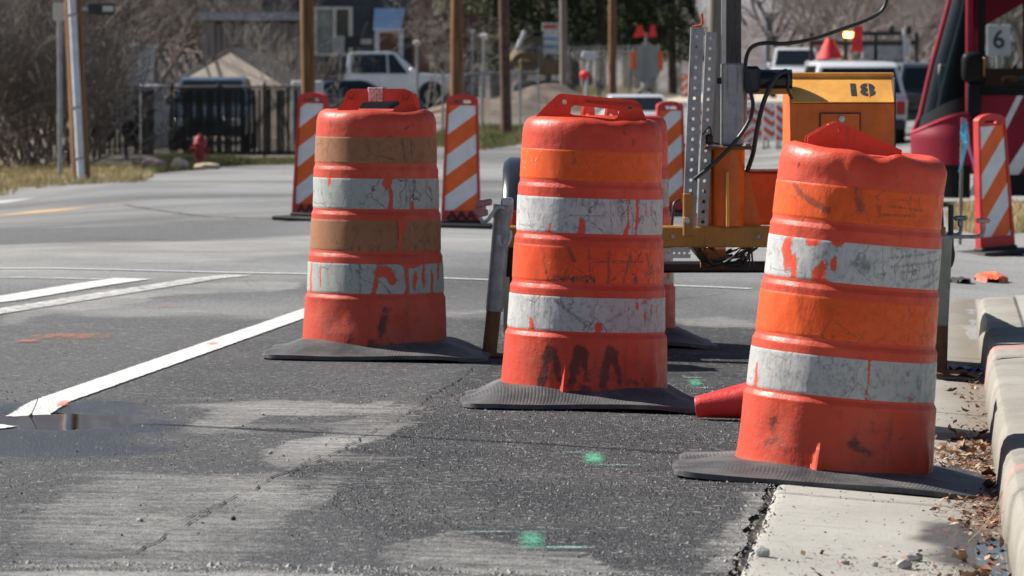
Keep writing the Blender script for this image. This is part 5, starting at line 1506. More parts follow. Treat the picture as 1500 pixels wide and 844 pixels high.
# ---- chain-link fences
M_WIRE = simple('dull_black_fence_wire', (.022, .022, .023), .6, .2, .3, 2)
M_DKPOST = simple('dull_dark_post', (.075, .072, .068), .6, .2, .3, 2)
M_WIREG = simple('galvanised_fence_wire', (.30, .30, .30), .5, .5, .2, 2)
def fence(label, p0, p1, h, mat, pitch=.07, wire=.006, posts=6, slats=0, seed=1):
    p0, p1 = Vector(p0), Vector(p1); d = p1 - p0; ln = math.hypot(d.x, d.y)
    root = thing('chain_link_fence', label, 'fence', p0, (0, 0, math.atan2(d.y, d.x)))
    dzs = lambda x: (d.z) * x / ln
    mb = MB(); n_ = int((ln + h) / pitch)
    for k in range(n_):
        for sg in (1, -1):
            x0_ = k * pitch - (h if sg > 0 else 0); x1_ = x0_ + sg * h if sg > 0 else x0_ - h
            a_, b_ = (x0_, .03), (x0_ + h, h) if sg > 0 else (x0_ - h, h)
            pts = []
            for (x, z) in (a_, b_): pts.append([x, z])
            (xa, za), (xb, zb) = pts
            lo, hi = 0, ln
            def cut(xa, za, xb, zb):
                if xa < lo: t_ = (lo - xa) / (xb - xa); xa, za = lo, za + (zb - za) * t_
                elif xa > hi: t_ = (hi - xa) / (xb - xa); xa, za = hi, za + (zb - za) * t_
                return xa, za
            if max(xa, xb) < lo or min(xa, xb) > hi: continue
            xa, za = cut(xa, za, xb, zb); xb, zb = cut(xb, zb, xa, za)
            mb.tube([(xa, 0, za + dzs(xa)), (xb, 0, zb + dzs(xb))], wire / 2, 3, cap=False)
    o = mb.part('wire_mesh', mat, root); o['kind'] = 'stuff'
    for k in range(posts + 1):
        x = ln * k / posts; mb = MB(); mb.tube([(x, .03, -.2 + dzs(x)), (x, .03, h + .08 + dzs(x))], .032, 8); mb.part('post', M_WIREG if mat is M_WIREG else M_DKPOST, root, 40)
    mb = MB(); mb.tube([(0, .03, h), (ln, .03, h + d.z)], .022, 8); mb.part('top_rail', M_WIREG if mat is M_WIREG else M_DKPOST, root, 40)
    if slats:
        q = random.Random(seed); mbs = MB(); x = 0
        while x < ln:
            if q.random() < slats: mbs.box((x, .006, .05 + dzs(x)), (x + .052, .012, h - .04 - q.uniform(0, .06) + dzs(x)))
            x += .060
        o = mbs.part('privacy_slat', M_SLAT, root); o['kind'] = 'stuff'
    return root
M_SLAT = simple('black_privacy_slats', (.030, .028, .027), .6, 0, .5, .6)
fence('black slatted chain-link fence behind the red hydrant', on_ground(118, 101), on_ground(455, 99), 1.46, M_WIRE, .052, .017, 5, .58, 3)
fence('galvanised chain-link fence round the dirt lot', on_ground(650, 124), on_ground(790, 132), 1.5, M_WIREG, .14, .007, 5)
fence('low chain-link fence in front of the dark evergreens', on_ground(610, 178), on_ground(965, 182), 2.0, M_WIREG, .2, .014, 8)
# ---- buildings
M_TANW = simple('tan_stucco', (.45, .385, .33), .85, 0, .08, .8, .1, 30); M_ROOFE = simple('dark_roof_edge', (.05, .045, .045), .8)
M_DBLUE = simple('dark_slate_blue_siding', (.035, .042, .058), .7, 0, .2, .7); M_TRIM = simple('cream_trim', (.52, .50, .46), .6, 0, .1, 3)
M_PANE = NT('window_glass'); t = M_PANE; M_PANE = t.done(t.bsdf((.03, .035, .035), .08, spec=.6))
M_PANEL = simple('pale_curtain_glass', (.22, .25, .24), .3, 0, .2, 2)
M_BRICKP = simple('dull_red_brick', (.17, .09, .075), .85, 0, .3, 2); M_PLK = NT('weathered_planks'); t = M_PLK
st = t.noise(1, 5, .7, t.map((9, 9, .25))); c = t.mix(t.ramp(st, .3, .7), (.10, .082, .075), (.33, .29, .27)); M_PLK = t.done(t.bsdf(c, .9, spec=.1))
def bpt(px, py, d): return P(px, py, d)
# tan gable garage
d = 124.0; g0 = on_ground(333, d); sc_ = F_PX / d
gar = thing('garage', 'tan garage gable end with a dark roof edge behind the black fence', 'garage', g0, (0, 0, R(-46)))
gar.scale = (1.14 / math.cos(R(46)), 1, 1)
lz = lambda py: P(0, py, d).z - g0.z
lx = lambda px: (px - 333) / sc_
mb = MB(); outl = [(lx(238), -.3), (lx(428), -.3), (lx(428), lz(139)), (lx(336), lz(76)), (lx(238), lz(134))]
mb.plate(outl, (), .2, 0); mb.part('gable_wall', M_TANW, gar)
for (xa, ya_, xb, yb_) in ((230, 139, 336, 74), (336, 74, 437, 143)):
    a_, b_ = (lx(xa), lz(ya_)), (lx(xb), lz(yb_)); mb = MB()
    mb.add([(a_[0], -.02, a_[1] - .02), (b_[0], -.02, b_[1] - .02), (b_[0], .9, b_[1] - .02), (a_[0], .9, a_[1] - .02), (a_[0], -.02, a_[1] + .07), (b_[0], -.02, b_[1] + .07), (b_[0], .9, b_[1] + .07), (a_[0], .9, a_[1] + .07)], [(3, 2, 1, 0), (4, 5, 6, 7), (0, 1, 5, 4), (1, 2, 6, 5), (2, 3, 7, 6), (3, 0, 4, 7)])
    mb.part('roof', M_ROOFE, gar)
for x_ in (lx(238), lx(428) - .15):
    mb = MB(); mb.box((x_, .2, -.3), (x_ + .15, .8, lz(140))); mb.part('side_wall', M_TANW, gar)
# weathered plank barn wall behind it
d = 150.0; g0 = on_ground(350, d); sc_ = F_PX / d; lz = lambda py: P(0, py, d).z - g0.z; lx = lambda px: (px - 350) / sc_
barn = thing('plank_barn', 'weathered grey plank barn wall above the tan gable', 'barn', g0)
mb = MB(); mb.box((lx(296), .06, -.3), (lx(440), 6, lz(30))); mb.part('inner_wall', M_ROOFE, barn)
mbp = MB(); q = random.Random(2); x = lx(296)
k = 0
while x < lx(440):
    w_ = q.uniform(.10, .17); mbp.box((x, q.uniform(0, .03), -.3 + q.uniform(0, .1)), (x + w_ - .012, .055, lz(30) - q.uniform(0, .12))); x += w_; k += 1
o = mbp.part('plank', M_PLK, barn); o['kind'] = 'stuff'
mb = MB(); mb.box((lx(290), -.15, lz(30)), (lx(446), 6.2, lz(18))); mb.part('eave', simple('grey_metal_eave', (.30, .31, .33), .5), barn)
# dark slate house with framed window, door and awning
d = 176.0; g0 = on_ground(500, d); sc_ = F_PX / d; lz = lambda py: P(0, py, d).z - g0.z; lx = lambda px: (px - 500) / sc_
house = thing('house', 'dark slate blue house with a cream framed window behind the white pickup', 'house', g0)
wz0, wz1 = lz(78), lz(14)
mb = MB(); W_ = [(lx(463), wz0), (lx(513), wz0), (lx(513), wz1), (lx(463), wz1)]; D_ = [(lx(552), -.2), (lx(588), -.2), (lx(588), lz(45)), (lx(552), lz(45))]
mb.plate([(lx(385), -.3), (lx(604), -.3), (lx(604), lz(-90)), (lx(385), lz(-90))], [list(reversed(W_)), list(reversed(D_))], .25, 0); mb.part('wall', M_DBLUE, house)
for k in range(22):
    z_ = -.2 + k * .28
    if z_ > lz(-88): break
    for (xa, xb) in ((385, 460), (516, 549), (591, 604)):
        mb = MB(); mb.box((lx(xa), -.025, z_), (lx(xb), 0, z_ + .262)); mb.part('siding_board', M_DBLUE, house)
fr = None
mb = MB(); mb.plate([(lx(459), wz0 - .1), (lx(517), wz0 - .1), (lx(517), wz1 + .1), (lx(459), wz1 + .1)], [[(lx(465), wz0), (lx(488), wz0), (lx(488), wz1), (lx(465), wz1)], [(lx(493), wz0), (lx(511), wz0), (lx(511), wz1), (lx(493), wz1)]], .08, -.06); win = mb.part('window', M_TRIM, house)
mb = MB(); mb.box((lx(465), .05, wz0), (lx(488), .07, wz1)); mb.part('pane', M_PANEL, win)
mb = MB(); mb.box((lx(493), .05, wz0), (lx(511), .07, wz1)); mb.part('pane', M_PANE, win)
mb = MB(); mb.plate([(lx(549), -.2), (lx(591), -.2), (lx(591), lz(43)), (lx(549), lz(43))], [[(lx(556), .0), (lx(584), .0), (lx(584), lz(48)), (lx(556), lz(48))]], .1, -.05); dr = mb.part('door', M_CONDUIT, house)
mb = MB(); mb.box((lx(556), .05, 0), (lx(584), .07, lz(48))); mb.part('pane', M_BRICKP, dr)
a_ = lz(42); mb = MB(); mb.add([(lx(548), -1.0, a_), (lx(588), -1.0, a_), (lx(594), -.1, lz(12)), (lx(549), -.1, lz(12)), (lx(548), -1.0, a_ - .06), (lx(588), -1.0, a_ - .06), (lx(594), -.1, lz(12) - .06), (lx(549), -.1, lz(12) - .06)], [(0, 1, 2, 3), (7, 6, 5, 4), (0, 4, 5, 1), (1, 5, 6, 2), (2, 6, 7, 3), (3, 7, 4, 0)])
mb.part('awning', simple('pale_blue_metal_awning', (.50, .66, .86), .35, 0, .08, 4), house)
mb = MB(); mb.box((lx(380), -.4, lz(-90)), (lx(640), 8, lz(-96))); mb.part('roof', M_ROOFE, house)
mb = MB(); mb.box((lx(604), -.3, -.3), (lx(632), 3, lz(-130))); mb.part('brick_pier', M_BRICKP, house)
mb = MB(); mb.box((lx(604), 3, -.3), (lx(700), 7, lz(20))); mb.part('rear_wing', M_BRICKP, house)
# pale camper trailer on the left
d = 116.0; g0 = on_ground(172, d); sc_ = F_PX / d; lz = lambda py: P(0, py, d).z - g0.z; lx = lambda px: (px - 172) / sc_
cmp_ = thing('camper_trailer', 'pale blue-white camper trailer half hidden behind bare branches', 'camper', g0)
mb = MB(); mb.box((lx(138), 0, .35), (lx(207), 4.5, lz(66)), .12); mb.part('camper_body', simple('pale_blue_white_panel', (.42, .46, .52), .5, 0, .25, 1.2), cmp_, 40)
mb = MB(); mb.box((lx(143), -.03, lz(135)), (lx(166), .0, lz(100)), .01); mb.part('window', M_PANE, cmp_)
mb = MB(); mb.box((lx(138) - .05, -.06, lz(68)), (lx(207) + .05, 4.6, lz(64)), .02); mb.part('roof', M_WHITE, cmp_)
for x_ in (150, 196):
    mb = MB(); mb.lathe([(.3, 0), (.3, .2)], 16, 'Y', (lx(x_), .0, .3)); mb.part('wheel', M_BLK, cmp_, 40)
d = 112.0
mb = MB(); a_, b_ = on_ground(205, d), P(240, 124, d); mb.box((a_.x, d, a_.z), (b_.x, d + 1.2, b_.z), .03); tag(mb.part('utility_cabinet', M_CONDUIT, None, 30), 'pale grey cabinet beside the camper behind the fence', 'cabinet')
for px in (437, 463):
    d = 112.0; g_ = on_ground(px, d); top = P(px, 118, d).z
    mb = MB(); mb.box((g_.x - .16, d, g_.z), (g_.x + .16, d + .4, top), .03); tag(mb.part('white_post', M_WHITE, None, 30), 'white gate post %s of the pole behind the striped panel' % ('left' if px < 450 else 'right'), 'post')
# ---- vehicles
M_GLASSV = NT('vehicle_glass'); t = M_GLASSV; M_GLASSV = t.done(t.bsdf((.012, .016, .017), .06, spec=.6))
M_TIRE = simple('tyre_rubber', (.02, .02, .021), .8); M_RIM = simple('steel_rim', (.32, .33, .34), .4, .5); M_DARKP = simple('dark_trim', (.025, .025, .027), .5)
M_HEADL = simple('clear_lamp_lens', (.75, .75, .72), .1, 0, .1); M_AMBL = simple('amber_lens', (.8, .25, .02), .2)
def paint(name, col, rough=.28): 
    t = NT(name); return t.done(t.bsdf(t.mix(t.ramp(t.noise(1.5, 4), .3, .7), [x * .88 for x in col], col), rough, 0, None, .5, **{'Coat Weight': .5, 'Coat Roughness': .08}))
def vehicle(name, label, cat, px, s, yaw, pm, kind, group=None, width=1.9):
    root = thing(name, label, cat, on_ground(px, F_PX / s), (0, 0, yaw), group)
    hw = width / 2
    if kind == 'pickup':
        low = [(-2.9, .50), (-2.9, 1.12), (-1.15, 1.14), (1.15, 1.20), (2.55, 1.13), (2.85, .98), (2.9, .50)]; cab = [(-1.15, 1.12), (-1.08, 1.86), (-.9, 1.93), (.35, 1.95), (.62, 1.90), (1.42, 1.20)]; wx = (-1.75, 1.85); wr = .40
    elif kind == 'suv':
        low = [(-2.4, .38), (-2.45, .98), (-2.3, 1.06), (1.0, 1.10), (2.15, 1.0), (2.4, .82), (2.42, .38)]; cab = [(-2.32, 1.05), (-2.05, 1.66), (-1.8, 1.74), (.1, 1.77), (.4, 1.72), (1.2, 1.09)]; wx = (-1.4, 1.45); wr = .36
    else:
        low = [(-2.3, .32), (-2.32, .88), (-1.5, .96), (1.0, .95), (2.1, .82), (2.3, .62), (2.3, .32)]; cab = [(-1.75, .94), (-1.05, 1.38), (-.8, 1.43), (.1, 1.44), (.3, 1.41), (1.15, .95)]; wx = (-1.35, 1.4); wr = .33
    def shell(outl, y_of, nm, mat, bev=.05):
        bm = bmesh.new()
        A_ = [bm.verts.new((x, -y_of(z), z)) for x, z in outl]; B_ = [bm.verts.new((x, y_of(z), z)) for x, z in outl]
        bm.faces.new(A_); bm.faces.new(list(reversed(B_)))
        for i in range(len(outl)):
            j = (i + 1) % len(outl); bm.faces.new((A_[j], A_[i], B_[i], B_[j]))
        bmesh.ops.recalc_face_normals(bm, faces=bm.faces)
        bmesh.ops.bevel(bm, geom=list(bm.edges), offset=bev, segments=2, affect='EDGES', profile=.6)
        me = bpy.data.meshes.new(nm); bm.to_mesh(me); bm.free(); me.shade_smooth(); me.set_sharp_from_angle(angle=R(40)); return link(nm, me, root, mat)
    zb = cab[0][1]; zt = max(z for x, z in cab)
    body = shell(low, lambda z: hw * (.97 if z < .6 else 1 - .03 * max(0, z - .8)), 'body', pm, .07)
    tum = lambda z: hw * (.97 - .17 * (z - zb) / (zt - zb))
    shell([(cab[0][0], zb - .08)] + cab + [(cab[-1][0], zb - .08)], tum, 'cab', pm, .06)
    # side windows
    def side_win(x0_, x1_, x2_, x3_, z0_, z1_):
        for sg in (-1, 1):
            mb = MB(); e = .012
            f = [(x0_, sg * (tum(z0_) + e), z0_), (x1_, sg * (tum(z0_) + e), z0_), (x2_, sg * (tum(z1_) + e), z1_), (x3_, sg * (tum(z1_) + e), z1_)]
            g_ = [(x, y - sg * .03, z) for x, y, z in f]
            mb.add(f + g_, [(0, 1, 2, 3), (7, 6, 5, 4), (0, 4, 5, 1), (1, 5, 6, 2), (2, 6, 7, 3), (3, 7, 4, 0)]); mb.part('side_window', M_GLASSV, root)
    z0_, z1_ = zb + .06, zt - .10
    if kind == 'pickup':
        side_win(-.98, .30, .26, -.92, z0_, z1_); side_win(.36, 1.02, .52, .32, z0_, z1_)
    else:
        xm = (cab[1][0] + cab[4][0]) / 2
        side_win(cab[1][0] + .05, xm - .05, xm - .05, cab[2][0] + .1, z0_, z1_); side_win(xm + .03, cab[-1][0] - .28, cab[4][0] - .08, xm + .03, z0_, z1_)
    for (a_, b_, nm) in ((cab[-1], cab[-2], 'windshield'), (cab[0], cab[1], 'rear_window')):
        ax, az = a_; bx_, bz = b_; f_ = .10
        p0_ = (ax + (bx_ - ax) * f_, az + (bz - az) * f_); p1_ = (ax + (bx_ - ax) * .93, az + (bz - az) * .93)
        nx_, nz_ = (bz - az), -(bx_ - ax); l_ = math.hypot(nx_, nz_); sg = 1 if nm == 'windshield' else -1
        nx_, nz_ = nx_ / l_ * .014 * sg, nz_ / l_ * .014 * sg
        mb = MB(); ya_, yb_ = tum(p0_[1]) - .09, tum(p1_[1]) - .09
        f = [(p0_[0] + nx_, -ya_, p0_[1] + nz_), (p0_[0] + nx_, ya_, p0_[1] + nz_), (p1_[0] + nx_, yb_, p1_[1] + nz_), (p1_[0] + nx_, -yb_, p1_[1] + nz_)]
        g_ = [(x - nx_ * 2.2, y, z - nz_ * 2.2) for x, y, z in f]
        mb.add(f + g_, [(0, 1, 2, 3), (7, 6, 5, 4), (0, 4, 5, 1), (1, 5, 6, 2), (2, 6, 7, 3), (3, 7, 4, 0)]); mb.part(nm, M_GLASSV, root)
    for x in wx:
        for sg in (-1, 1):
            mb = MB(); mb.lathe([(wr * 1.18, 0), (wr * 1.18, sg * .012)], 24, 'Y', (x, sg * (hw * .975), wr + .05)); mb.part('wheel_arch', M_DARKP, root, 40)
            mb = MB(); mb.lathe([(wr * .62, -.10), (wr * .9, -.11), (wr, -.08), (wr, .08), (wr * .9, .11), (wr * .62, .10)], 24, 'Y', (x, sg * (hw - .085), wr)); w_ = mb.part('wheel', M_TIRE, root, 35)
            mb = MB(); mb.lathe([(wr * .62, .0), (wr * .60, sg * .112), (wr * .2, sg * .09), (0.0, sg * .10)], 20, 'Y', (x, sg * (hw - .085), wr), close=False); mb.part('rim', M_RIM, w_, 35)
    fx, rx = low[-2][0], low[1][0]; zl = low[-2][1]
    for sg in (-1, 1):
        mb = MB(); mb.box((fx - .10, sg * hw * .62 - .2, zl - .22), (fx + .05, sg * hw * .62 + .2, zl - .03), .03); mb.part('headlight', M_HEADL, root, 30)
        mb = MB(); mb.box((rx - .03, sg * hw * .84 - .09, low[1][1] - .30), (rx + .05, sg * hw * .84 + .09, low[1][1] - .02), .02); mb.part('tail_light', M_LENS, root, 30)
        mb = MB(); xm_ = cab[-1][0] - .25; mb.box((xm_ - .08, sg * (hw + .04) - .10, zb + .05), (xm_ + .08, sg * (hw + .04) + .10, zb + .25), .03); mb.part('wing_mirror', pm, root, 30)
    mb = MB(); mb.box((fx - .06, -hw * .42, zl - .36), (fx + .06, hw * .42, zl - .06), .02); mb.part('grille', M_DARKP, root, 30)
    mb = MB(); mb.box((fx - .05, -hw * .93, low[0][1] - .02), (fx + .12, hw * .93, low[0][1] + .2), .04); mb.part('front_bumper', M_DARKP if kind != 'pickup' else M_RIM, root, 30)
    mb = MB(); mb.box((rx - .12, -hw * .93, low[0][1] - .02), (rx + .05, hw * .93, low[0][1] + .2), .04); mb.part('rear_bumper', M_DARKP, root, 30)
    return root
PW = paint('silver_white_paint', (.84, .86, .90)); PW2 = paint('white_paint', (.72, .73, .74)); PDK = paint('dark_paint', (.020, .024, .032)); PGR = paint('black_grey_paint', (.03, .032, .036))
tr = vehicle('pickup_truck', 'silver-white pickup truck parked side-on above the browned drum handle', 'pickup truck', 556, 41.5, 0, PW, 'pickup')
mb = MB(); mb.box((-3.05, -1.0, .62), (-1.22, 1.0, 1.2), .03); mb.part('flatbed', M_DARKP, tr, 30)
mb = MB(); mb.box((-3.0, -.9, 1.203), (-1.25, .9, 1.55), .03); mb.part('bed_load', simple('dark_bed_load', (.07, .06, .055), .9, 0, .6, 3), tr, 30)
vehicle('parked_car', 'dark blue-grey car facing out through the black slatted fence', 'car', 313, 66, R(-90), paint('grey_blue_paint', (.10, .13, .17)), 'suv').scale = (.92, .92, .92)
vehicle('white_suv', 'white car seen from behind right above the control box', 'car', 1241, 71, R(92), PW2, 'suv', width=1.95)
vehicle('dark_suv', 'dark grey car between the control box and the red bus', 'car', 1352, 66, R(93), PGR, 'suv').scale = (.9, .9, .9)
vehicle('white_sedan', 'white car seen from behind next to the bright drum handle', 'car', 929, 64, R(92), PW2, 'sedan').scale = (.8, .8, .8)
vehicle('far_pickup', 'small white pickup far down the road left of the work truck', 'pickup truck', 1164, 38, R(-92), PW2, 'pickup')
vehicle('blue_car', 'dark blue car below the white pickup, nearly hidden by the drum handle', 'car', 520, 50, R(8), paint('deep_blue_paint', (.02, .03, .05)), 'sedan').scale = (.85, .85, .85)
# far work truck with a black rack, beacon, stacked signs and cones
wt_ = on_ground(1275, 128); sc_ = F_PX / 128.; lz = lambda py: P(0, py, 128).z - wt_.z; lx = lambda px: (px - 1275) / sc_
wtr = thing('work_truck', 'work truck with a black ladder rack and a lit amber beacon on the road', 'truck', wt_)
mb = MB(); mb.box((lx(1195), 0, .5), (lx(1345), 5, lz(88)), .05); mb.part('truck_bed', simple('grey_truck_body', (.20, .20, .21), .6, 0, .3, 1.5), wtr, 30)
mb = MB(); mb.box((lx(1262), -.05, lz(87)), (lx(1322), .1, lz(66)), .02); mb.part('tailgate_board', simple('pale_grey_board', (.34, .34, .35), .6), wtr)
for (a_, b_, c_, d_) in ((1185, 1345, 60, 66), (1240, 1330, 46, 52)):
    mb = MB(); mb.box((lx(a_), -.1, lz(d_)), (lx(b_), .05, lz(c_)), .01); mb.part('rack_rail', M_DARKP, wtr)
for px in (1188, 1238, 1282, 1342):
    mb = MB(); mb.box((lx(px) - .05, -.05, .4), (lx(px) + .05, .05, lz(48)), .01); mb.part('rack_post', M_DARKP, wtr)
for (px, y0_, y1_) in ((1325, 92, 42), (1331, 80, 58)):
    mb = MB(); mb.tube([(lx(px), -.2, lz(y0_)), (lx(px) - .04, -.2, lz(y1_))], .05, 8); mb.part('white_stanchion', M_WHITE, wtr, 40)
for px in (1304, 1329):
    mb = MB(); mb.box((lx(px) - .09, -.15, lz(50)), (lx(px) + .09, .05, lz(38)), .04); mb.part('work_light', M_DARKP, wtr, 30)
mb = MB(); mb.lathe([(.3, lz(96)), (.3, .2)], 20, 'Z', (lx(1215), 2, 0)); mb.part('wheel', M_TIRE, wtr)
for px in (1215, 1325):
    mb = MB(); mb.lathe([(.45, 0), (.45, .25)], 20, 'Y', (lx(px), .1, .45)); mb.part('wheel', M_TIRE, wtr, 40)
t = NT('lit_amber_beacon'); e = t.n('ShaderNodeEmission'); e.inputs[0].default_value = (1, .50, .10, 1); e.inputs[1].default_value = 7.0; M_BEAC = t.done(e.outputs[0])
mb = MB(); mb.box((lx(1235), -.12, lz(55)), (lx(1254), .0, lz(47)), .03); mb.part('beacon', M_BEAC, wtr, 30)
M_FLUO = simple('fluorescent_red_cloth', (.86, .045, .045), .7, 0, .15, 5)
mb = MB(); mb.add([(lx(1245), -.16, lz(76)), (lx(1262), -.16, lz(76)), (lx(1263), -.14, lz(38)), (lx(1250), -.13, lz(38)), (lx(1245), -.12, lz(76)), (lx(1262), -.12, lz(76)), (lx(1263), -.10, lz(38)), (lx(1250), -.09, lz(38))], [(0, 1, 2, 3), (7, 6, 5, 4), (0, 4, 5, 1), (1, 5, 6, 2), (2, 6, 7, 3), (3, 7, 4, 0)])
o = mb.part('red_flag', M_FLUO); o.location = wt_; tag(o, 'bright red flag hanging at the back of the work truck', 'flag')
mb = MB(); mb.lathe([(.36, 0), (.33, .06), (.10, lz(57) - lz(86)), (.02, lz(57) - lz(86))], 14, 'Z'); o = mb.part('red_sign_cone', M_FLUO, None, 30); o.location = wt_ + Vector((lx(1214), -.35, lz(86))); tag(o, 'wide red cone on the tail of the work truck', 'cone')
# ---- barricades across the far lane, small panels and signs
def barricade(label, px, s, phase, w=.55, h=.95):
    root = thing('chevron_barricade', label, 'barricade', on_ground(px, F_PX / s), (0, 0, R(qr.uniform(-6, 6))), 'red and white chevron barricades across the far lane')
    mb = MB(); mb.box((-w / 2, 0, .18), (w / 2, .04, h), .01); mb.part('board', M_VW, root)
    mbs = MB(); k = 0; z = -.4
    while z < h + .3:
        for sg in (-1, 1):
            pl_ = clip_poly(clip_poly([(0, .20), (sg * w / 2 * .97, .20), (sg * w / 2 * .97, h - .02), (0, h - .02)], -sg * .75, 1, z + .11), sg * .75, -1, -z)
            if len(pl_) > 2: mbs.add([(x, -.004, zz) for x, zz in pl_], [tuple(range(len(pl_)))])
        z += .22
    mbs.part('chevron', M_VO2, root)
    for sx in (-1, 1):
        mb = MB(); mb.box((sx * w * .42 - .02, -.25, 0), (sx * w * .42 + .02, .25, .05), .01); mb.part('foot', M_BLK, root); 
        mb = MB(); mb.box((sx * w * .42 - .02, .041, .03), (sx * w * .42 + .02, .07, h)); mb.part('upright', M_GALVD, root)
    return root
M_VO2 = simple('red_orange_sheeting', (.66, .085, .035), .5)
for i, px in enumerate((1030, 1047, 1088, 1112, 1131, 1152)):
    barricade(('chevron barricade nearest the drilled posts, left of the mast', 'chevron barricade seen just left of the mast edge', 'chevron barricade directly right of the mast', 'second chevron barricade to the right of the mast', 'third chevron barricade to the right of the mast', 'chevron barricade next to the control box')[i], px, 66 + (i % 3), 0, .42 + .06 * (i % 2), .98)
for i, (px, s) in enumerate(((946, 30), (1003, 38), (1098, 40), (1070, 44))):
    p = on_ground(px, F_PX / s); vertical_panel(('striped panel leaning at the foot of the diamond sign', 'far striped panel left of the drilled posts', 'far striped panel right of the mast, in the distance', 'far striped panel just left of the mast')[i], p, (0, R((14, 0, 0, 0)[i]), 0), .95, 1.0, 0, period=.34, group='far striped panels')
# diamond road-work sign seen from behind, with two flags
ds = 42.0; d = F_PX / ds; p = on_ground(946, d); lz = lambda py: P(0, py, d).z - p.z; lx = lambda px: (px - 946) / ds
sg_ = thing('diamond_road_sign', 'grey back of a diamond road sign on a stand beneath two red flags', 'road sign', p)
M_SGB = simple('dull_grey_sign_back', (.33, .32, .30), .7, 0, .1, 2)
mb = MB(); mb.plate([(lx(946), lz(58)), (lx(971), lz(80)), (lx(971), lz(102)), (lx(952), lz(122)), (lx(940), lz(122)), (lx(923), lz(102)), (lx(923), lz(80))], (), .05, 0); mb.part('sign_panel', M_SGB, sg_)
for (a_, b_) in ((924, 931), (964, 971)):
    mb = MB(); mb.box((lx(a_), -.03, lz(102)), (lx(b_), -.003, lz(76)), .01); mb.part('orange_strip', M_VO, sg_)
mb = MB(); mb.tube([(lx(946), -.03, 0), (lx(946), -.03, lz(48))], .04, 8); mb.part('mast_rod', M_GALVD, sg_)
for a_ in (-.9, .9):
    mb = MB(); mb.tube([(lx(946), 0, .6), (lx(946) + a_, -.3, -.02)], .04, 8); mb.part('stand_leg', M_BLKM, sg_)
for (a_, b_, k) in ((927, 946, 0), (949, 962, 1)):
    mb = MB(); pts = [(lx(a_), lz(55)), (lx(b_) , lz(54)), (lx((a_ + b_) / 2 + 3), lz(36)), (lx((a_ + b_) / 2 - 2), lz(37))]
    mb.plate(pts, (), .03, -.10); o = mb.part('warning_flag', M_FLUO); o.location = p; tag(o, 'red warning flag, %s of the two above the diamond sign' % ('wider' if k == 0 else 'narrower'), 'flag')
# sign with red and blue bands, street lamp, small tilted sign, white trunk
ds = 36.; d = F_PX / ds; p = on_ground(806, d); lz = lambda py: P(0, py, d).z - p.z; lx = lambda px: (px - 806) / ds
bs = thing('banner_sign', 'white board with a red line and blue stripes beside the grey pole', 'sign', p)
mb = MB(); mb.box((lx(794), 0, lz(79)), (lx(818), .06, lz(34)), .01); mb.part('board', M_WHITE, bs)
for (y0_, y1_, m_) in ((36, 42, 'red'), (55, 59, 'blue'), (66, 69, 'blue')):
    mb = MB(); mb.box((lx(796), -.012, lz(y1_)), (lx(816), -.003, lz(y0_))); mb.part('stripe', simple('sign_' + m_, (.55, .08, .08) if m_ == 'red' else (.12, .30, .55), .6), bs)
for px in (798, 814):
    mb = MB(); mb.tube([(lx(px), .08, 0), (lx(px), .08, lz(36))], .035, 8); mb.part('post', M_GALVD, bs)
def lamp(px, s, py, label):
    d = F_PX / s; p = on_ground(px, d); z = P(0, py, d).z - p.z
    root = thing('street_lamp', label, 'street lamp', p)
    mb = MB(); mb.tube([(0, 0, 0), (0, 0, z)], [.06, .045], 10); mb.part('lamp_post', M_GALVD, root, 40)
    mb = MB(); mb.lathe([(.05, z), (.09, z + .05), (.12, z + .10), (.13, z + .16), (.0, z + .20)], 14, close=False); mb.part('lamp_head', M_WHITE, root, 40)
lamp(709, 46, 58, 'white headed street lamp on a thin post left of the dark pole')
lamp(611, 44, 68, 'white headed lamp post behind the hood of the pickup')
lamp(692, 40, 50, 'smaller white lamp close left of the street lamp by the dark pole')
ds = 42.; d = F_PX / ds; p = on_ground(860, d); lz = lambda py: P(0, py, d).z - p.z; lx = lambda px: (px - 860) / ds
ts_ = thing('tilted_sign_stand', 'small grey panel on a tilted stand with a red base by the bank', 'sign stand', p)
mb = MB(); mb.tube([(lx(857), 0, 0), (lx(862), 0, lz(86))], .05, 8); mb.part('stand_post', M_CONDUIT, ts_)
mb = MB(); mb.box((lx(852), -.1, lz(86)), (lx(874), .15, lz(76)), .03, 0, Euler((0, R(8), 0))); mb.part('panel', M_CONDUIT, ts_, 30)
mb = MB(); mb.lathe([(.05, lz(118)), (.17, lz(112)), (.17, lz(108)), (.05, lz(103))], 12, 'Z', (lx(856), 0, 0)); mb.part('red_drum_base', M_FLUO, ts_, 40)
d = F_PX / 31.; p = on_ground(994, d); wtk = thing('pale_trunk_tree', 'slender tree with a white trunk right of the diamond sign', 'tree', p)
mb = MB(); mb.tube([(0, 0, -.2), (.03, 0, 2), (-.02, 0, 4.5)], [.16, .13, .10], 8); mb.part('trunk', simple('white_bark', (.50, .48, .45), .8, 0, .4, 3), wtk, 40)

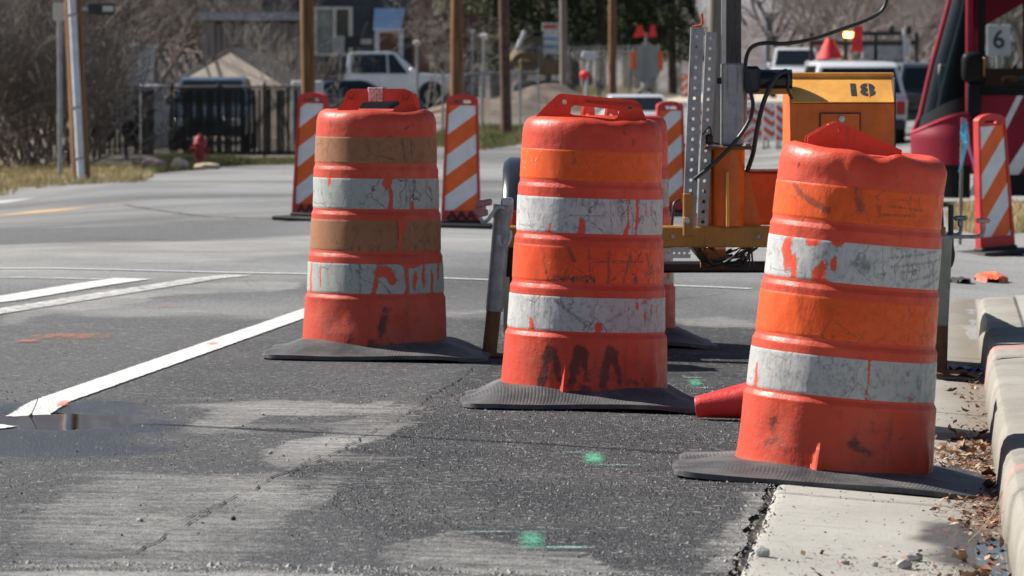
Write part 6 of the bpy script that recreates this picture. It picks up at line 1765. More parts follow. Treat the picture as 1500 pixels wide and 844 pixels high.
# signal mast
d = F_PX / 32.; p = on_ground(1124, d); lz = lambda py: P(0, py, d).z - p.z; lx = lambda px: (px - 1124) / 32.
sm = thing('traffic_signal_mast', 'blue-grey traffic signal pole with a long arm beyond the mast trailer', 'traffic signal', p)
M_SIGP = simple('blue_grey_steel', (.20, .23, .28), .5)
mb = MB(); mb.tube([(0, 0, 0), (0, 0, lz(18))], .13, 12); mb.part('signal_pole', M_SIGP, sm, 40)
mb = MB(); mb.tube([(0, 0, lz(24)), (lx(1180), 0, lz(4)), (lx(1270), 0, lz(-12))], [.09, .075, .06], 10); mb.part('signal_arm', M_SIGP, sm, 40)
mb = MB(); mb.box((lx(1217), -.25, lz(9)), (lx(1229), .05, lz(-24)), .03); sh_ = mb.part('signal_head', M_DARKP, sm, 30)
for k, m_ in enumerate((M_LENS, M_AMBL, simple('green_lens', (.02, .2, .08), .2))):
    mb = MB(); mb.lathe([(.10, -.27), (.10, -.25)], 12, 'Y', (lx(1223), 0, lz(-19 + k * 11))); mb.part('lens', m_, sh_)
# blurred shop-style boards
def board(px, s, y0_, w1, w2, label):
    d = F_PX / s; p = on_ground(px, d); z0_, z1_ = P(0, y0_ + 17, d).z - p.z, P(0, y0_, d).z - p.z
    root = thing('sign_board', label, 'sign', p); m_ = 1. / s
    mb = MB(); mb.box((-15 * m_, -.03, z0_ - 8 * m_), (0, .0, z1_), .005); mb.part('white_plate', M_TRIM, root)
    mb = MB(); mb.box((w1 * m_, -.03, z0_), (w2 * m_, .0, z1_), .005); b_ = mb.part('black_plate', M_DARKP, root)
    mb = MB(); mb.box(((w1 + (w2 - w1) * .55) * m_, -.04, z0_ + 5 * m_), ((w2 - 2) * m_, -.031, z1_ - 4 * m_)); mb.part('pale_lettering_bar', M_TRIM, b_)
    mb = MB(); mb.tube([(-7 * m_, .03, -.1), (-7 * m_, .03, z1_)], .04, 8); mb.part('post', M_GALVD, root)
    mb = MB(); mb.tube([(-7 * m_, .06, z1_ - .1), (w2 * m_, .06, z1_ - .1)], .025, 8); mb.part('arm', M_GALVD, root)
board(95, 88, 5, 35, 74, 'small white and black sign boards beside the pole with the conduit')
board(505, 46, 53, 1, 42, 'small white and black sign boards above the silver-white pickup')
# excavator in the lot
ds = 38.; d = F_PX / ds; p = on_ground(775, d); lz = lambda py: P(0, py, d).z - p.z; lx = lambda px: (px - 775) / ds
ex = thing('excavator', 'yellow excavator with a dark cab parked on the dirt lot', 'excavator', p)
M_EXY = simple('dusty_yellow_paint', (.22, .145, .04), .6, 0, .3, 2)
mb = MB(); mb.box((lx(762), -.6, lz(88)), (lx(796), 1.2, lz(50)), .08); mb.part('cab', M_GLASSV, ex, 30)
mb = MB(); mb.box((lx(762), -.65, lz(50)), (lx(797), 1.25, lz(46)), .03); mb.part('cab_roof', M_DARKP, ex)
mb = MB(); mb.box((lx(760), -.8, lz(110)), (lx(832), 1.6, lz(86)), .10); mb.part('house', M_EXY, ex, 30)
mb = MB(); mb.tube(spline([(lx(800), -.9, lz(95)), (lx(775), -.9, lz(80)), (lx(757), -.9, lz(82)), (lx(744), -.9, lz(100))], 5), [.22] * 16, 6); mb.part('boom', M_EXY, ex, 40)
mb = MB(); mb.tube([(lx(748), -.9, lz(92)), (lx(769), -.9, lz(46))], .08, 8); mb.part('stick', M_CONDUIT, ex, 40)
for y_ in (-.7, 1.1):
    mb = MB(); mb.box((lx(752), y_, -.05), (lx(838), y_ + .45, .7), .25, 0, None, 3); mb.part('track', M_DARKP, ex, 40)
# dirt mounds
def mound(px, s, w_, h_, label, seed):
    p = on_ground(px, F_PX / s); n_ = 26; mb = MB(); q = seed
    g_ = np.linspace(-1, 1, n_); A_, B_ = np.meshgrid(g_, g_); rr = np.sqrt(A_ ** 2 + B_ ** 2)
    zz = h_ * np.clip(1 - rr, 0, 1) ** .8 * (.7 + .6 * fbm(A_ * 2.2 + seed, B_ * 2.2, seed, 4)) - .15
    mb.add([(a_ * w_ / 2, b_ * w_ / 2.4, z_) for a_, b_, z_ in zip(A_.ravel(), B_.ravel(), zz.ravel())], [(i * n_ + j, i * n_ + j + 1, (i + 1) * n_ + j + 1, (i + 1) * n_ + j) for i in range(n_ - 1) for j in range(n_ - 1)])
    o = mb.part('dirt_mound', M_MOUND, None, 60); o.location = p; tag(o, kind='structure'); return o
M_MOUND = simple('grey_brown_spoil', (.20, .155, .12), .95, 0, .3, 1.5, .5, 4)
mound(720, 46, 5.5, .8, '', 3); mound(800, 44, 5, 1.0, '', 5); 
# concrete edging beyond the green strip
a_, b_ = on_ground(640, 122), on_ground(770, 130)
# pale far road surface: the sunlit gravel ramp
t = NT('pale_gravel'); M_PALE = t.done(t.bsdf(t.mix(t.noise(2, 5), (.42, .37, .29), (.56, .50, .41)), .9, spec=.2))
Yg = np.arange(170, 262, 3.0); UUg = np.linspace(-10.2, -1.0, 12); YYg = np.repeat(Yg[:, None], 12, 1); XXg = np.repeat(UUg[None, :], len(Yg), 0) + DIRX * YYg
tag(sheet('gravel_ramp', XXg, YYg, M_PALE, .05), kind='structure')
# ================================================================== RED BUS on the right
M_BUS = simple('crimson_bus_paint', (.21, .005, .022), .5, 0, .08, 2, spec=.25)
M_BUSB = simple('black_bus_trim', (.010, .010, .011), .5, 0, .2, 4, spec=.12)
M_INT = simple('dark_grey_interior', (.055, .058, .06), .8, 0, .3, 2)
M_SEATB = simple('grey_interior_panel', (.22, .24, .24), .7, 0, .2, 2)
t = NT('tinted_bus_glass')
gl = t.n('ShaderNodeBsdfGlossy'); gl.inputs['Roughness'].default_value = .03
trn = t.n('ShaderNodeBsdfTransparent'); trn.inputs[0].default_value = (.20, .26, .25, 1)
fr_ = t.n('ShaderNodeFresnel'); fr_.inputs[0].default_value = 1.16
M_BGL = t.done(t.mixs(fr_.outputs[0], trn.outputs[0], gl.outputs[0]))
BD = 44.0; bs_ = F_PX / BD
bp = P(1421, 300, BD); gzb = T(bp.x, BD)
BYAW = R(-5)
bus = thing('bus', 'crimson red bus with white diagonal stripes and a large curved windshield', 'bus', (bp.x, BD, gzb), (0, 0, BYAW))
zb = lambda py: P(0, py, BD).z - gzb          # heights on the near side
xb = lambda px: (px - 1421) / bs_ / math.cos(BYAW)
ZTOP = 3.05; WID = 2.5
zw = zb(137)
near = [(0.0, .30), (9.0, .30), (9.0, ZTOP - .1), (.16, ZTOP - .1), (.02, 1.6), (0, zb(170))]
win1 = [(.10, zw), (1.45, zw), (1.45, 2.45), (.10, 2.45)]
win2 = [(1.62, zw), (4.6, zw), (4.6, 2.45), (1.62, 2.45)]
win3 = [(4.75, zw), (8.6, zw), (8.6, 2.45), (4.75, 2.45)]
mb = MB(); mb.plate(near, [list(reversed(w_)) for w_ in (win1, win2, win3)], .07, 0); mb.part('side_panel', M_BUS, bus)
panes_ = []
for w_ in (win1, win2, win3):
    mb = MB(); o_ = [(w_[0][0] - .03, w_[0][1] - .02), (w_[1][0] + .03, w_[1][1] - .02), (w_[2][0] + .03, w_[2][1] + .02), (w_[3][0] - .03, w_[3][1] + .02)]
    i_ = [(w_[0][0] + .03, w_[0][1] + .07), (w_[1][0] - .05, w_[1][1] + .07), (w_[2][0] - .05, w_[2][1] - .07), (w_[3][0] + .03, w_[3][1] - .07)]
    mb.plate(o_, [list(reversed(i_))], .03, -.008); wf = mb.part('window_frame', M_BUSB, bus)
    mb = MB(); mb.plate(i_, (), .008, .01); panes_.append((mb, wf))
# curved front: lower fascia, windshield, pillars
_wz = [zb(290), zb(240), zb(200), zb(186), zb(100), zb(0), zb(-120), zb(-200)]
_ww = [.50, .515, .525, .47, .35, .18, .03, .0]
def wf_(z): return float(np.interp(z, _wz, _ww))
CORN = .62
def plan(k, z):
    """k 0..1: round the near corner, 1..2: across the flat front to the far side"""
    if k <= 1: return -wf_(z) * math.sin(k * math.pi / 2), CORN * (1 - math.cos(k * math.pi / 2))
    return -wf_(z), CORN + (WID - CORN) * (k - 1)
def xf(y, z): return -wf_(z) if y > .3 else -.02
def zlow(k): return zb(165 + 30 * math.sin(min(k, 1) * math.pi / 2) ** 1.7)
def front(name, z0f, z1f, mat, n=22, m=12, out=0.0, k1=2.0):
    vs = []; ks = [q * min(1, k1) / 16 for q in range(17)] + ([1 + (k1 - 1) * (q + 1) / 6 for q in range(6)] if k1 > 1 else [])
    n = len(ks) - 1
    for off in (out, out - .03):
        for i in range(m + 1):
            for k in ks:
                a, b = z0f(k), z1f(k); z = a + (b - a) * i / m; x, y = plan(k, z)
                nx_, ny_ = (math.sin(min(k, 1) * math.pi / 2), math.cos(min(k, 1) * math.pi / 2))
                vs.append((x - nx_ * off, y - ny_ * off, z))
    h = (m + 1) * (n + 1)
    fs = [(i * (n + 1) + j, (i + 1) * (n + 1) + j, (i + 1) * (n + 1) + j + 1, i * (n + 1) + j + 1) for i in range(m) for j in range(n)]
    fs += [tuple(h + q_ for q_ in reversed(f)) for f in fs]
    for j in range(n): fs.append((m * (n + 1) + j, h + m * (n + 1) + j, h + m * (n + 1) + j + 1, m * (n + 1) + j + 1))
    for i in range(m): fs.append((i * (n + 1), h + i * (n + 1), h + (i + 1) * (n + 1), (i + 1) * (n + 1)))
    mb = MB(); mb.add(vs, fs); return mb.part(name, mat, bus, 40)
farp = [(xf(WID, .30) + .06, .30), (9.0, .30), (9.0, ZTOP - .1), (.06, ZTOP - .1), (xf(WID, 1.6) + .06, 1.6)]
mb = MB(); mb.plate(farp, [list(reversed([(.15, 1.28), (.52, 1.28), (.52, 2.06), (.15, 2.06)]))], .07, WID - .07); mb.part('far_side_panel', M_BUS, bus)
t = NT('side_window_glass')
g2_ = t.n('ShaderNodeBsdfGlossy'); g2_.inputs['Roughness'].default_value = .03
t2_ = t.n('ShaderNodeBsdfTransparent'); t2_.inputs[0].default_value = (.74, .78, .78, 1)
f2_ = t.n('ShaderNodeFresnel'); f2_.inputs[0].default_value = 1.25
M_BGS = t.done(t.mixs(f2_.outputs[0], t2_.outputs[0], g2_.outputs[0]))
front('front_fascia', lambda k: zb(242), lambda k: zlow(k), M_BUS, out=.03)
front('fascia_ridge', lambda k: zlow(k) - .010, lambda k: zlow(k) + .014, simple('highlit_red_moulding', (.42, .012, .04), .45), out=.045, m=2)  # ridge in a brighter red, its highlight painted into the colour
front('bumper', lambda k: .08, lambda k: zb(242), M_BUSB, out=.02)
front('windshield_surround', lambda k: zlow(k) + .014, lambda k: zlow(k) + .15, M_BUSB, out=.004, m=3)
front('windshield', lambda k: zlow(k) + .15, lambda k: 2.75, M_BGL)
mb = MB(); mb.tube([plan(1.0, z) + (z,) for z in np.linspace(zb(200), 3.0, 14)], .038, 8); mb.part('far_pillar', M_BUS, bus, 50)
mb = MB(); mb.tube([(-.01, .0, z) for z in np.linspace(.75, 3.0, 6)], .038, 8); mb.part('near_pillar', M_BUS, bus, 50)
front('destination_header', lambda k: 2.72, lambda k: 3.02, M_BUSB, out=.02, m=3)
mb = MB(); mb.box((.1, .02, ZTOP - .1), (9, WID - .02, ZTOP), .03); mb.part('roof', M_BUS, bus, 30)
mb = MB(); mb.box((.05, .08, .30), (8.9, WID - .08, .36)); mb.part('floor', M_INT, bus)
mb = MB(); mb.box((.10, .12, .36), (.26, 1.5, .98), .05); mb.part('dashboard', M_INT, bus, 30)
mb = MB(); mb.box((8.85, .05, .3), (9.0, WID - .05, ZTOP - .1), .02); mb.part('rear_wall', M_BUS, bus)
mb = MB(); mb.box((2.05, 1.4, .36), (2.10, WID - .1, 2.5), .01); mb.part('partition', M_SEATB, bus)
mb = MB(); mb.tube([(.32 + .21 * math.cos(a) * .5, .75 + .21 * math.sin(a), 1.12 + .21 * math.cos(a) * .85) for a in np.linspace(0, 6.283, 25)], .016, 6); mb.part('steering_wheel', M_BUSB, bus, 60)
mb = MB(); mb.tube([(.32, .75, 1.12), (.2, .75, .9)], .03, 8); mb.part('steering_column', M_BUSB, bus, 60)
mb = MB(); mb.box((.80, .50, .80), (1.13, 1.0, .92), .05); mb.part('seat_cushion', M_INT, bus, 30); mb = MB(); mb.box((1.14, .50, .9), (1.28, 1.0, 1.62), .05); mb.part('seat_back', M_INT, bus, 30)
for mb, wf in panes_: mb.part('pane', M_BGS, wf)
ns_d = 56.0; ns_p = on_ground(1462, ns_d); z0_, z1_ = P(0, 82, ns_d).z - ns_p.z, P(0, 36, ns_d).z - ns_p.z
ns_ = thing('notice_sign', 'white sign bearing a black 6 seen through the bus side window', 'sign', ns_p)
mb = MB(); mb.box((-.14, 0, z0_), (.14, .02, z1_), .01); po = mb.part('board', M_WHITE, ns_)
mb = MB(); mb.tube([(0, .03, 0), (0, .03, z1_)], .03, 8); mb.part('post', M_GALVD, ns_)
me = text_mesh('6', .30, M_DARKP, .001, .004); o = link('lettering', me, po); o.location = (0, -.004, (z0_ + z1_) / 2); o.rotation_euler = (R(90), 0, 0)
mb = MB(); mb.box((-.30, .25, .9), (-.12, .45, 1.32), .02); mb.part('fare_box', M_SEATB, bus, 30)
# mirror on the near front corner
mx = xb(1425); 
mb = MB(); mb.box((mx - .11, -.30, zb(122)), (mx + .10, -.14, zb(76)), .07, 0, None, 3); mb.part('mirror', M_BUSB, bus, 40)
mb = MB(); mb.box((mx - .06, -.28, zb(168)), (mx + .07, -.16, zb(121)), .04, 0, None, 2); mb.part('lower_mirror', M_BUSB, bus, 40)
mb = MB(); mb.tube([(mx, -.22, zb(166)), (mx + .02, -.12, zb(172)), (mx + .05, .02, zb(176))], .025, 8); mb.part('mirror_arm', M_BUSB, bus, 40)
mb = MB(); mb.box((mx + .085, -.302, zb(112)), (mx + .104, -.20, zb(84)), .006); mb.part('amber_marker', simple('dull_amber_lens', (.35, .10, .02), .3), bus)
# white diagonal stripes on the side
def stripe(xa0, xa1, za, xc0, xc1, zc):
    mb = MB(); mb.plate([(xc0, zc), (xc1, zc), (xa1, za), (xa0, za)], (), .004, -.005); mb.part('stripe', M_WHITE, bus)
X_ = lambda px: xb(px)
zlo = .33
def stripe_px(xt, yt, xbm, ybm, w):
    stripe(X_(xt), X_(xt + w), zb(yt), X_(xbm), X_(xbm + w), zb(ybm))
stripe_px(1490, 137, 1417, 287, 9)
stripe_px(1546, 137, 1449, 287, 22)
stripe_px(1592, 137, 1484, 287, 34)
stripe_px(1640, 137, 1520, 287, 26)
mb = MB(); mb.box((.03, -.012, .10), (9.0, .06, .30), .01); mb.part('skirt', M_BUSB, bus)
for x_ in (1.85, 6.9):
    for y_ in (.16, WID - .16):
        mb = MB(); mb.lathe([(.28, -.14), (.44, -.13), (.47, -.08), (.47, .08), (.44, .13), (.28, .14)], 28, 'Y', (x_, y_, .47)); w_ = mb.part('wheel', M_TIRE, bus, 35)
        mb = MB(); mb.lathe([(.28, -.13), (.20, -.10), (.0, -.12)], 20, 'Y', (x_, y_, .47), close=False); mb.part('rim', M_RIM, w_, 35)
# driver: one continuous skinned body, seated, arms forward on the wheel
def person(label, loc, yaw, mat, skin):
    root = thing('person', label, 'person', loc, (0, 0, yaw))
    J = {'pelvis': ((1.52, 0, .98), .14), 'waist': ((1.54, 0, 1.15), .13), 'chest': ((1.53, 0, 1.36), .155), 'neck': ((1.51, 0, 1.53), .055), 'head0': ((1.49, 0, 1.62), .085), 'head1': ((1.48, 0, 1.72), .09), 'top': ((1.48, 0, 1.79), .06)}
    E = [('pelvis', 'waist'), ('waist', 'chest'), ('chest', 'neck'), ('neck', 'head0'), ('head0', 'head1'), ('head1', 'top')]
    for s_, n_ in ((1, 'l'), (-1, 'r')):
        J['sh' + n_] = ((1.51, .19 * s_, 1.45), .07); J['el' + n_] = ((1.28, .25 * s_, 1.20), .05); J['wr' + n_] = ((1.03, .20 * s_, 1.19), .032)
        J['hip' + n_] = ((1.50, .10 * s_, .96), .10); J['kn' + n_] = ((1.05, .13 * s_, .98), .072); J['an' + n_] = ((.92, .13 * s_, .48), .045); J['to' + n_] = ((.76, .14 * s_, .42), .04)
        E += [('chest', 'sh' + n_), ('sh' + n_, 'el' + n_), ('el' + n_, 'wr' + n_), ('pelvis', 'hip' + n_), ('hip' + n_, 'kn' + n_), ('kn' + n_, 'an' + n_), ('an' + n_, 'to' + n_)]
    def skinned(J, E, name, mat, root_name, lv=2):
        names = list(J); me = bpy.data.meshes.new(name)
        me.from_pydata([J[k][0] for k in names], [(names.index(a), names.index(b)) for a, b in E], [])
        o = bpy.data.objects.new(name, me); COL.objects.link(o)
        o.modifiers.new('Skin', 'SKIN'); o.modifiers.new('Sub', 'SUBSURF').levels = lv
        sv = me.skin_vertices[0].data
        for i, k in enumerate(names): sv[i].radius = (J[k][1], J[k][1]); sv[i].use_root = (k == root_name)
        dg = bpy.context.evaluated_depsgraph_get(); m2 = bpy.data.meshes.new_from_object(o.evaluated_get(dg)); bpy.data.objects.remove(o)
        m2.name = name; m2.shade_smooth(); m2.materials.clear(); m2.materials.append(mat); return link(name, m2, root)
    skinned(J, E, 'body', mat, 'pelvis')
    for s_ in (1, -1):
        H = {'w': ((1.03, .20 * s_, 1.19), .032), 'p': ((.96, .19 * s_, 1.20), .038)}; EE = [('w', 'p')]
        for f in range(4):
            y = (.19 + (-.028 + f * .019)) * s_; ln = (.85, 1, .95, .75)[f]
            H[f'a{f}'] = ((.915, y, 1.215), .0105); H[f'b{f}'] = ((.915 - .035 * ln, y, 1.20), .0095); H[f'c{f}'] = ((.915 - .030 * ln, y, 1.168), .0085)
            EE += [('p', f'a{f}'), (f'a{f}', f'b{f}'), (f'b{f}', f'c{f}')]
        H['t0'] = ((.955, (.19 - .05) * s_, 1.20), .012); H['t1'] = ((.925, (.19 - .058) * s_, 1.185), .010); EE += [('p', 't0'), ('t0', 't1')]
        skinned(H, EE, 'hand', skin, 'w', 1)
    return root
M_JKT = simple('blue_jacket_cloth', (.05, .12, .28), .85, 0, .25, 12); M_SKIN = simple('orange_glove_cloth', (.80, .20, .07), .7, 0, .15, 12)
c_, s_ = math.cos(BYAW), math.sin(BYAW)
ly_ = .75; lx_ = -.58
person('bus driver in a blue jacket and orange gloves gripping the wheel', (bp.x - s_ * ly_ + c_ * lx_, BD + c_ * ly_ + s_ * lx_, gzb - .02), BYAW, M_JKT, M_SKIN)
# ================================================================== SMALL THINGS
# survey stake with ribbons
p = on_ground(1408, F_PX / 200)
stk = thing('survey_stake', 'thin survey stake with fluttering blue and pink ribbons in front of the bus', 'stake', p)
SD = F_PX / 200; lz = lambda py: P(0, py, SD).z - p.z; lx = lambda px: (px - 1408) / 200
mb = MB(); mb.box((-.012, -.012, -.1), (.012, .012, lz(172)), .003, 0, Euler((0, R(1.0), 0))); mb.part('stake', M_WOODG, stk)
def ribbon(name, pts, w, mat, twist=0.0):
    path = spline([(lx(x), y, lz(z)) for x, y, z in pts], 6); mb = MB(); vs = []
    for i, q in enumerate(path):
        a = twist * i / len(path); d_ = Vector((math.cos(a), math.sin(a), .15)) * w / 2
        vs += [q - d_, q + d_]
    k = len(vs); vs += [v + Vector((0, .003, 0)) for v in vs]
    fs = [(2 * i, 2 * i + 1, 2 * i + 3, 2 * i + 2) for i in range(len(path) - 1)]; fs += [tuple(k + j for j in reversed(f)) for f in fs]
    mb.add(vs, fs); return mb.part(name, mat, stk)
M_BLUER = simple('cyan_ribbon', (.10, .52, .72), .5, 0, .15, 30); M_PINKR = simple('pink_ribbon', (.75, .22, .38), .5, 0, .15, 30)
ribbon('blue_ribbon', [(1413, -.03, 180), (1411, -.05, 192), (1415, -.04, 204), (1411, -.05, 222), (1408, -.04, 238), (1404, -.05, 252)], .045, M_BLUER, 1.2)
ribbon('blue_ribbon', [(1412, -.03, 182), (1409, -.06, 196), (1412, -.07, 210)], .04, M_BLUER, -.8)
ribbon('pink_ribbon', [(1412, -.02, 174), (1415, -.03, 190), (1418, -.03, 215), (1424, -.03, 235), (1428, -.03, 252)], .03, M_PINKR, .8)
# crushed orange rag on the pavement
M_RAG = simple('faded_orange_plastic', (.72, .13, .05), .6, 0, .3, 12); M_RAGD = simple('dark_wet_rag', (.05, .04, .04), .8, 0, .4, 12)
def rag(name, label, px, py, w, dp, h, mat, seed):
    g_ = G(px, py); n_ = 18; a_ = np.linspace(-1, 1, n_); A_, B_ = np.meshgrid(a_, a_)
    rr = np.sqrt(A_ ** 2 + B_ ** 2) + (fbm(A_ * 2 + seed, B_ * 2, seed, 3) - .5) * .7
    zz = np.where(rr < 1, h * (fbm(A_ * 3 + seed, B_ * 3, seed + 1, 4)) * np.clip(1.1 - rr, 0, 1) ** .4 + .004, -.05)
    mb = MB(); mb.add([(a * w / 2, b * dp / 2, z) for a, b, z in zip(A_.ravel(), B_.ravel(), zz.ravel())], [(i * n_ + j, i * n_ + j + 1, (i + 1) * n_ + j + 1, (i + 1) * n_ + j) for i in range(n_ - 1) for j in range(n_ - 1)])
    o = mb.part(name, mat, None, 30); o.location = (g_.x, g_.y, g_.z + .008); return tag(o, label, 'debris')
rag('crushed_plastic', 'crushed orange plastic scrap on the paving below the tilted panel', 1452, 411, .19, .55, .055, M_RAG, 3)
rag('dark_rag', 'dark flattened scrap just left of the orange scrap', 1402, 413, .16, .35, .03, M_RAGD, 6)
# leaf litter in the gutter: big leaves one by one, crumbs as one mass
M_LEAF = [simple('brown_leaf', (.26, .125, .065), .8, 0, .4, 40), simple('pale_tan_leaf', (.52, .37, .24), .8, 0, .3, 40), simple('red_brown_leaf', (.34, .20, .12), .8, 0, .4, 40), simple('dark_leaf', (.075, .045, .035), .85, 0, .4, 40)]
ql = random.Random(17)
def leaf_mesh(m, seed):
    q = random.Random(seed); mb = MB(); n_ = 7; vs = []
    L_ = 1.0; c1, c2 = q.uniform(-.5, .5), q.uniform(.2, .9)
    for i in range(n_):
        t_ = i / (n_ - 1); w = .36 * math.sin(math.pi * t_ ** .8) * (1 + .25 * math.sin(t_ * 16 + seed)); y = (t_ - .5) * L_
        zc = c2 * .25 * (2 * t_ - 1) ** 2
        for s_ in (-1, 0, 1): vs.append((s_ * w, y, zc + abs(s_) * w * q.uniform(.2, 1.0) * (1 if c1 > -.2 else -.3)))
    mb.add(vs, [(i * 3 + j, i * 3 + j + 1, (i + 1) * 3 + j + 1, (i + 1) * 3 + j) for i in range(n_ - 1) for j in range(2)])
    return mb.mesh('leaf', m, 60)
LM = [leaf_mesh(M_LEAF[k % 4], k) for k in range(12)]
pile = thing('leaf_pile', 'heap of dry brown leaves caught along the curb beside the leaning drum', 'leaf pile', (1.55, 14.6, 0))
def gutter_z(x, y): return float(prof(x - DIRX * y))
def scatter_leaf(y, u, sz, parent, lift):
    x = u + DIRX * y; o = link('leaf', ql.choice(LM), parent)
    o.location = Vector((x, y, gutter_z(x, y) + lift)) - (parent.location if parent else Vector())
    o.rotation_euler = (ql.gauss(0, .35), ql.gauss(0, .35), ql.uniform(0, 6.28)); o.scale = (sz, sz, sz); return o
for k in range(48):
    y = ql.gauss(14.55, .55); u = .150 - abs(ql.gauss(0, .085)) * (1.5 if abs(y - 14.5) < .4 else .9)
    scatter_leaf(y, u, ql.uniform(.022, .062), pile, .006 + ql.random() * .03 * max(0, 1 - abs(y - 14.5) / .7))
for k in range(9):
    y = ql.uniform(15.6, 19.2); u = .145 - abs(ql.gauss(0, .07)); scatter_leaf(y, u, ql.uniform(.025, .06), pile, .008)
for k in range(8):
    y = ql.uniform(12.7, 13.8); u = .145 - abs(ql.gauss(0, .05)); scatter_leaf(y, u, ql.uniform(.02, .045), pile, .008)
for k in range(9):
    y = ql.uniform(10.9, 11.5); u = .12 - abs(ql.gauss(0, .09)); scatter_leaf(y, u, ql.uniform(.025, .06), pile, .008)
mb = MB(); mb2 = MB()
for k in range(1700):
    r_ = ql.random()
    if r_ < .55: y = ql.gauss(14.5, .65); sp = .12 if abs(y - 14.5) < .5 else .06
    elif r_ < .8: y = ql.gauss(12.75, .45); sp = .07
    elif r_ < .93: y = ql.uniform(10.6, 19.5); sp = .05
    else: y = ql.uniform(10.4, 11.6); sp = .20
    u = .155 - abs(ql.gauss(0, sp)); x = u + DIRX * y; s_ = ql.uniform(.004, .014); a = ql.uniform(0, 6.28); z = gutter_z(x, y) + .004 + ql.random() * .010
    d1 = Vector((math.cos(a), math.sin(a), ql.gauss(0, .4))) * s_; d2 = Vector((-math.sin(a), math.cos(a), ql.gauss(0, .4))) * s_ * .5; c = Vector((x, y, z)) - pile.location
    (mb if ql.random() < .72 else mb2).add([c - d1, c + d2, c + d1, c - d2], [(0, 1, 2, 3)])
o = mb.part('leaf_crumbs', simple('red_brown_crumbs', (.20, .085, .055), .85, 0, .4, 40), pile); o['kind'] = 'stuff'
o = mb2.part('leaf_crumbs', M_LEAF[1], pile); o['kind'] = 'stuff'
# scraps by the right jack
def flat_scrap(name, label, px, py, w, dp, mat, seed, rz):
    g_ = G(px, py); q = random.Random(seed); mb = MB(); n_ = 6
    vs = []
    for i in range(n_):
        for j in range(3): vs.append(((i / (n_ - 1) - .5) * w + q.uniform(-.006, .006), (j / 2 - .5) * dp, .008 + .022 * abs(math.sin(i * 1.3 + seed)) * (.4 + .6 * (j != 1)) ))
    k = len(vs); vs += [(x, y, z - .003) for x, y, z in vs]
    fs = [(i * 3 + j, i * 3 + j + 1, (i + 1) * 3 + j + 1, (i + 1) * 3 + j) for i in range(n_ - 1) for j in range(2)]; fs += [tuple(k + v for v in reversed(f)) for f in fs]
    mb.add(vs, fs); o = mb.part(name, mat, None, 60); o.location = (g_.x, g_.y, gutter_z(g_.x, g_.y) + .004); o.rotation_euler = (0, 0, rz); return tag(o, label, 'scrap')
flat_scrap('wood_scrap', 'splintered dark board lying under the right jack', 1400, 557, .17, .14, M_RUST, 1, .2)
flat_scrap('blue_wrapper', 'crumpled blue-violet wrapper against the curb near the right jack', 1418, 549, .075, .16, simple('blue_violet_foil', (.12, .12, .42), .4), 2, .5)
flat_scrap('torn_cardboard', 'torn tan cardboard piece beside the blue-violet wrapper', 1398, 546, .07, .2, M_LEAF[1], 4, -.3)
# stones on the near gutter and road
SL = ['pale round stone near the bottom edge of the gutter slab, left side', 'largest pale stone on the near gutter slab', 'grey stone just left of the largest pale stone', 'small brown stone on the near gutter slab', 'small dark stone between the brown and the grey stone', 'pale pebble on the asphalt left of the green mark', 'black tar lump on the pale dusty asphalt', 'small white pebble beside the long crack']
for i, (px, py, w, hz, m) in enumerate(((1117, 816, .040, .026, M_ST3), (1338, 821, .046, .024, M_ST3), (1324, 833, .040, .028, M_ST3), (1236, 827, .026, .014, M_ST1), (1281, 830, .018, .018, M_ST3), (205, 764, .018, .012, M_ST3), (342, 762, .014, .012, M_BLK), (396, 665, .012, .010, M_ST3))):
    g_ = G(px, py); z = gutter_z(g_.x, g_.y) if px > 1100 else g_.z
    stone('stone', SL[i], (g_.x, g_.y, z), (w, w * .9, hz), 11 + i, m)
# loose grit: grains scattered over the asphalt and gutter
def grit(name, label, n, xr, yr, smin, smax, mat, seed, cond=None):
    q = random.Random(seed); mb = MB()
    while n > 0:
        y = q.uniform(*yr); x = q.uniform(xr[0], xr[1]) * y / 14
        u = x - DIRX * y
        if cond and not cond(u, y): continue
        n -= 1
        z = gutter_z(x, y) if u > -.46 else T(x, y); s_ = q.uniform(smin, smax) * (1 if q.random() < .9 else 2)
        a = q.uniform(0, 6.28); c_, d_ = math.cos(a) * s_, math.sin(a) * s_
        mb.v += [(x + c_, y + d_, z - .001), (x - d_, y + c_, z - .001), (x - c_ * .9, y - d_, z - .001), (x + d_, y - c_, z - .001), (x + c_ * .2, y, z + s_ * q.uniform(.4, .9))]
        b = mb.n; mb.f += [(b, b + 1, b + 4), (b + 1, b + 2, b + 4), (b + 2, b + 3, b + 4), (b + 3, b, b + 4)]; mb.m += [0] * 4; mb.n += 5
    o = mb.part(name, mat); tag(o, label, 'grit', None, 'stuff'); return o
M_GRITD = simple('black_tar_grit', (.018, .018, .019), .7, 0, .4, 50); M_GRITL = simple('pale_stone_grit', (.36, .34, .31), .85, 0, .4, 50)
grit('dark_grit', 'loose black grit over the near asphalt', 900, (-1.75, 1.0), (9.6, 17), .0020, .0045, M_GRITD, 1, lambda u, y: u < -.47)
grit('pale_grit', 'loose pale grit over the near asphalt', 5000, (-1.75, 1.0), (9.6, 17), .0015, .0034, M_GRITL, 2, lambda u, y: u < -.47)
grit('gutter_grit', 'sand and grit along the seam of asphalt and gutter', 1500, (.4, 1.35), (9.8, 14), .002, .0055, M_GRITL, 3, lambda u, y: abs(u + .47) < .05 or (-.45 < u < .12 and y < 11.4))
grit('edge_gravel', 'line of tan gravel along the near bottom edge of the road', 1500, (-1.8, .6), (10.52, 10.72), .002, .006, M_ST3, 4, lambda u, y: u < -.47)
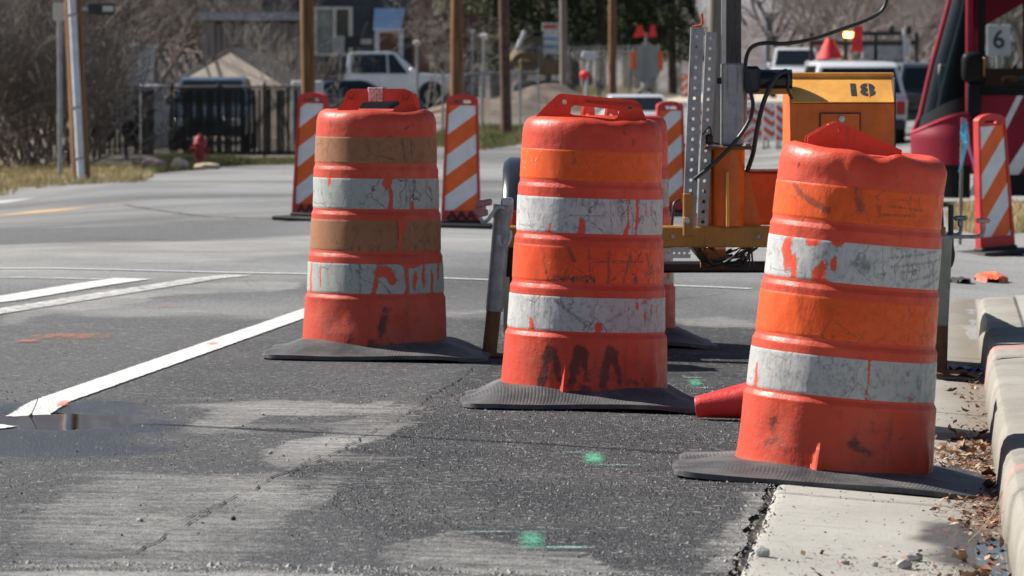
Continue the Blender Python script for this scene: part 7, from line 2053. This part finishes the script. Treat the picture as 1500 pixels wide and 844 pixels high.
grit('gutter_dark_grit', 'dark specks on the concrete gutter', 700, (.4, 1.35), (9.8, 19), .0015, .0045, M_GRITD, 5, lambda u, y: -.45 < u < .15)
M_CHIP = [simple('dark_chip', (.020, .022, .027), .6, 0, .3, 60), simple('mid_grey_chip', (.050, .054, .060), .6, 0, .3, 60), simple('light_chip', (.19, .19, .188), .65, 0, .3, 60)]
def chips(seed, n):
    q = np.random.RandomState(seed); Y = 9.9 + 7.4 * q.rand(n) ** 1.15; X = (q.rand(n) * 2.9 - 1.75) * Y / 14
    a_, d_, w_ = road_marks(X, Y); u = X - DIRX * Y
    k = (u < -.49) & (d_ < .20 + .25 * q.rand(n)) & (w_ < .5) & ((a_ < .06) | (q.rand(n) < .22)); X, Y = X[k], Y[k]; m = len(X); Z = terrain(X, Y)
    s = .0020 + .0038 * q.rand(m) ** 2; ang = q.rand(m) * 6.28; h = s * (.5 + .7 * q.rand(m))
    vs = np.zeros((m, 5, 3)); 
    for j in range(4):
        rj = s * (.7 + .5 * q.rand(m)); aj = ang + j * 1.5708 + .5 * (q.rand(m) - .5)
        vs[:, j, 0] = X + rj * np.cos(aj); vs[:, j, 1] = Y + rj * np.sin(aj); vs[:, j, 2] = Z - .001
    vs[:, 4, 0] = X + s * .5 * (q.rand(m) - .5); vs[:, 4, 1] = Y + s * .5 * (q.rand(m) - .5); vs[:, 4, 2] = Z + h
    b = (np.arange(m) * 5)[:, None]
    fs = np.concatenate([np.concatenate([b + j, b + (j + 1) % 4, b + 4], 1)[:, None, :] for j in range(4)], 1).reshape(-1, 3)
    me = bpy.data.meshes.new('asphalt_chips'); me.vertices.add(m * 5); me.vertices.foreach_set('co', vs.ravel().astype(np.float32))
    me.loops.add(fs.size); me.loops.foreach_set('vertex_index', fs.ravel().astype(np.int32)); me.polygons.add(len(fs))
    me.polygons.foreach_set('loop_start', np.arange(0, fs.size, 3, dtype=np.int32)); me.polygons.foreach_set('loop_total', np.full(len(fs), 3, np.int32))
    mi = np.repeat(q.choice([0, 0, 0, 0, 1, 1, 1, 2], m), 4).astype(np.int32); me.polygons.foreach_set('material_index', mi)
    for mt in M_CHIP: me.materials.append(mt)
    me.update(calc_edges=True); o = link('asphalt_chips', me); tag(o, 'coarse stone chips standing proud of the near asphalt', 'chips', None, 'stuff')
chips(5, 60000)
# twig in the puddle with a curled leaf
g_ = G(45, 613)
tw = thing('twig', 'short bare twig with a curled pale leaf standing in the puddle', 'twig', (g_.x, g_.y, .012))
mb = MB(); mb.tube(spline([(-.01, 0, 0), (.004, 0, .03), (.016, 0, .055), (.024, .0, .078)], 4), .0016, 5); mb.part('stem', M_BARK, tw)
o = link('leaf', LM[1], tw); o.location = (0, 0, .012); o.scale = (.035, .035, .05); o.rotation_euler = (.9, .3, .5)
g_ = G(1440, 790)
tw2 = thing('dry_stalk', 'thin dry straw stalk leaning against the near curb', 'stalk', (g_.x, g_.y, gutter_z(g_.x, g_.y)))
mb = MB(); mb.tube(spline([(-.05, -.1, .0), (-.01, -.05, .03), (.03, .0, .075), (.05, .02, .12)], 4), .0018, 5); mb.part('stem', M_LEAF[1], tw2)
mb = MB(); mb.tube(spline([(.0, -.03, .04), (.03, -.04, .06), (.045, -.05, .075)], 4), .0012, 5); mb.part('side_stem', M_LEAF[1], tw2)
# overhead cable whose shadow crosses the road, carried by two poles outside the picture
ga, gb = G(60, 625), G(860, 655)
k_ = 5.2 / SUN.z
qa, qb = ga + SUN * k_, gb + SUN * k_
dv = (qb - qa).normalized(); ea, eb = qa - dv * 16, qb + dv * 18
cab_ = thing('overhead_cable', 'black overhead cable slung between two wooden poles out of view', 'cable', ea)
mb = MB(); mb.tube([ea * 0 + (ea.lerp(eb, i / 20) - ea) for i in range(21)], .022, 6); mb.part('cable_run', M_HOSE, cab_, 60)
for e_ in (ea, eb):
    z0_ = T(e_.x, e_.y); rt = thing('utility_pole', 'wooden pole out of view carrying the overhead cable', 'utility pole', (e_.x, e_.y + .12, z0_), (0, 0, 0), 'poles carrying the overhead cable')
    mb = MB(); mb.tube([(0, 0, -.3), (0, 0, e_.z - z0_ + .8)], [.14, .11], 12); mb.part('pole_shaft', M_WOOD, rt, 40)
